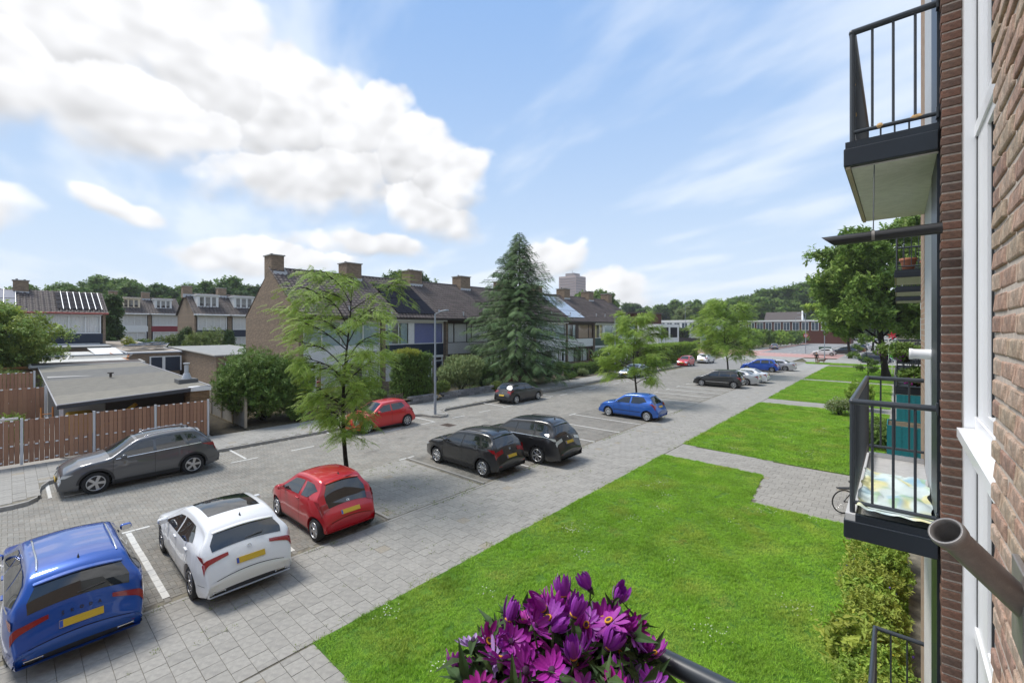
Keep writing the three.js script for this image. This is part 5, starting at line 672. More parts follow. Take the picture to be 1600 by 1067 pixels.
  patch('rear_window', r0, r1, 2, 3, M_CARGLASS, 0.005, 8, 8, 'both', (a) => [2 + rw + (sp.rearFlare ?? 0) * a, 3]);
  if (sp.roofGlass) patch('glass_roof', sp.roofGlass[0], sp.roofGlass[1], 2.12, 3, M_CARGLASS, 0.004, 8, 6, 'both');
  patch('rear_bumper', uY0(sp.gate ?? 0.56), uY0(sp.skirt ?? 0.36), 1, 3, sp.paint, 0.018, 5, 12, 'both', () => [1.0, 3]);
  { // spoiler lip over the rear window
    const pos = [], idx = [], n = 24, sec4 = [[-0.06, 0.006], [0.085, -0.012], [0.085, -0.032], [-0.02, -0.06]]; for (let i = 0; i <= n; i++) { const f = i / n * 2 - 1, p = S(r0 - 0.06, 3 - Math.abs(f) * 0.97, f < 0 ? -1 : 1); for (const [dx, dy] of sec4) pos.push(p.x + dx * (1 - 0.35 * f ** 4), p.y + dy, p.z); } for (let i = 0; i < n; i++) for (let k = 0; k < 4; k++) { const a = i * 4 + k, b = i * 4 + (k + 1) % 4; idx.push(a, b, a + 4, b, b + 4, a + 4); }
    let g = new THREE.BufferGeometry(); g.setAttribute('position', new THREE.Float32BufferAttribute(pos, 3)); g.setIndex(idx); g = toCreasedNormals(g, 0.6); if (!sp.noSpoiler) part(root, 'spoiler', uvm(g), sp.paint); }
  if (sp.darkTail) patch('tailgate_panel', sp.darkTail[0], sp.darkTail[1], 2.08, 3, M_TRIM, 0.003, 5, 6, 'both');
  // rear: lamps, plate, bumper, seams
  const [l0, l1] = sp.tail, uY = (y) => { let lo = r0, hi = N; for (let i = 0; i < 40; i++) { const m = (lo + hi) / 2; curve(m)[1] > y ? (lo = m) : (hi = m); } return (lo + hi) / 2; };
  const ul0 = uY(l1), ul1 = uY(l0), tin = sp.tailIn ?? 2.35, tc = sp.tailMat ?? M_RED;
  const keep = sp.tailTaper ?? 0.8; patch('tail_lamp', 0, 1, 1, tin, tc, 0.012, 6, 12, [1, -1], null, (a, k) => [lerp(ul0 + (ul1 - ul0) * 0.04 * k, lerp(ul1, lerp(ul0, ul1, keep), k), a), lerp(1.0, tin, k)]);
  const tl = sp.tailSide ?? 0.28; sidePatch('tail_lamp', (a, b) => { const y = lerp(l0 + 0.03, l1 - 0.005, b); const te = Math.min(curve(uY(y))[0] - 0.02, L - 0.03); return [lerp(te - tl * (0.35 + 0.65 * b), te, a), y]; }, tc, 0.012, 6, 4);
  patch('rear_bumper_trim', uY(sp.skirt ?? 0.36), N - 0.02, 0, 3, sp.skirtMat ?? M_TRIM, 0.012, 4, 10, 'both', () => [1.0, 3]);
  const onRear = (y, z) => { const u = uY(y), q = sec(u), wi = side(q.t, q.ye - q.r) - q.r, v = 3 - clamp(Math.abs(z) / wi), p = S(u, v, Math.sign(z) || 1), a = S(u - 0.03, v, 1), b = S(u + 0.03, v, 1); return { p, tilt: Math.atan2(b.x - a.x, a.y - b.y) }; };
  const stick = (nm, geo, m, y, z, off = 0.006, parent = root) => { const { p, tilt } = onRear(y, z); const o = part(parent, nm, geo, m); o.position.set(p.x + off * Math.cos(tilt), p.y + off * Math.sin(tilt), p.z); o.rotation.z = tilt; return o; };
  const py = sp.plateY, plate = stick('rear_plate', rbox(0.012, 0.112, 0.52, 0.004), M_PLATE, py, 0, 0.012);
  const ps = part(plate, 'plate_band', new THREE.BoxGeometry(0.004, 0.1, 0.04), M_PLATEBLUE); ps.position.set(0.006, 0, 0.238);
  if (sp.letters) [...sp.letters].forEach((ch, i, all) => { const g = new TextGeometry(ch, { font: FONT, size: 0.05, depth: 0.004, curveSegments: 3 }); g.computeBoundingBox(); g.translate(-(g.boundingBox.min.x + g.boundingBox.max.x) / 2, 0, 0); g.rotateY(Math.PI / 2); stick('letter', g, M_TRIM, py + 0.125, -(i - (all.length - 1) / 2) * 0.11, 0.004); });
  else stick('emblem', (() => { const g = new THREE.TorusGeometry(0.04, 0.007, 6, 20); g.rotateY(Math.PI / 2); g.scale(1, 0.72, 1); return g; })(), M_CHROME, sp.emblemY ?? py + 0.16, 0, 0.006);
  if (sp.emblemY && sp.toyota) stick('emblem', (() => { const a = new THREE.TorusGeometry(0.026, 0.005, 5, 16); a.scale(0.55, 1, 1); const b = new THREE.TorusGeometry(0.026, 0.005, 5, 16); b.scale(1.2, 0.5, 1); b.translate(0, 0.012, 0); const g = merged([a, b]); g.rotateY(Math.PI / 2); return g; })(), M_CHROME, sp.emblemY, 0, 0.007);
  const wip = stick('rear_wiper', rbox(0.015, 0.018, 0.34, 0.006), M_TRIM, sp.wiperY ?? lerp(curve(r1)[1], curve(r0)[1], 0.14), -0.12, 0.02); wip.rotation.x = 0.12;
  line([[L - 0.36, cl + 0.28], [L - 0.12, cl + 0.30]], 0.007, M_SEAM, 'bumper_seam');
  patch('tailgate_seam', uY(sp.gate ?? 0.56), uY((sp.gate ?? 0.56) + 0.012), 2.05, 3, M_SEAM, 0.003, 1, 8, 'both');
  if (sp.reflector) for (const z of [-1, 1]) stick('rear_reflector', rbox(0.01, 0.035, 0.14, 0.004), M_RED, sp.reflector, z * hw * 0.72, 0.005);
  if (sp.exhaust) for (const z of [-1, 1]) { const o = stick('exhaust_trim', rbox(0.03, 0.045, 0.22, 0.012), M_CHROME, sp.exhaust, z * hw * 0.62, 0.006); const d = part(o, 'exhaust_opening', rbox(0.006, 0.026, 0.18, 0.008), M_SEAM); d.position.x = 0.014; }
  if (sp.redLine) patch('bumper_strip', uY(sp.redLine + 0.012), uY(sp.redLine), 1.2, 3, M_RED, 0.006, 1, 12, 'both', () => [1.2, 3]);
  // front: lamps, grille, plate
  const uF = (y) => { let lo = 0, hi = w0; for (let i = 0; i < 40; i++) { const m = (lo + hi) / 2; curve(m)[1] < y ? (lo = m) : (hi = m); } return (lo + hi) / 2; };
  const [h0, h1] = sp.head ?? [0.62, 0.76];
  patch('headlamp', uF(h0), uF(h1), 1, 2.4, M_LAMP, 0.01, 6, 10, [1, -1], (a) => [0.85, lerp(2.2, 2.42, a)]);
  sidePatch('headlamp', (a, b) => { const y = lerp(h0 + 0.03, h1 - 0.02, b), te = curve(uF(y))[0] + 0.02; return [lerp(te, te + 0.26 * (0.4 + 0.6 * b), a), y]; }, M_LAMP, 0.01, 6, 4);
  patch('grille', uF(sp.grille?.[0] ?? 0.36), uF(sp.grille?.[1] ?? 0.5), 2.35, 3, M_TRIM, 0.006, 4, 8, 'both');
  { const u = uF(0.53), q = S(u, 3, 1), o = part(root, 'front_plate', rbox(0.012, 0.112, 0.52, 0.004), M_PLATE); o.position.set(q.x - 0.02, q.y, 0); }
  // sides: door seams, handles, sill
  const [dA, dB, dC] = sp.doors;
  line([[dA + 0.05, cl + 0.10], [dA, 0.55], [dA + 0.02, beltAt(dA)]], 0.008, M_SEAM, 'door_seam'); line([[dB, cl + 0.10], [dB, beltAt(dB)]], 0.008, M_SEAM, 'door_seam');
  if (dC) line([[dC - 0.28, cl + 0.12], [dC - 0.2, 0.48], [dC, 0.72], [dC + 0.05, beltAt(dC)]], 0.008, M_SEAM, 'door_seam');
  line([[dA + 0.05, cl + 0.10], [(dA + (dC ?? dB)) / 2, cl + 0.10], [(dC ?? dB + 0.25) - 0.28, cl + 0.10]], 0.008, M_SEAM, 'door_seam');
  for (const sg of [1, -1]) for (const d of [dB, dC].filter(Boolean)) { const y = beltAt(d) - 0.09, t = d - 0.13, h = part(root, 'door_handle', rbox(0.19, 0.03, 0.035, 0.012), sp.handleMat ?? sp.paint); h.position.set(t - L / 2, y, sg * (side(t, y) + 0.012)); }
  sidePatch('sill', (a, b) => [lerp(tf + Ra + 0.01, tr - Ra - 0.01, a), lerp(cl + 0.002, cl + (sp.clad ? 0.15 : 0.06), b)], sp.clad ? M_TRIM : sp.sillMat ?? M_TRIM, 0.005, 8, 2);
  if (sp.clad) for (const c of [tf, tr]) sidePatch('arch_trim', (a, b) => { const an = Math.PI * (0.02 + 0.96 * a), rr = Ra + b * 0.065; return [c - Math.cos(an) * rr, R + Math.sin(an) * rr]; }, M_TRIM, 0.007, 18, 2);
  if (sp.bodyStrip) line([[dA, 0.5], [(dA + tr) / 2, 0.5], [tr - Ra - 0.05, 0.5]], 0.03, sp.bodyStrip, 'side_strip', 0.01);
  // mirrors
  for (const sg of [1, -1]) { const t = sp.windows[0][0] + 0.2, y = beltAt(t) + 0.07, m = part(root, 'wing_mirror', rbox(0.13, 0.13, 0.2, 0.055, 4), sp.mirrorMat ?? sp.paint); m.position.set(t - L / 2, y, sg * (side(t, beltAt(t)) + 0.10)); const gl = part(m, 'mirror_glass', rbox(0.006, 0.09, 0.15, 0.003), M_CHROME); gl.position.x = 0.064; }
  // underbody and wheels
  part(root, 'underbody', (() => { const g = rbox(L * 0.9, 0.32, HWid - 0.52, 0.06); g.translate(0, cl + 0.14, 0); return g; })(), M_SEAM);
  const key = R + '/' + sp.spokes; if (!wheelCache.has(key)) wheelCache.set(key, wheelGeo(R, sp.spokes, R * 0.68)); const wg = wheelCache.get(key);
  for (const c of [tf, tr]) for (const sg of [1, -1]) { const w = new THREE.Group(); w.name = 'wheel'; w.position.set(c - L / 2, R, sg * (hw - 0.115)); if (sg < 0) w.rotation.y = Math.PI; w.rotation.z = c; root.add(w); part(w, 'tyre', wg.tyre, M_TYRE); part(w, 'wheel_barrel', wg.barrel, M_RIMD); part(w, 'rim', wg.rim, sp.rimMat ?? M_RIM); }
  // roof furniture
  if (sp.rails) { const [a, b] = sp.rails; for (const sg of [1, -1]) { const pts = []; for (let k = 0; k <= 8; k++) { const u = lerp(a, b, k / 8), p = S(u, 2.06, sg); p.y += 0.035 * Math.min(1, Math.min(k, 8 - k) * 1.2); pts.push(p); } part(root, 'roof_rail', new THREE.TubeGeometry(new THREE.CatmullRomCurve3(pts), 16, 0.014, 6), sp.railMat ?? M_CHROME); } }
  { const u = sp.antennaU ?? (r0 - 0.35), p = S(u, 3, 1), g = new THREE.ConeGeometry(0.03, 0.07, 8); g.scale(1.8, 1, 0.6); const o = part(root, 'antenna', g, sp.antennaMat ?? M_TRIM); o.position.set(p.x, p.y + 0.03, 0); }
  return root;
}
// car kinds: profile = nose bottom, nose, bonnet edge, bonnet, scuttle, screen top, roof, roof end, rear window foot, tail, bumper, bottom
const CAR = {
  wagon: { L: 4.69, W: 1.74, wheelR: 0.335, axles: [0.92, 3.60], belt: [0.90, 0.98], clear: 0.17, spokes: 5, prof: [[0.06, 0.2], [0, 0.46], [0.10, 0.68], [0.55, 0.86], [1.28, 0.98], [2.08, 1.39], [2.9, 1.46], [4.24, 1.41], [4.53, 1.02], [4.60, 0.80], [4.69, 0.56], [4.60, 0.27]], screen: [4.05, 4.95], rear: [7.12, 7.92],
    windows: [[1.42, 2.42, 2.12, 2.46], [2.50, 3.40, 2.54, 3.36], [3.48, 4.3, 3.44, 4.1, 0.05]], doors: [1.35, 2.46, 3.44], tail: [0.80, 0.95], tailIn: 2.44, tailTaper: 0.4, tailSide: 0.22, plateY: 0.72, letters: 'ŠKODA', rails: [5.3, 6.8], rearInset: 0.1, pinch: 0.015, chromeLine: true, exhaust: 0.34, redLine: 0.42, skirt: 0.38, gate: 0.58, cr: 0.10, ar: 0.55, cf: 0.22, railMat: M_CHROME },
  compact: { L: 4.42, W: 1.80, wheelR: 0.325, axles: [0.86, 3.59], belt: [0.90, 0.99], clear: 0.16, spokes: 10, prof: [[0.06, 0.2], [0, 0.46], [0.10, 0.68], [0.5, 0.85], [1.22, 0.98], [2.02, 1.37], [2.6, 1.44], [3.80, 1.36], [4.16, 1.05], [4.27, 0.90], [4.42, 0.58], [4.33, 0.25]], screen: [4.05, 4.95], rear: [7.15, 7.93],
    windows: [[1.36, 2.40, 2.08, 2.42], [2.48, 3.52, 2.50, 3.22, 0.06]], doors: [1.3, 2.44, 3.4], tail: [0.84, 0.99], tailIn: 2.46, tailTaper: 0.4, tailSide: 0.2, plateY: 0.78, emblemY: 0.97, roofGlass: [5.12, 6.55], rearInset: 0.1, exhaust: 0.32, skirt: 0.36, gate: 0.62, cr: 0.12, ar: 0.6, rimMat: mat([0.2, 0.2, 0.21], 0.35, { metalness: 0.8 }), crease: true },
  city: { L: 3.42, W: 1.63, wheelR: 0.285, axles: [0.66, 2.98], belt: [0.90, 1.02], clear: 0.17, spokes: 6, prof: [[0.05, 0.2], [0, 0.46], [0.08, 0.68], [0.34, 0.84], [0.86, 1.0], [1.52, 1.42], [2.05, 1.475], [2.86, 1.42], [3.16, 0.98], [3.24, 0.86], [3.42, 0.58], [3.33, 0.26]], screen: [4.05, 4.95], rear: [7.1, 8.98],
    windows: [[1.0, 2.06, 1.56, 2.10], [2.22, 2.86, 2.22, 2.62, 0.16]], doors: [0.95, 2.14], tail: [0.80, 1.0], tailIn: 2.16, tailTaper: 0.9, tailSide: 0.2, plateY: 0.68, emblemY: 0.90, toyota: true, rearInset: 0.14, skirt: 0.30, skirtMat: null, gate: 0.56, cr: 0.13, ar: 0.6, wiperY: 1.4 },
  crossover: { L: 4.14, W: 1.76, wheelR: 0.325, axles: [0.83, 3.41], belt: [0.98, 1.06], clear: 0.2, spokes: 10, prof: [[0.06, 0.24], [0, 0.5], [0.10, 0.76], [0.42, 0.93], [1.14, 1.06], [1.82, 1.44], [2.5, 1.52], [3.60, 1.46], [3.94, 1.08], [4.03, 0.90], [4.14, 0.62], [4.06, 0.30]], screen: [4.05, 4.95], rear: [7.12, 7.92],
    windows: [[1.28, 2.28, 1.90, 2.30], [2.36, 3.26, 2.38, 3.06, 0.05], [3.34, 3.66, 3.2, 3.42, 0.06]], doors: [1.22, 2.32, 3.22], tail: [0.88, 1.04], tailIn: 2.42, tailSide: 0.3, plateY: 0.74, emblemY: 0.98, rails: [5.3, 6.95], rearInset: 0.1, skirt: 0.46, gate: 0.66, cr: 0.12, clad: true, reflector: 0.52, railMat: M_TRIM },
  suv: { L: 4.66, W: 1.80, wheelR: 0.35, axles: [0.92, 3.59], belt: [1.04, 1.10], clear: 0.2, spokes: 7, prof: [[0.06, 0.26], [0, 0.54], [0.10, 0.82], [0.45, 0.98], [1.22, 1.10], [1.98, 1.58], [2.7, 1.66], [4.10, 1.60], [4.43, 1.16], [4.52, 0.98], [4.66, 0.64], [4.57, 0.32]], screen: [4.05, 4.95], rear: [7.1, 7.93],
    windows: [[1.38, 2.40, 2.04, 2.43], [2.48, 3.40, 2.50, 3.36], [3.48, 4.14, 3.44, 3.90, 0.03]], doors: [1.3, 2.44, 3.44], tail: [0.98, 1.11], tailIn: 2.4, tailSide: 0.34, plateY: 0.9, emblemY: 1.08, rails: [5.4, 6.95], rearInset: 0.1, skirt: 0.48, gate: 0.66, cr: 0.11, reflector: 0.58, chromeLine: true, railMat: M_TRIM, tailMat: phys([0.5, 0.52, 0.5], 0.12, { clearcoat: 1 }) },
  supermini: { L: 3.88, W: 1.67, wheelR: 0.29, axles: [0.76, 3.24], belt: [0.92, 0.98], clear: 0.18, spokes: 9, prof: [[0.06, 0.22], [0, 0.48], [0.10, 0.70], [0.40, 0.86], [1.06, 0.99], [1.74, 1.42], [2.3, 1.49], [3.26, 1.42], [3.62, 1.0], [3.70, 0.88], [3.88, 0.60], [3.80, 0.28]], screen: [4.05, 4.95], rear: [7.1, 7.95],
    windows: [[1.2, 2.16, 1.78, 2.18], [2.26, 3.2, 2.28, 2.98, 0.1]], doors: [1.15, 2.2], tail: [0.82, 1.02], tailIn: 2.25, tailSide: 0.2, plateY: 0.82, emblemY: 0.96, rearInset: 0.14, skirt: 0.3, skirtMat: null, gate: 0.6, cr: 0.13, bodyStrip: M_TRIM },
  mpv: { L: 4.27, W: 1.78, wheelR: 0.31, axles: [0.82, 3.60], belt: [0.96, 1.06], clear: 0.18, spokes: 7, prof: [[0.06, 0.22], [0, 0.48], [0.10, 0.72], [0.35, 0.88], [1.0, 1.06], [1.9, 1.55], [2.6, 1.60], [3.75, 1.50], [4.05, 1.08], [4.13, 0.92], [4.27, 0.60], [4.18, 0.28]], screen: [4.05, 4.95], rear: [7.1, 7.93],
    windows: [[1.25, 2.3, 1.96, 2.32], [2.4, 3.3, 2.42, 3.22], [3.38, 3.84, 3.3, 3.52, 0.04]], doors: [1.18, 2.36, 3.34], tail: [0.78, 1.02], tailIn: 2.25, tailSide: 0.26, plateY: 0.84, rearInset: 0.12, skirt: 0.34, gate: 0.6, cr: 0.12, bodyStrip: M_CHROME },
  qash: { L: 4.39, W: 1.81, wheelR: 0.35, axles: [0.87, 3.52], belt: [1.0, 1.10], clear: 0.2, spokes: 5, prof: [[0.06, 0.24], [0, 0.52], [0.10, 0.80], [0.46, 1.0], [1.2, 1.12], [1.92, 1.55], [2.6, 1.64], [3.74, 1.56], [4.14, 1.16], [4.24, 0.96], [4.39, 0.64], [4.30, 0.3]], screen: [4.05, 4.95], rear: [7.12, 7.92],
    windows: [[1.36, 2.36, 2.0, 2.38], [2.44, 3.34, 2.46, 3.16], [3.42, 3.78, 3.3, 3.5, 0.06]], doors: [1.28, 2.4, 3.36], tail: [0.92, 1.08], tailIn: 2.4, tailSide: 0.38, plateY: 0.76, rearInset: 0.12, skirt: 0.46, gate: 0.66, cr: 0.12, clad: true, chromeLine: true, rails: [5.4, 6.9], roofGlass: [5.1, 6.7], crease: true },
  hatch: { L: 4.05, W: 1.70, wheelR: 0.31, axles: [0.80, 3.30], belt: [0.92, 1.0], clear: 0.17, spokes: 5, prof: [[0.06, 0.2], [0, 0.46], [0.10, 0.68], [0.42, 0.85], [1.12, 0.98], [1.86, 1.38], [2.4, 1.45], [3.40, 1.38], [3.78, 1.02], [3.87, 0.88], [4.05, 0.58], [3.96, 0.26]], screen: [4.05, 4.95], rear: [7.1, 7.94],
    windows: [[1.26, 2.24, 1.9, 2.26], [2.34, 3.32, 2.36, 3.06, 0.08]], doors: [1.2, 2.3, 3.2], tail: [0.80, 0.98], tailIn: 2.32, tailSide: 0.26, plateY: 0.62, rearInset: 0.14, skirt: 0.34, gate: 0.52, cr: 0.13 },
  saloon: { L: 4.70, W: 1.82, wheelR: 0.325, axles: [0.85, 3.66], belt: [0.90, 0.97], clear: 0.16, spokes: 7, prof: [[0.06, 0.2], [0, 0.44], [0.10, 0.66], [0.6, 0.84], [1.5, 0.96], [2.3, 1.35], [2.8, 1.41], [3.5, 1.35], [4.12, 1.04], [4.55, 1.0], [4.70, 0.62], [4.60, 0.26]], screen: [4.05, 4.95], rear: [7.05, 7.9],
    windows: [[1.62, 2.6, 2.34, 2.62], [2.7, 3.66, 2.72, 3.4, 0.04]], doors: [1.5, 2.65, 3.6], tail: [0.76, 0.92], tailIn: 2.4, tailSide: 0.26, plateY: 0.80, rearInset: 0.1, skirt: 0.34, gate: 0.52, cr: 0.14, wiperY: 1.3, noSpoiler: true },
};
function carOf(kind, name, color, label, { turn = 0, x, s, fine = 1, group, metal, ...more }) {
  const k = CAR[kind], p = paint(color, metal), sp = { ...k, ...more, fine, paint: p }; if (sp.skirtMat === null) sp.skirtMat = p;
  const c = buildCar(name, sp, label, group), ax = (sp.axles[0] + sp.axles[1]) / 2 - sp.L / 2; // x, s is where the middle of the wheelbase stands
  c.position.set(x - ax * Math.cos(turn), more.y ?? 0, -s + ax * Math.sin(turn)); c.rotation.y = turn; return c;
}
// ---------------------------------------------------------------- fence and yards on the left
const M_BOARD = [[0.40, 0.215, 0.135], [0.36, 0.19, 0.12], [0.44, 0.24, 0.15]].map((c) => mat(c, 0.7, { map: rep(T_CONC, 2) })), M_SPACER = mat([0.68, 0.68, 0.68], 0.5), M_POST = mat([0.56, 0.57, 0.59], 0.5, { metalness: 0.2 });
function boardFence(x, s0, s1, y0, y1, label, panels, group) {
  const o = thing('board_fence', label, 'fence', [0, 0, 0], 0, group), R = rngOf(Math.round(s0 * 7 - x)), n = panels, bg = rbox(0.026, y1 - y0 - 0.04, 0.128, 0.005, 1), sg = rbox(0.04, 0.05, 0.085, 0.004, 1);
  for (let k = 0; k <= n; k++) { const p = part(o, 'post', rbox(0.08, y1 - y0 + 0.08, 0.08, 0.006, 1), M_POST); p.position.set(x, (y0 + y1) / 2 + 0.02, -lerp(s0, s1, k / n)); }
  for (let k = 0; k < n; k++) { const a = lerp(s0, s1, k / n) + 0.05, b = lerp(s0, s1, (k + 1) / n) - 0.05, m = Math.round((b - a) / 0.138), up = R() * 0.03; for (let i = 0; i < m; i++) { const s = lerp(a, b, (i + 0.5) / m), front = i % 2 ? 0.014 : -0.014, bd = part(o, 'board', bg, M_BOARD[Math.floor(R() * 3)]); bd.position.set(x + front, (y0 + y1) / 2 + up, -s); if (i % 2 === 0) for (const y of [y0 + 0.12, y0 + (y1 - y0) * 0.42, y1 - 0.035]) { const q = part(o, 'spacer', sg, M_SPACER); q.position.set(x + 0.012, y + up, -s); } } }
  return o;
}
boardFence(-25.5, -3.72, 6.49, 0.15, 1.86, 'brown board fence with white spacers along the pavement behind the grey car', 5);
boardFence(-30.5, -4.0, 1.2, 0.1, 2.62, 'brown board fence across the yard left of the flat garage roof', 2, 'fences inside the yard'); boardFence(-36.5, -4.0, 1.0, 0.1, 2.95, 'second brown board fence further back in the yard', 2, 'fences inside the yard');
{ // flat roofed open garage
  const o = thing('garage', 'open flat roofed garage with grey felt roof behind the board fence', 'garage', [0, 0, 0]), A = V(-43, 2.80, 1.35), B = V(-26.15, 2.20, 1.35), C = V(-26.15, 2.50, 6.75), D = V(-43, 2.85, 6.6), dn = (p, d) => p.clone().add(new THREE.Vector3(0, -d, 0));
  const M_FELT = [[0.26, 0.245, 0.21], [0.215, 0.205, 0.18], [0.18, 0.18, 0.175]].map((c) => mat(c, 0.95, { map: rep(T_CONC, 0.35) })), L = (a, b, t) => a.clone().lerp(b, t), cuts = [0, 0.16, 0.52, 0.8, 1]; for (let i = 0; i < 4; i++) part(o, 'roof_felt', quad([L(B, A, cuts[i]), L(C, D, cuts[i]), dn(L(C, D, cuts[i + 1]), -0.006), dn(L(B, A, cuts[i + 1]), -0.006)]), M_FELT[i % 3]);
  part(o, 'fascia', [quad([B, C, dn(C, 0.17), dn(B, 0.14)]), quad([dn(A, 0.15), A, B, dn(B, 0.14)])], mat([0.05, 0.055, 0.065], 0.6)); part(o, 'trim', [bar(dn(B, -0.02), dn(C, -0.02), 0.03, 6), bar(dn(C, -0.02), dn(D, -0.02), 0.03, 6), bar(dn(B, 0.02), dn(A, 0.02), 0.03, 6)], mat([0.33, 0.33, 0.34], 0.6));
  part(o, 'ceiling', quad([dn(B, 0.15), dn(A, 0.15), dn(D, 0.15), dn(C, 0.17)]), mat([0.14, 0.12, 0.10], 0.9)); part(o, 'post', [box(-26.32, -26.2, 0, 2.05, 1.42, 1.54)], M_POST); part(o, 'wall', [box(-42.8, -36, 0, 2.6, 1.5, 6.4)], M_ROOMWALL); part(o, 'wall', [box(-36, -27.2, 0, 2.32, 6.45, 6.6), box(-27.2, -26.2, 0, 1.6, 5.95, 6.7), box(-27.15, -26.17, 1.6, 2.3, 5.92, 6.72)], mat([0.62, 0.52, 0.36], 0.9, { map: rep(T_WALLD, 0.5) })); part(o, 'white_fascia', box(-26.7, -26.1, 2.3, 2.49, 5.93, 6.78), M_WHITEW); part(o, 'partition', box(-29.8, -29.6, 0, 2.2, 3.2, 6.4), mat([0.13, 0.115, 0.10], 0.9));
  const f = part(o, 'flue', [bar(V(-28.6, 2.56, 6.3), V(-28.6, 3.0, 6.3), 0.28, 12, 0.14), bar(V(-28.6, 3.0, 6.3), V(-28.6, 3.45, 6.3), 0.1, 12), bar(V(-28.6, 3.5, 6.3), V(-28.6, 3.56, 6.3), 0.15, 12)], M_LEAD); void f; part(o, 'flue_curb', box(-29.0, -28.1, 2.5, 2.72, 5.85, 6.7), mat([0.12, 0.12, 0.12], 0.8)); part(o, 'roof_vent', [bar(V(-34, 2.6, 3.9), V(-34, 2.82, 3.9), 0.06, 10), bar(V(-34, 2.82, 3.9), V(-34, 2.88, 3.9), 0.14, 10)], M_GUT);
}
{ // things stored under the roof
  const o = thing('stored_machine', 'yellow machine with black parts standing under the open garage', 'machine', [-28.2, 0, 2.2]); const y = mat([0.62, 0.36, 0.02], 0.45); part(o, 'body', (() => { const g = rbox(1.5, 0.9, 0.9, 0.12, 3); g.translate(0, 1.1, 0); return g; })(), y); part(o, 'cover', (() => { const g = rbox(0.9, 0.5, 0.8, 0.15, 3); g.rotateZ(0.2); g.translate(0.9, 1.35, -1.1); return g; })(), M_TRIM); part(o, 'arm', bar(new THREE.Vector3(-0.3, 0.6, -0.6), new THREE.Vector3(0.5, 1.75, -1.9), 0.09, 8), y); for (const [a, b] of [[-0.5, 0.4], [0.5, 0.4], [-0.5, -0.4], [0.5, -0.4]]) part(o, 'wheel', (() => { const g = new THREE.TorusGeometry(0.26, 0.1, 8, 18); g.translate(a, 0.36, b); return g; })(), M_TYRE);
  const w = thing('white_railing', 'low white wooden railing in the yard behind the board fence', 'railing', [0, 0, 0]); for (const y of [1.35, 1.62]) part(w, 'rail', box(-27.6, -27.54, y, y + 0.08, -3, 0.3), M_WHITEW); for (let s = -2.9; s < 0.35; s += 0.55) part(w, 'post', box(-27.66, -27.604, 0, 1.75, s, s + 0.07), M_WHITEW);
  const l = thing('ladder', 'orange wooden ladder leaning by the garage post', 'ladder', [-27.3, 0, 0.95]); for (const s of [0, -0.35]) part(l, 'stile', bar(new THREE.Vector3(0, 0, s), new THREE.Vector3(-0.35, 2.0, s), 0.03, 6), mat([0.5, 0.2, 0.05], 0.7)); for (let k = 1; k < 7; k++) part(l, 'rung', bar(new THREE.Vector3(-0.35 * k / 7, 2 * k / 7, 0), new THREE.Vector3(-0.35 * k / 7, 2 * k / 7, -0.35), 0.018, 6), mat([0.5, 0.2, 0.05], 0.7));
  shrub('yard_shrub', 'sparse green bush between the yard fences', [-29.4, 0, -0.1], { seed: 401, rx: 0.75, ry: 0.75, rz: 0.7, geo: SPRIG, m: L_FRESH, n: 650 }); shrub('yard_shrub', 'brownish hedge plant behind the yard fences', [-40, 1.4, -0.6], { seed: 402, rx: 1.6, ry: 0.8, rz: 2.2, geo: SPRIGS, m: L_OLIVE, n: 1800 });
}
// garage rows and sheds behind
function flatShed(name, label, x0, x1, s0, s1, y0, y1, wallM, roofM, opt = {}) { // roof height runs from y0 (near, x1) to y1 (far, x0)
  const o = thing(name, label, 'garage', [0, 0, 0], 0, 'garages and sheds behind the fence'), P = (x, s, d = 0) => V(x, lerp(y1, y0, (x - x0) / (x1 - x0)) + d, s);
  part(o, 'roof_felt', quad([P(x1, s0), P(x1, s1), P(x0, s1), P(x0, s0)]), roofM); part(o, 'roof_edge', [bar(P(x1, s0, -0.05), P(x1, s1, -0.05), 0.1, 6), bar(P(x1, s0, -0.05), P(x0, s0, -0.05), 0.1, 6), bar(P(x1, s1, -0.05), P(x0, s1, -0.05), 0.1, 6)], opt.edge ?? M_CONC2);
  part(o, 'wall', [quad([V(x1 - 0.1, 0, s0 + 0.1), V(x1 - 0.1, 0, s1 - 0.1), P(x1 - 0.1, s1 - 0.1, -0.02), P(x1 - 0.1, s0 + 0.1, -0.02)]), quad([V(x0, 0, s0 + 0.1), V(x1 - 0.1, 0, s0 + 0.1), P(x1 - 0.1, s0 + 0.1, -0.02), P(x0, s0 + 0.1, -0.02)]), quad([V(x0, 0, s1 - 0.1), V(x1 - 0.1, 0, s1 - 0.1), P(x1 - 0.1, s1 - 0.1, -0.02), P(x0, s1 - 0.1, -0.02)])], wallM);
  for (const [a, b, ya, yb] of opt.doors ?? []) { const d = part(o, 'garage_door', box(x1 - 0.08, x1 - 0.02, ya, yb, a, b), opt.doorM ?? M_NAVYP); part(d, 'door_frame', [box(x1 - 0.08, x1 + 0.02, ya, yb + 0.1, a - 0.12, a - 0.003), box(x1 - 0.08, x1 + 0.02, ya, yb + 0.1, b + 0.003, b + 0.12), box(x1 - 0.08, x1 + 0.02, yb + 0.003, yb + 0.1, a, b)], M_WHITEW); }
  for (const [xx, s, l, tl] of opt.solar ?? []) { const p = part(o, 'solar_panel', (() => { const g = rbox(1.7, 0.04, l, 0.005, 1); g.rotateZ(tl ?? 0.22); g.translate(xx, lerp(y1, y0, (xx - x0) / (x1 - x0)) + 0.42, -s); return g; })(), phys([0.30, 0.36, 0.44], 0.2, { clearcoat: 1, metalness: 0.2 })); void p; }
  return o;
}
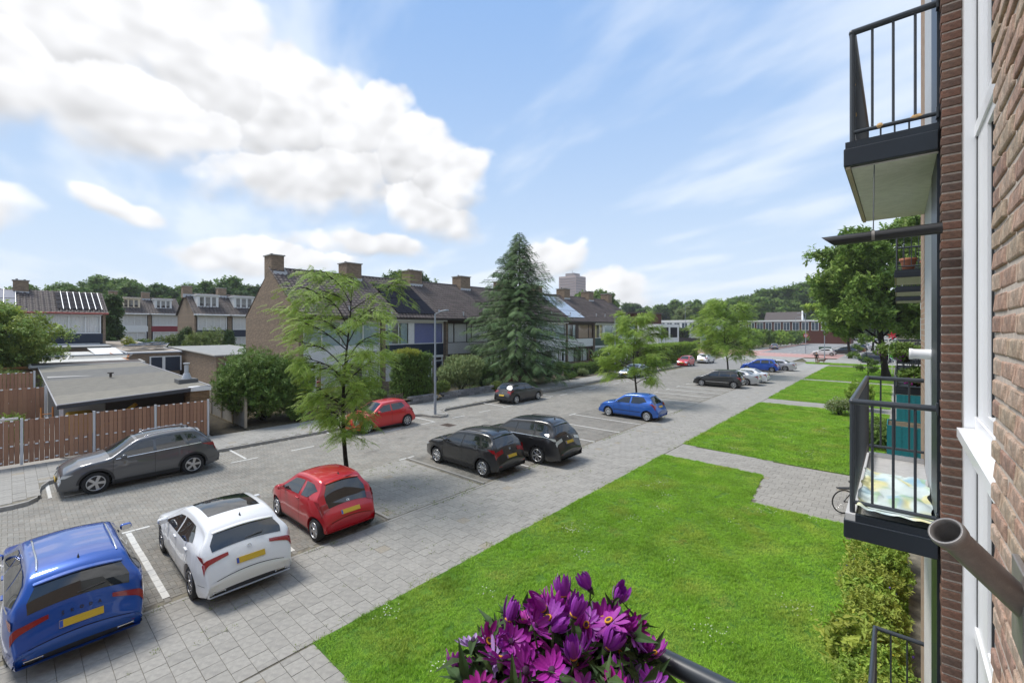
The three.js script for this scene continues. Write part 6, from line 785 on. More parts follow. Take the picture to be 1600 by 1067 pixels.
const M_GRAVEL = mat([0.44, 0.38, 0.32], 1, { map: rep(T_SOIL, 0.5).clone() }); M_GRAVEL.map = rep(T_CONC, 0.2); const M_FELTG = mat([0.34, 0.35, 0.35], 0.9, { map: rep(T_CONC, 0.25) });
flatShed('garage_row', 'long brick garage row with gravel roof and white framed doors', -100, -57, 7.8, 12.1, 3.0, 3.95, M_WALLH, M_GRAVEL, { doors: [[9.6, 10.5, 1.0, 2.45], [10.75, 12.0, 1.0, 2.45]], edge: M_LEAD, solar: [[-60, 8.6, 1.6], [-60.3, 10.4, 1.8], [-62.6, 9.4, 1.6], [-62.4, 11.3, 1.4], [-65, 10.4, 1.5], [-66, 11.6, 1.3]] });
flatShed('garage_row', 'brick garage with flat roof and small barred window beside the gable', -64, -46.5, 12.4, 18.5, 2.95, 3.3, M_WALLH, M_FELTG, { doors: [[13.3, 14.0, 1.5, 2.2]], doorM: M_ROOMWALL, edge: M_CONC2 });
flatShed('garden_shed', 'low shed with white corrugated sheets and small solar panels on top', -62, -45, -3, 6.6, 2.75, 3.05, M_WALLH, mat([0.66, 0.66, 0.64], 0.6, { map: rep(T_CONC, 0.3) }), { edge: mat([0.45, 0.2, 0.08], 0.8), solar: [[-47, 2.0, 1.9], [-47, 4.0, 1.9], [-47, 5.8, 1.7]] });
flatShed('garden_shed', 'grey flat roofed shed below the leafy yard tree', -78, -64, 2.0, 7.4, 3.5, 3.75, M_WALLH, mat([0.36, 0.38, 0.40], 0.7, { map: rep(T_CONC, 0.3) }), {});
flatShed('garden_shed', 'dark brown felt roofed shed behind the open garage', -45.5, -43.2, 1.0, 6.9, 2.85, 2.95, M_WALLH, mat([0.085, 0.07, 0.065], 0.9, { map: G1 }), {});
{ const o = thing('awning_frame', 'white sheeted lean-to roof between the sheds', 'shelter', [0, 0, 0]); part(o, 'sheet', quad([V(-56, 2.95, 5.4), V(-56, 2.75, 7.6), V(-63, 3.35, 7.6), V(-63, 3.35, 5.4)]), M_WHITEW); for (const s of [5.5, 7.5]) part(o, 'post', box(-56.1, -56, 0, 2.78, s - 0.05, s + 0.05), M_POST); }
{ const o = thing('alley_wall', 'low concrete panel wall with posts along the garden path', 'wall', [0, 0, 0]); for (let k = 0; k < 4; k++) { part(o, 'post', box(-26.3 - k * 1.95, -26.18 - k * 1.95, 0, 1.75, 8.32, 8.44), mat([0.42, 0.36, 0.27], 0.9)); for (let j = 0; j < 4; j++) part(o, 'panel', box(-28.12 - k * 1.95, -26.31 - k * 1.95, 0.1 + j * 0.4, 0.49 + j * 0.4, 8.36, 8.41), j < 2 ? M_CONC2 : mat([0.46, 0.40, 0.30], 0.9, { map: G1 })); } }
{ const o = thing('picket_fence', 'weathered brown picket fence before the end house', 'fence', [0, 0, 0]), w = mat([0.13, 0.10, 0.075], 0.9, { map: G1 }), g = (() => { const sh = new THREE.Shape([[-0.045, 0], [-0.045, 0.8], [0, 0.87], [0.045, 0.8], [0.045, 0]].map(([a, b]) => new THREE.Vector2(a, b))); const q = new THREE.ExtrudeGeometry(sh, { depth: 0.02, bevelEnabled: false }); q.rotateY(Math.PI / 2); return uvm(q); })(); for (let s = 11.6; s < 18.0; s += 0.155) { const p = part(o, 'picket', g, w); p.position.set(-25.75, 0.1, -s); p.rotation.x = Math.sin(s * 7) * 0.02; } for (const y of [0.32, 0.72]) part(o, 'rail', box(-25.80, -25.752, y, y + 0.07, 11.5, 18), w); }
{ const o = thing('stone_planter', 'grey stacked stone planter wall along the pavement under the shrubs', 'planter', [0, 0, 0]), R = rngOf(19), ms = [0.20, 0.25, 0.30].map((v) => mat([v, v, v * 1.04], 0.95, { map: rep(T_CONC, 1) })); for (let j = 0; j < 3; j++) for (let s = 18.4 + (j % 2) * 0.28; s < 26.4; s += 0.57) { if (s > 20.4 && s < 21.1) continue; part(o, 'stone', box(-25.8 - R() * 0.03, -25.52 - R() * 0.03, 0.1 + j * 0.175, 0.265 + j * 0.175, s, s + 0.55), ms[Math.floor(R() * 3)]); } }
// ---------------------------------------------------------------- lamp posts, signs
const M_LAMPM = mat([0.36, 0.40, 0.45], 0.5, { metalness: 0.3, map: G1 });
function lampPost(label, x, s, h, arm, y0 = 0.1) {
  const o = thing('street_lamp', label, 'street lamp', [x, y0, s], 0, 'street lamps'); part(o, 'pole', [bar(new THREE.Vector3(0, 0, 0), new THREE.Vector3(0, 1.2, 0), 0.085, 12, 0.08), bar(new THREE.Vector3(0, 1.2, 0), new THREE.Vector3(0, h, 0), 0.07, 12, 0.045)], M_LAMPM); part(o, 'arm', bar(new THREE.Vector3(0, h - 0.02, 0), new THREE.Vector3(arm, h + 0.12, 0), 0.03, 8), M_LAMPM);
  part(o, 'lamp_head', (() => { const g = rbox(0.62, 0.09, 0.24, 0.04, 3); g.rotateZ(0.12); g.translate(arm + Math.sign(arm) * 0.25, h + 0.15, 0); return g; })(), M_LAMPM); part(o, 'sensor', bar(new THREE.Vector3(arm * 0.6, h + 0.12, 0), new THREE.Vector3(arm * 0.6, h + 0.26, 0), 0.04, 8), M_LAMPM); part(o, 'door_hatch', rbox(0.01, 0.35, 0.08, 0.004), mat([0.25, 0.27, 0.3], 0.5)).position.set(0.078, 0.7, 0); return o;
}
lampPost('grey street lamp on the paved bulge beside the clipped hedge', -21.45, 17.35, 6.2, 0.6); lampPost('grey street lamp by the white blossom shrub and silver saloon', -23.5, 44.2, 6.5, 0.6); lampPost('tall street lamp behind the tall hedge past the junction', -48, 134, 12.2, 1.2); lampPost('street lamp by the white parked car across the junction', -14.6, 111, 8.4, -1.0); lampPost('street lamp standing at the crossing road kerb', -34.2, 106, 7.6, 0.8); lampPost('street lamp on the far road past the caravan', -24.8, 168, 8.8, 1.0); lampPost('lamp post over the dark cars along the far road', -9.8, 96, 8.0, -0.8);
function sign(label, x, s, y, w, h, c, round, lines) { const o = thing('traffic_sign', label, 'sign', [x, 0, s]); part(o, 'post', bar(new THREE.Vector3(0, 0, 0), new THREE.Vector3(0, y + h / 2, 0), 0.04, 8), M_POST); const g = round ? new THREE.CylinderGeometry(w / 2, w / 2, 0.02, 24) : rbox(w, h, 0.02, 0.008); if (round) g.rotateX(Math.PI / 2); const p = part(o, 'plate', g, mat(c, 0.4)); p.position.set(0, y, 0.055); if (lines) { const q = part(p, 'symbol', round ? (() => { const a = new THREE.CylinderGeometry(w * 0.36, w * 0.36, 0.006, 24); a.rotateX(Math.PI / 2); return a; })() : new THREE.BoxGeometry(w * 0.5, h * 0.5, 0.006), mat(lines, 0.5)); q.position.z = 0.013; } o.rotation.y = 0.25; return o; }
sign('white square sign on a thin post before the young tree', -23.6, 80, 3.0, 0.75, 0.85, [0.55, 0.60, 0.56], false, [0.25, 0.42, 0.32]); sign('blue sign on the lamp post at the crossing road', -33.9, 106.3, 3.4, 1.0, 1.6, [0.16, 0.28, 0.52], false, [0.4, 0.5, 0.65]); sign('round red and white sign past the junction', -58, 158, 3.2, 1.0, 1.0, [0.5, 0.03, 0.04], true, [0.75, 0.75, 0.75]); sign('round red sign on the post by the white car', -14.6, 111.3, 3.9, 0.9, 0.9, [0.45, 0.03, 0.04], true, [0.6, 0.4, 0.4]); sign('blue street name board on the tall lamp', -48, 134.2, 3.6, 2.0, 0.5, [0.05, 0.16, 0.42], false);
// ---------------------------------------------------------------- buildings past the junction
function lowBuilding(label, x0, x1, s, depth, y0, y1, wallM, bands, turn = 0) { // long front facing the camera (towards -s)
  const o = thing('low_building', label, 'building', [0, 0, 0]); part(o, 'wall', box(x0, x1, 0, y1, s, s + depth), wallM); part(o, 'roof_edge', box(x0 - 0.3, x1 + 0.3, y1, y1 + 0.55, s - 0.3, s + depth + 0.3), M_WHITEW);
  const n = bands; for (let k = 0; k < n; k++) { const a = lerp(x0, x1, (k + 0.12) / n), b = lerp(x0, x1, (k + 0.88) / n); const w = new THREE.Group(); w.name = 'window'; o.add(w); part(w, 'frame', box(a, b, y0, y1 - 0.25, s - 0.08, s - 0.004), M_WHITEW); part(w, 'pane', [box(a + 0.15, (a + b) / 2 - 0.08, y0 + 0.15, y1 - 0.4, s - 0.12, s - 0.084), box((a + b) / 2 + 0.08, b - 0.15, y0 + 0.15, y1 - 0.4, s - 0.12, s - 0.084)], phys([0.06, 0.08, 0.1], 0.08)); } return o;
}
lowBuilding('low white flat roofed houses with dark windows past the junction', -68, -45, 150, 12, 5.4, 7.6, M_WHITEW, 9); lowBuilding('long flat roofed building of red brick and glass past the verge', -47, -12, 190, 12, 4.6, 7.9, mat([0.30, 0.10, 0.07], 0.9, { map: rep(T_WALLD, 0.3) }), 12); lowBuilding('plain white flat roofed house between hedge and young tree', -66, -50, 139, 8, 1.0, 4.2, mat([0.62, 0.62, 0.58], 0.8), 4);
{ const o = thing('barn_house', 'dark tiled gabled roof with white end behind the flat building', 'building', [0, 0, 0]); part(o, 'roof', [quad([V(-41, 8.2, 203), V(-28, 8.2, 203), V(-28.5, 12, 207), V(-41, 12, 207)]), quad([V(-41, 8.2, 211), V(-41, 12, 207), V(-28.5, 12, 207), V(-28, 8.2, 211)])], M_ROOF); part(o, 'gable', [quad([V(-27.9, 8.2, 203), V(-28.4, 12.1, 207), V(-27.9, 8.2, 211)]), bar(V(-27.8, 8.2, 203), V(-28.3, 12.3, 207), 0.3, 6)], M_WHITEW); part(o, 'wall', box(-41, -28.2, 0, 8.2, 203.5, 210.5), M_WALLH); }
{ const o = thing('black_fence', 'black timber fence and dark gate beside the tall hedge', 'fence', [0, 0, 0]); for (let k = 0; k < 26; k++) part(o, 'board', box(-54 + k * 0.5, -53.53 + k * 0.5, 0, 2.7 + 0.06 * (k % 3), 126.0, 126.1), mat([0.02, 0.02, 0.022], 0.7)); }
{ const o = thing('brick_house', 'red brick house end peeking out at the end of the terrace', 'house', [0, 0, 0]); part(o, 'wall', box(-47, -38, 0, 8.4, 84, 92), mat([0.30, 0.13, 0.10], 0.9, { map: rep(T_WALLD, 0.5) })); part(o, 'roof_edge', box(-47.3, -37.7, 8.4, 8.7, 83.7, 92.3), M_GUT); const w = part(o, 'lower_block', box(-38, -33.5, 0, 6.2, 80, 90), M_WHITEW); part(w, 'window', [box(-33.5, -33.46, 3.6, 5.6, 81, 84.5), box(-33.5, -33.46, 3.6, 5.6, 85.5, 89)], M_SOLAR); }
{ const o = thing('tower_block', 'distant pinkish high rise tower behind the terrace chimneys', 'tower', [0, 0, 0]); part(o, 'wall', box(-281, -259, 0, 62, 400, 420), mat([0.50, 0.40, 0.38], 0.9)); for (let k = 0; k < 18; k++) part(o, 'storey_band', box(-258.9, -258.6, 8 + k * 3, 9.4 + k * 3, 400.5, 419.5), mat([0.36, 0.30, 0.30], 0.8)); for (let k = 0; k < 18; k++) part(o, 'storey_band', box(-280, -260, 8 + k * 3, 9.4 + k * 3, 399.6, 399.98), mat([0.36, 0.30, 0.30], 0.8)); part(o, 'roof_house', box(-275, -264, 62, 65.5, 404, 416), mat([0.3, 0.27, 0.27], 0.9)); part(o, 'mast', bar(V(-270, 65.5, 410), V(-270, 69, 410), 0.3, 6), M_POST); }
// ---------------------------------------------------------------- cars
const BAY = 'cars in the bays on the flats side';
carOf('wagon', 'estate_car', [0.004, 0.07, 0.36], 'bright blue estate car with silver roof rails beside the white hatchback', { x: -12.35, s: 0.80, group: BAY, metal: 0.35, fine: 1.3 });
carOf('compact', 'hatchback', [0.74, 0.75, 0.76], 'white hatchback with dark glass roof in the bay beside the blue estate', { x: -12.0, s: 3.3, turn: -0.02, group: BAY, metal: 0, fine: 1.3 });
carOf('city', 'small_hatchback', [0.50, 0.006, 0.018], 'small red three door hatchback beside the tree island', { x: -12.3, s: 5.9, turn: 0.0, group: BAY, metal: 0.2, fine: 1.3 });
carOf('crossover', 'crossover_car', [0.008, 0.008, 0.009], 'black crossover with red tail lamps nearest the tree island', { x: -12.65, s: 12.2, group: BAY, metal: 0.1 });
carOf('suv', 'suv', [0.009, 0.009, 0.011], 'larger black suv with clear tail lamps beside the black crossover', { x: -12.15, s: 14.75, group: BAY, metal: 0.1 });
carOf('supermini', 'small_hatchback', [0.006, 0.10, 0.44], 'bright blue small hatchback alone in the empty bays', { x: -12.2, s: 25.2, group: BAY, metal: 0.3, rimMat: mat([0.6, 0.62, 0.64], 0.4, { metalness: 0.6 }) });
carOf('mpv', 'compact_mpv', [0.009, 0.009, 0.010], 'black tall hatchback with silver side strip beside the silver coupe', { x: -12.45, s: 43.7, group: BAY });
carOf('saloon', 'coupe_saloon', [0.48, 0.49, 0.50], 'silver saloon parked beside the black tall hatchback', { x: -12.2, s: 46.9, group: BAY, metal: 0.6, fine: 0.7 });
carOf('saloon', 'coupe_saloon', [0.70, 0.71, 0.72], 'white saloon parked beyond the silver saloon', { x: -12.0, s: 49.4, group: BAY, fine: 0.7 });
carOf('mpv', 'compact_mpv', [0.006, 0.07, 0.42], 'deep blue tall hatchback near the end of the bays', { x: -13.0, s: 62.6, group: BAY, metal: 0.3, fine: 0.7, bodyStrip: null });
carOf('saloon', 'coupe_saloon', [0.50, 0.50, 0.52], 'silver car behind the deep blue tall hatchback', { x: -12.1, s: 65.6, group: BAY, metal: 0.6, fine: 0.6 });
const KERB = 'cars along the left kerb';
carOf('qash', 'crossover_car', [0.105, 0.11, 0.12], 'dark grey crossover parked before the brown board fence', { x: -20.6, s: 3.22, turn: Math.PI / 2 + 0.01, group: KERB, metal: 0.55, fine: 1.2 });
carOf('hatch', 'hatchback', [0.55, 0.008, 0.014], 'red five door hatchback parked at the kerb beside the picket fence', { x: -21.3, s: 13.4, turn: Math.PI / 2, group: KERB, L: 3.72, axles: [0.66, 3.1], prof: CAR.city.prof.map(([x, y]) => [x * 3.72 / 3.42, y]), screen: [4.05, 4.95], rear: [7.1, 7.95], windows: [[1.08, 2.06, 1.68, 2.08], [2.14, 3.0, 2.16, 2.82, 0.1]], doors: [1.02, 2.1, 2.95], spokes: 8 });
carOf('hatch', 'hatchback', [0.014, 0.014, 0.018], 'black hatchback at the kerb in front of the spruce', { x: -21.3, s: 25.2, turn: -Math.PI / 2, group: KERB, metal: 0.3 });
carOf('saloon', 'saloon_car', [0.30, 0.33, 0.37], 'silver grey saloon facing out beside the second street lamp', { x: -22.2, s: 46.2, turn: Math.PI / 2, group: KERB, metal: 0.6, fine: 0.8 });
carOf('city', 'small_hatchback', [0.52, 0.008, 0.012], 'red small car at the kerb before the tall hedge', { x: -23.0, s: 64.6, turn: Math.PI / 2, group: KERB, fine: 0.7 });
carOf('hatch', 'hatchback', [0.66, 0.66, 0.66], 'white hatchback parked behind the red small car by the tall hedge', { x: -22.6, s: 72.0, turn: -Math.PI / 2, group: KERB, fine: 0.7 });
const FAR = 'cars beyond the junction';
carOf('crossover', 'crossover_car', [0.25, 0.26, 0.28], 'grey crossover at the verge of the crossing road', { x: -24.2, s: 131, turn: -Math.PI / 2 + 0.3, group: FAR, fine: 0.5 });
carOf('hatch', 'hatchback', [0.66, 0.67, 0.68], 'white hatchback standing across the far pavement by the lamp post', { x: -11.0, s: 106.8, turn: 0, group: FAR, fine: 0.6, L: 4.28, axles: [0.85, 3.47] });
const farCars = [[-26.6, 206, 0.6, 'white car behind the caravan'], [-26.4, 216, 0.35, 'silver car second behind the caravan'], [-26.4, 226, 0.03, 'black car third behind the caravan'], [-26.3, 236, -1, 'red car fourth behind the caravan'], [-26.2, 250, 0.02, 'dark car in the far row on the left of the road'], [-26.2, 262, 0.04, 'dark blue car in the far row on the left of the road'], [-26, 276, 0.2, 'grey car in the far row on the left of the road'], [-8.4, 113, 0.02, 'black car behind the white hatchback on the far pavement'], [-8.2, 117.5, 0.03, 'dark car second behind the white hatchback'], [-8.0, 122, 0.02, 'dark car third behind the white hatchback'], [-7.8, 126.5, -0.6, 'dark red car in the row behind the white hatchback'], [-7.6, 131, 0.03, 'dark car fifth in the row behind the white hatchback'], [-7.2, 140, 0.62, 'white car in the row under the chestnut'], [-7, 145, 0.5, 'silver car in the row under the chestnut'], [-6.8, 150, 0.66, 'white van like car last in the row under the chestnut']];
farCars.forEach(([x, s, v, lb], i) => carOf(['hatch', 'mpv', 'saloon', 'suv'][i % 4], 'far_car', v < 0 ? [0.4 * -v, 0.01, 0.02] : [v, v, v * 1.05 + 0.003], lb, { x, s, turn: x < -20 ? -Math.PI / 2 : 0.15, group: FAR, fine: 0.4 }));
carOf('mpv', 'estate_car', [0.012, 0.018, 0.045], 'dark blue car by the lawn hedge near the flats', { x: -2.6, s: 89.5, turn: Math.PI, group: FAR, fine: 0.5 });
for (let i = 0; i < 4; i++) carOf('mpv', 'far_car', [0.4, 0.42, 0.45], 'silver car standing before the long flat building', { x: -44 + i * 6.5, s: 178, turn: 0.2, group: 'cars before the long flat building', fine: 0.35, y: 1.2 });
{ const o = thing('caravan', 'white touring caravan at the kerb of the far road', 'caravan', [-26.6, 0, 192], -Math.PI / 2); const sh = new THREE.Shape([[-2.9, 0.5], [-3.1, 1.1], [-2.9, 2.2], [-2.4, 2.6], [2.4, 2.65], [2.8, 2.3], [3.0, 1.2], [2.8, 0.5]].map(([a, b]) => new THREE.Vector2(a, b))), g = new THREE.ExtrudeGeometry(sh, { depth: 2.1, bevelEnabled: true, bevelSize: 0.08, bevelThickness: 0.08, bevelSegments: 2 }); g.translate(0, 0, -1.05); part(o, 'body', uvm(g), phys([0.78, 0.76, 0.70], 0.35, { clearcoat: 0.5 })); for (const z of [1.14, -1.14]) part(o, 'window', (() => { const q = rbox(1.3, 0.55, 0.03, 0.05); q.translate(-0.6, 1.75, z); return q; })(), M_CARGLASS); part(o, 'window', (() => { const q = rbox(0.03, 0.6, 1.4, 0.05); q.translate(3.02, 1.8, 0); return q; })(), M_CARGLASS); for (const z of [1, -1]) { const w = part(o, 'wheel', (() => { const q = new THREE.TorusGeometry(0.24, 0.1, 8, 18); q.translate(0, 0.34, z); return q; })(), M_TYRE); void w; } part(o, 'drawbar', bar(new THREE.Vector3(-2.9, 0.5, 0), new THREE.Vector3(-4.0, 0.45, 0), 0.05, 6), M_TRIM); part(o, 'stripe', [box(-2.7, 2.7, 1.15, 1.22, -1.14, -1.135), box(-2.7, 2.7, 1.15, 1.22, 1.135, 1.14)], M_NAVYP); }
{ const o = thing('waste_container', 'dark green waste container behind the white hatchback on the far pavement', 'container', [-11.3, 0, 111.5]); part(o, 'bin', (() => { const g = rbox(2.0, 1.3, 1.3, 0.12, 2); g.translate(0, 0.75, 0); return g; })(), mat([0.03, 0.10, 0.06], 0.6)); part(o, 'lid', (() => { const g = rbox(2.1, 0.18, 1.4, 0.07, 2); g.translate(0, 1.48, 0); return g; })(), mat([0.02, 0.07, 0.04], 0.6)); const b = thing('litter_bin', 'slim dark green litter bin on the lawn verge by the flats', 'bin', [-3.9, 0, 88]); part(b, 'bin', (() => { const g = new THREE.CylinderGeometry(0.3, 0.26, 1.1, 16); g.translate(0, 0.7, 0); return g; })(), mat([0.02, 0.05, 0.03], 0.6)); part(b, 'hood', (() => { const g = new THREE.SphereGeometry(0.31, 14, 8, 0, 6.3, 0, 1.57); g.scale(1, 0.5, 1); g.translate(0, 1.25, 0); return g; })(), mat([0.015, 0.035, 0.02], 0.6)); part(b, 'post', bar(new THREE.Vector3(0, 0, 0), new THREE.Vector3(0, 0.3, 0), 0.05, 8), M_POST); }
// ---------------------------------------------------------------- by the flats: cupboards, bicycles, pots, windmills
{
  const teal = mat([0.005, 0.20, 0.24], 0.5, { map: G1 });
  function cupboard(label, x, s, w, h, d, open) { const o = thing('teal_cupboard', label, 'cupboard', [x, 0, s], 0, 'teal cupboards by the flats'); for (let k = 0; k < 5; k++) part(o, 'plank', box(-w / 2 + k * w / 5 + 0.006, -w / 2 + (k + 1) * w / 5 - 0.006, 0.08, h, -d / 2, -d / 2 + 0.03), teal); part(o, 'side', [box(-w / 2, -w / 2 + 0.03, 0.05, h, -d / 2 + 0.032, d / 2), box(w / 2 - 0.03, w / 2, 0.05, h, -d / 2 + 0.032, d / 2), box(-w / 2 + 0.03, w / 2 - 0.03, 0.05, h, d / 2 - 0.03, d / 2)], teal); part(o, open ? 'soil' : 'lid', box(-w / 2 + 0.031, w / 2 - 0.031, h - 0.12, open ? h - 0.05 : h + 0.02, -d / 2 + 0.034, d / 2 - 0.032), open ? M_SOIL : M_GUT); return o; }
  cupboard('teal plank planter box with soil on top by the flats', 0.25, 24.2, 1.15, 1.5, 1.6, true); cupboard('tall teal cupboard further along by the flats', 0.45, 33, 1.0, 2.2, 0.9, false);
  function bicycle(label, x, s, turn) { const o = thing('bicycle', label, 'bicycle', [x, 0, s], turn, 'bicycles by the flats'), P = (a, b, c = 0) => new THREE.Vector3(a, b, c); for (const a of [-0.52, 0.52]) { const w = part(o, 'wheel', (() => { const g = new THREE.TorusGeometry(0.33, 0.018, 8, 30); g.translate(a, 0.35, 0); return g; })(), M_TYRE); const sp = []; for (let k = 0; k < 8; k++) { const t = k / 8 * Math.PI; sp.push(bar(P(a - Math.cos(t) * 0.32, 0.35 - Math.sin(t) * 0.32), P(a + Math.cos(t) * 0.32, 0.35 + Math.sin(t) * 0.32), 0.002, 4)); } part(w, 'spokes', sp, M_CHROME); } part(o, 'frame', [bar(P(-0.52, 0.35), P(-0.08, 0.32), 0.014, 8), bar(P(-0.08, 0.32), P(-0.2, 0.85), 0.016, 8), bar(P(-0.08, 0.32), P(0.34, 0.75), 0.018, 8), bar(P(-0.18, 0.78), P(0.33, 0.82), 0.016, 8), bar(P(-0.52, 0.35), P(-0.18, 0.76), 0.012, 8), bar(P(0.52, 0.35), P(0.32, 0.95), 0.016, 8)], M_TRIM); part(o, 'saddle', (() => { const g = rbox(0.26, 0.06, 0.16, 0.03, 3); g.translate(-0.22, 0.92, 0); return g; })(), M_TRIM); part(o, 'handlebar', [bar(P(0.3, 1.05, -0.28), P(0.3, 1.05, 0.28), 0.013, 8), bar(P(0.32, 0.92), P(0.3, 1.05), 0.015, 8)], M_TRIM); part(o, 'carrier', (() => { const g = rbox(0.4, 0.03, 0.14, 0.01); g.translate(-0.5, 0.74, 0); return g; })(), M_TRIM); return o; }
  bicycle('black bicycle leaning by the path under the blanket balcony', -0.78, 16.4, 0.7); bicycle('black bicycle standing beside the teal planter box', -0.95, 25.4, 1.2); bicycle('dark bicycle behind the teal planter near the shrub', -0.85, 27.8, 1.5);
  // purple flower boxes and windmills on the second stack's lower balcony
  for (const [x, s, y, lb] of [[0.12, 14.1, 4.9, 'purple hanging flowers on the corner of the windmill balcony'], [0.62, 14.1, 4.9, 'purple hanging flowers beside the wall of the windmill balcony'], [-0.14, 15.4, 4.9, 'purple flower box along the front rail of the windmill balcony'], [0.3, 14.05, 4.35, 'magenta trailing flowers below the windmill balcony rail']]) shrub('flower_box', lb, [x, y - 0.3, s], { seed: Math.round(500 + x * 50 + s + y * 9), rx: 0.3, ry: 0.17, rz: 0.26, geo: SPRIGS, m: L_MID, n: 500, category: 'flowers', flowers: [mat(y < 4.5 ? [0.42, 0.03, 0.38] : [0.22, 0.06, 0.30], 0.7), 260, 0.022] });
  const cols = [[0.6, 0.02, 0.06], [0.75, 0.75, 0.75], [0.1, 0.5, 0.08], [0.1, 0.5, 0.5]]; [[-0.1, 14.15, 5.22], [-0.16, 14.3, 5.05], [-0.1, 14.5, 4.72], [-0.02, 14.12, 4.95]].forEach(([x, s, y], i) => { const o = thing('toy_windmill', ['red toy windmill on the balcony rail', 'white toy windmill on the balcony rail', 'green toy windmill on the balcony rail', 'turquoise toy windmill on the balcony rail'][i], 'toy windmill', [x, y, s]); part(o, 'stick', bar(new THREE.Vector3(0, -0.45, 0), new THREE.Vector3(0, 0, 0), 0.006, 6), M_PVC); for (let k = 0; k < 6; k++) { const sh = new THREE.Shape(); sh.moveTo(0, 0); sh.quadraticCurveTo(0.05, 0.012, 0.08, 0.055); sh.quadraticCurveTo(0.02, 0.06, 0, 0); const g = new THREE.ExtrudeGeometry(sh, { depth: 0.004, bevelEnabled: false }); g.rotateZ(k * Math.PI / 3); g.translate(0, 0, 0.02); part(o, 'vane', g, mat(cols[i], 0.5)); } });
  for (const [i, x, s] of [[0, 0.2, 14.6], [1, 0.55, 14.8]]) { const o = thing('terracotta_pot', ['larger terracotta pot on the upper balcony floor', 'smaller terracotta pot near the wall on the upper balcony'][i], 'pot', [x, 6.8, s]); const k = i ? 0.8 : 1; part(o, 'pot', new THREE.LatheGeometry([[0.001, 0], [0.1, 0], [0.15, 0.26], [0.17, 0.26], [0.17, 0.32], [0.14, 0.32], [0.13, 0.28], [0.001, 0.28]].map(([a, b]) => new THREE.Vector2(a * k, b * k)), 20), mat([0.42, 0.17, 0.10], 0.8)); }
}
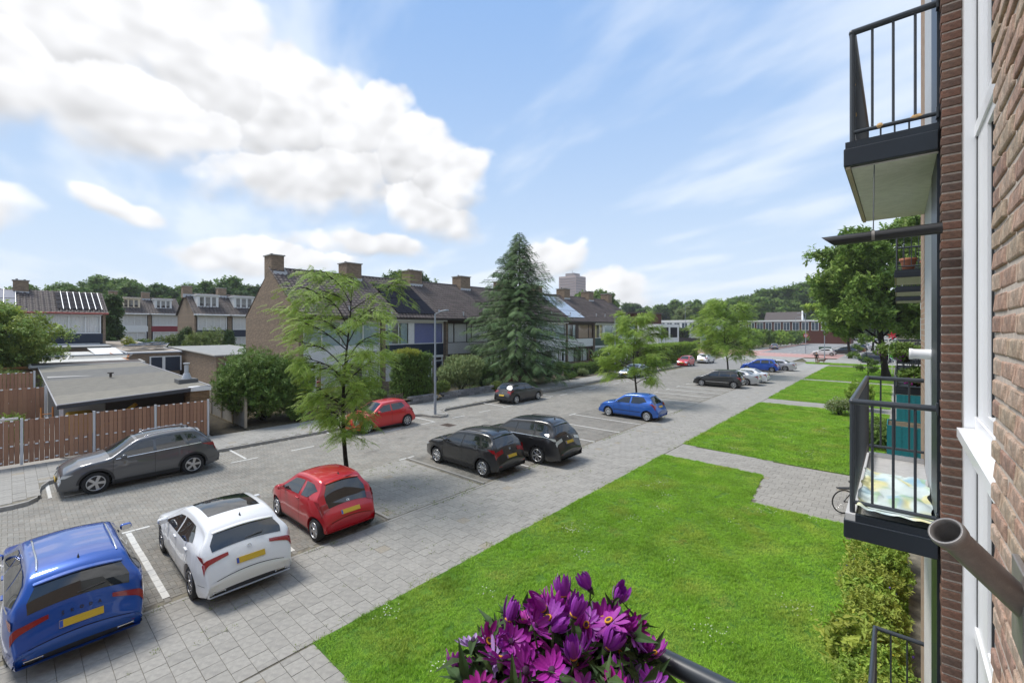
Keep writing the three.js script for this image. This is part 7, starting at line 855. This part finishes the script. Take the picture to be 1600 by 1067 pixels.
// ---------------------------------------------------------------- pot of purple daisies on the own rail
{
  const base = V(-0.55, EYE - 0.86, 0.80), pot = thing('flower_pot', 'dark plastic pot full of purple daisies hanging on the balcony rail', 'flower pot', [base.x, base.y - 0.10, 0.78]);
  part(pot, 'pot', new THREE.LatheGeometry([[0.001, -0.2], [0.11, -0.2], [0.16, 0.06], [0.17, 0.06], [0.17, 0.09], [0.15, 0.09], [0.145, 0.04], [0.001, 0.04]].map(([a, b]) => new THREE.Vector2(a, b)), 30), mat([0.03, 0.03, 0.032], 0.5)); part(pot, 'hook', [bar(new THREE.Vector3(0.02, 0.08, -0.16), new THREE.Vector3(0.02, 0.22, -0.2), 0.006, 6)], M_TRIM);
  const R = rngOf(601), petalG = (l, w, cup) => { const o = [], n = 6; const P = (t, k) => { const wd = w * Math.pow(Math.sin(Math.PI * Math.pow(t * 0.92 + 0.04, 1.15)), 0.7) * 0.5; return new THREE.Vector3(0.006 + l * t, cup * l * t * t + (Math.abs(k) ? 0.12 * w : 0) - 0.002, k * wd); }; for (let i = 0; i < n; i++) for (const k of [-1, 1]) { const a = P(i / n, 0), b = P((i + 1) / n, 0), c = P(i / n, k), d = P((i + 1) / n, k); for (const q of k > 0 ? [a, c, b, b, c, d] : [a, b, c, b, d, c]) o.push(q.x, q.y, q.z); } return geoOf(o); };
  const pm = (c) => phys(c, 0.55, { side: THREE.DoubleSide, transmission: 0.2, thickness: 0, sheen: 0.4, sheenColor: new THREE.Color(0.6, 0.2, 0.7) }), PET = [pm([0.40, 0.010, 0.36]), pm([0.34, 0.014, 0.34]), pm([0.30, 0.03, 0.40]), pm([0.45, 0.014, 0.34]), pm([0.38, 0.24, 0.52])], M_STEM = mat([0.10, 0.17, 0.05], 0.7), M_EYE = mat([0.05, 0.015, 0.05], 0.8), M_POLLEN = mat([0.6, 0.3, 0.02], 0.8), flat = petalG(0.033, 0.0125, 0.02), half = petalG(0.034, 0.0125, 0.28), cup = petalG(0.035, 0.0115, 0.55);
  const cam = new THREE.Vector3(0, EYE, 0), head = (x, y, z, kind) => {
    const f = new THREE.Group(); f.name = 'flower'; pot.add(f); f.position.set(x, y, z); const g = kind === 2 ? cup : kind === 1 ? half : flat, mt = PET[kind === 2 ? 1 + Math.floor(R() * 2) : R() < 0.12 ? 4 : Math.floor(R() * 4)], n = 13 + Math.floor(R() * 4), sc = 0.85 + R() * 0.4;
    for (let k = 0; k < n; k++) { const p = part(f, 'petal', g, mt); p.rotation.set((R() - 0.5) * 0.35, k / n * 6.283 + (R() - 0.5) * 0.15, (kind === 2 ? 0.85 : kind === 1 ? 0.3 : 0.02) + (R() - 0.5) * 0.34); p.scale.setScalar(0.9 + R() * 0.2); p.position.y = (k % 2) * 0.0015; }
    part(f, 'eye', (() => { const q = new THREE.SphereGeometry(0.008, 12, 8); q.scale(1, 0.6, 1); q.translate(0, 0.003, 0); return q; })(), M_EYE); if (R() < 0.5) part(f, 'pollen', (() => { const q = new THREE.TorusGeometry(0.0065, 0.002, 5, 12); q.rotateX(Math.PI / 2); q.translate(0, 0.006, 0); return q; })(), M_POLLEN); part(f, 'calyx', (() => { const q = new THREE.ConeGeometry(0.008, 0.016, 8); q.rotateX(Math.PI); q.translate(0, -0.008, 0); return q; })(), M_STEM);
    f.scale.setScalar(sc); const tilt = kind === 2 ? 0.35 : 0.9; f.rotation.set((R() - 0.5) * 1.1 + 0.35 * tilt, R() * 6.28, (R() - 0.5) * 1.1 - 0.35 * tilt, 'YXZ');
    part(pot, 'stem', limb(new THREE.Vector3(x * 0.45, 0.05, z * 0.45), new THREE.Vector3(x, y - 0.008, z), 0.0026, 0.0022, 0.03, R).g, M_STEM); return f;
  };
  // the bunch spreads along the rail; outer stems reach further up and out
  for (let i = 0; i < 84; i++) { const a = i * 2.4, d = Math.sqrt((i + 0.5) / 84), x = Math.cos(a) * d * 0.225 + (R() - 0.5) * 0.03, z = Math.sin(a) * d * 0.16 + (R() - 0.5) * 0.03, y = 0.17 + 0.10 * (1 - d * d) + R() * 0.075; head(x, y, z, R() < 0.22 ? 2 : R() < 0.5 ? 1 : 0); }
  for (const [x, y, z] of [[-0.02, 0.34, -0.03], [0.13, 0.31, -0.12], [-0.1, 0.31, -0.05], [0.19, 0.28, -0.1], [0.05, 0.31, -0.1]]) head(x, y, z, 2);
  const lv = []; for (let i = 0; i < 800; i++) { const a = R() * 6.28, d = Math.sqrt(R()) * 0.2; lv.push([Math.cos(a) * d, 0.05 + R() * 0.2, Math.sin(a) * d * 0.8]); } foliage(pot, 'leaves', sprig(4, 0.05, 0.055, 0.016, 66), leafM([0.055, 0.105, 0.035], 0.2), lv, { seed: 67 });
  pot.rotation.y = YAW + 0.25;
}
// ---------------------------------------------------------------- people and the dog
function fieldMesh(bones, res, size, centre, blend) { // smooth-joined tapered capsules, meshed on a grid
  const mc = new MarchingCubes(res, mat(0xffffff), false, false, 60000), s2 = size / 2; mc.isolation = 0; const f = mc.field, pa = new THREE.Vector3(), ba = new THREE.Vector3();
  for (let k = 0; k < res; k++) for (let j = 0; j < res; j++) for (let i = 0; i < res; i++) { const p = new THREE.Vector3(centre[0] + (i / res * 2 - 1) * s2, centre[1] + (j / res * 2 - 1) * s2, centre[2] + (k / res * 2 - 1) * s2); let d = 9; for (const [a, b, ra, rb] of bones) { pa.set(p.x - a[0], p.y - a[1], p.z - a[2]); ba.set(b[0] - a[0], b[1] - a[1], b[2] - a[2]); const t = clamp(pa.dot(ba) / Math.max(1e-9, ba.lengthSq())), q = pa.addScaledVector(ba, -t).length() - lerp(ra, rb, t), h = clamp(0.5 + 0.5 * (d - q) / blend); d = lerp(d, q, h) - blend * h * (1 - h); } f[k * res * res + j * res + i] = -d; }
  mc.update(); const n = mc.count, g = new THREE.BufferGeometry(); g.setAttribute('position', new THREE.BufferAttribute(mc.positionArray.slice(0, n * 3), 3)); g.setAttribute('normal', new THREE.BufferAttribute(mc.normalArray.slice(0, n * 3), 3)); const p = g.attributes.position; for (let i = 0; i < p.count; i++) p.setXYZ(i, centre[0] + p.getX(i) * s2, centre[1] + p.getY(i) * s2, centre[2] + p.getZ(i) * s2); return g;
}
function person(label, pos, turn, pose, colours) {
  const o = thing('person', label, 'person', pos, turn), [skin, top, low, hair] = colours, B = pose, g = fieldMesh(B.body, 84, 2.0, [0, 0.9, 0], 0.035), col = [], c = new THREE.Color(), p = g.attributes.position;
  for (let i = 0; i < p.count; i++) { const y = p.getY(i), x = Math.hypot(p.getX(i), p.getZ(i) - (B.lean ?? 0)); const t = y > 1.42 ? skin : y > B.waist ? (x > 0.27 && y < 1.25 ? skin : top) : y > B.hem ? low : y > 0.09 ? B.shin ?? skin : [0.03, 0.03, 0.03]; c.setRGB(...t); col.push(c.r, c.g, c.b); } g.setAttribute('color', new THREE.Float32BufferAttribute(col, 3)); part(o, 'body', uvm(g), new THREE.MeshStandardMaterial({ vertexColors: true, roughness: 0.8 }));
  const hd = B.head; part(o, 'hair', fieldMesh([[[hd[0], hd[1] + 0.04, hd[2] - 0.03], [hd[0], hd[1] + 0.02, hd[2] - 0.05], 0.108, 0.10], [[hd[0], hd[1], hd[2] - 0.06], [hd[0], hd[1] - (B.hairL ?? 0.05), hd[2] - 0.07], 0.09, 0.07]], 40, 0.7, hd, 0.03), mat(hair, 0.8)); return o;
}
const legs = (w, h = 0.88) => [[[-w, h, 0], [-w * 1.05, 0.48, 0.02], 0.085, 0.06], [[-w * 1.05, 0.48, 0.02], [-w, 0.08, -0.02], 0.06, 0.042], [[-w, 0.05, -0.03], [-w, 0.04, 0.14], 0.042, 0.035], [[w, h, 0], [w * 1.05, 0.48, 0.03], 0.085, 0.06], [[w * 1.05, 0.48, 0.03], [w, 0.08, -0.01], 0.06, 0.042], [[w, 0.05, -0.02], [w, 0.04, 0.15], 0.042, 0.035]];
const hand = (x, y, z, d) => { const l = [[[x, y, z], [x + d[0] * 0.07, y + d[1] * 0.07, z + d[2] * 0.07], 0.026, 0.03]]; for (let k = 0; k < 4; k++) { const o = (k - 1.5) * 0.016; l.push([[x + d[0] * 0.07, y + d[1] * 0.07, z + d[2] * 0.07 + o], [x + d[0] * 0.14, y + d[1] * 0.14 - 0.01, z + d[2] * 0.14 + o * 1.2], 0.010, 0.008]); } l.push([[x, y, z], [x + d[0] * 0.05 + 0.02, y + d[1] * 0.05, z + d[2] * 0.05 + 0.045], 0.012, 0.009]); return l; };
const trunkB = [[[0, 0.92, 0], [0, 1.12, 0], 0.15, 0.135], [[0, 1.12, 0], [0, 1.34, 0], 0.135, 0.15], [[-0.14, 1.38, 0], [0.14, 1.38, 0], 0.07, 0.07], [[0, 1.4, 0], [0, 1.52, 0.01], 0.055, 0.05], [[0, 1.58, 0.02], [0, 1.67, 0.01], 0.078, 0.088], [[0, 1.585, 0.09], [0, 1.60, 0.11], 0.018, 0.012], [[-0.085, 1.61, 0], [-0.09, 1.63, 0], 0.015, 0.012], [[0.085, 1.61, 0], [0.09, 1.63, 0], 0.015, 0.012]];
person('person in a red top and long dark skirt at the white front door', [-31.9, 0.12, 15.0], 2.2, { body: [...trunkB, ...legs(0.09), [[0, 0.9, 0], [0, 0.35, 0.01], 0.17, 0.2], [[-0.19, 1.36, 0], [-0.26, 1.1, 0.04], 0.055, 0.045], [[-0.26, 1.1, 0.04], [-0.1, 1.12, 0.24], 0.045, 0.034], ...hand(-0.1, 1.12, 0.24, [0.5, 0.1, 0.6]), [[0.19, 1.36, 0], [0.27, 1.1, 0.04], 0.055, 0.045], [[0.27, 1.1, 0.04], [0.12, 1.14, 0.25], 0.045, 0.034], ...hand(0.12, 1.14, 0.25, [-0.5, 0.1, 0.6])], waist: 1.0, hem: 0.22, head: [0, 1.64, 0.01], hairL: 0.2 }, [[0.45, 0.26, 0.19], [0.30, 0.03, 0.035], [0.02, 0.022, 0.028], [0.04, 0.02, 0.015]]);
const dogWalker = person('person in black top and brown trousers with a dog on the lawn edge', [-9.4, 0, 82.2], 0.6, { body: [...trunkB, ...legs(0.1), [[-0.19, 1.36, 0], [-0.26, 1.08, -0.02], 0.058, 0.047], [[-0.26, 1.08, -0.02], [-0.25, 0.84, 0.08], 0.047, 0.034], ...hand(-0.25, 0.84, 0.08, [0, -1, 0.2]), [[0.19, 1.36, 0], [0.27, 1.08, 0], 0.058, 0.047], [[0.27, 1.08, 0], [0.25, 0.86, 0.16], 0.047, 0.034], ...hand(0.25, 0.86, 0.16, [0, -1, 0.3])], waist: 0.95, hem: 0.1, shin: [0.16, 0.08, 0.05], head: [0, 1.64, 0.01] }, [[0.42, 0.25, 0.18], [0.012, 0.012, 0.014], [0.16, 0.08, 0.05], [0.03, 0.02, 0.015]]);
{ const o = thing('dog', 'tan and black shepherd dog standing beside the person on the lawn', 'dog', [-8.7, 0, 81.6], 0.2), b = [[[-0.38, 0.52, 0], [0.32, 0.55, 0], 0.12, 0.155], [[0.32, 0.58, 0], [0.52, 0.76, 0], 0.11, 0.085], [[0.54, 0.8, 0], [0.62, 0.8, 0], 0.085, 0.07], [[0.64, 0.77, 0], [0.78, 0.74, 0], 0.045, 0.032], [[0.52, 0.86, 0.05], [0.51, 0.96, 0.06], 0.03, 0.01], [[0.52, 0.86, -0.05], [0.51, 0.96, -0.06], 0.03, 0.01], [[-0.46, 0.55, 0], [-0.62, 0.3, 0], 0.045, 0.03]]; for (const z of [0.09, -0.09]) { b.push([[0.28, 0.5, z], [0.28, 0.25, z], 0.06, 0.035], [[0.28, 0.25, z], [0.29, 0.03, z], 0.035, 0.028], [[0.29, 0.03, z], [0.34, 0.025, z], 0.03, 0.025], [[-0.38, 0.5, z], [-0.3, 0.32, z], 0.085, 0.05], [[-0.3, 0.32, z], [-0.46, 0.2, z], 0.05, 0.03], [[-0.46, 0.2, z], [-0.44, 0.03, z], 0.03, 0.026], [[-0.44, 0.03, z], [-0.39, 0.025, z], 0.028, 0.024]); } const g = fieldMesh(b, 80, 1.7, [0.05, 0.5, 0], 0.04), col = [], p = g.attributes.position; for (let i = 0; i < p.count; i++) { const y = p.getY(i), x = p.getX(i), t = clamp((y - 0.5 + 0.06 * n2(x * 6, p.getZ(i) * 6)) * 7); col.push(lerp(0.26, 0.03, t * (x > 0.45 ? 0.4 : 1)), lerp(0.14, 0.022, t), lerp(0.06, 0.018, t)); } g.setAttribute('color', new THREE.Float32BufferAttribute(col, 3)); part(o, 'body', uvm(g), new THREE.MeshStandardMaterial({ vertexColors: true, roughness: 0.9 })); }
scene.fog = new THREE.FogExp2(new THREE.Color(0.85, 0.90, 0.96), 0.0003);
renderer.render(scene, camera);
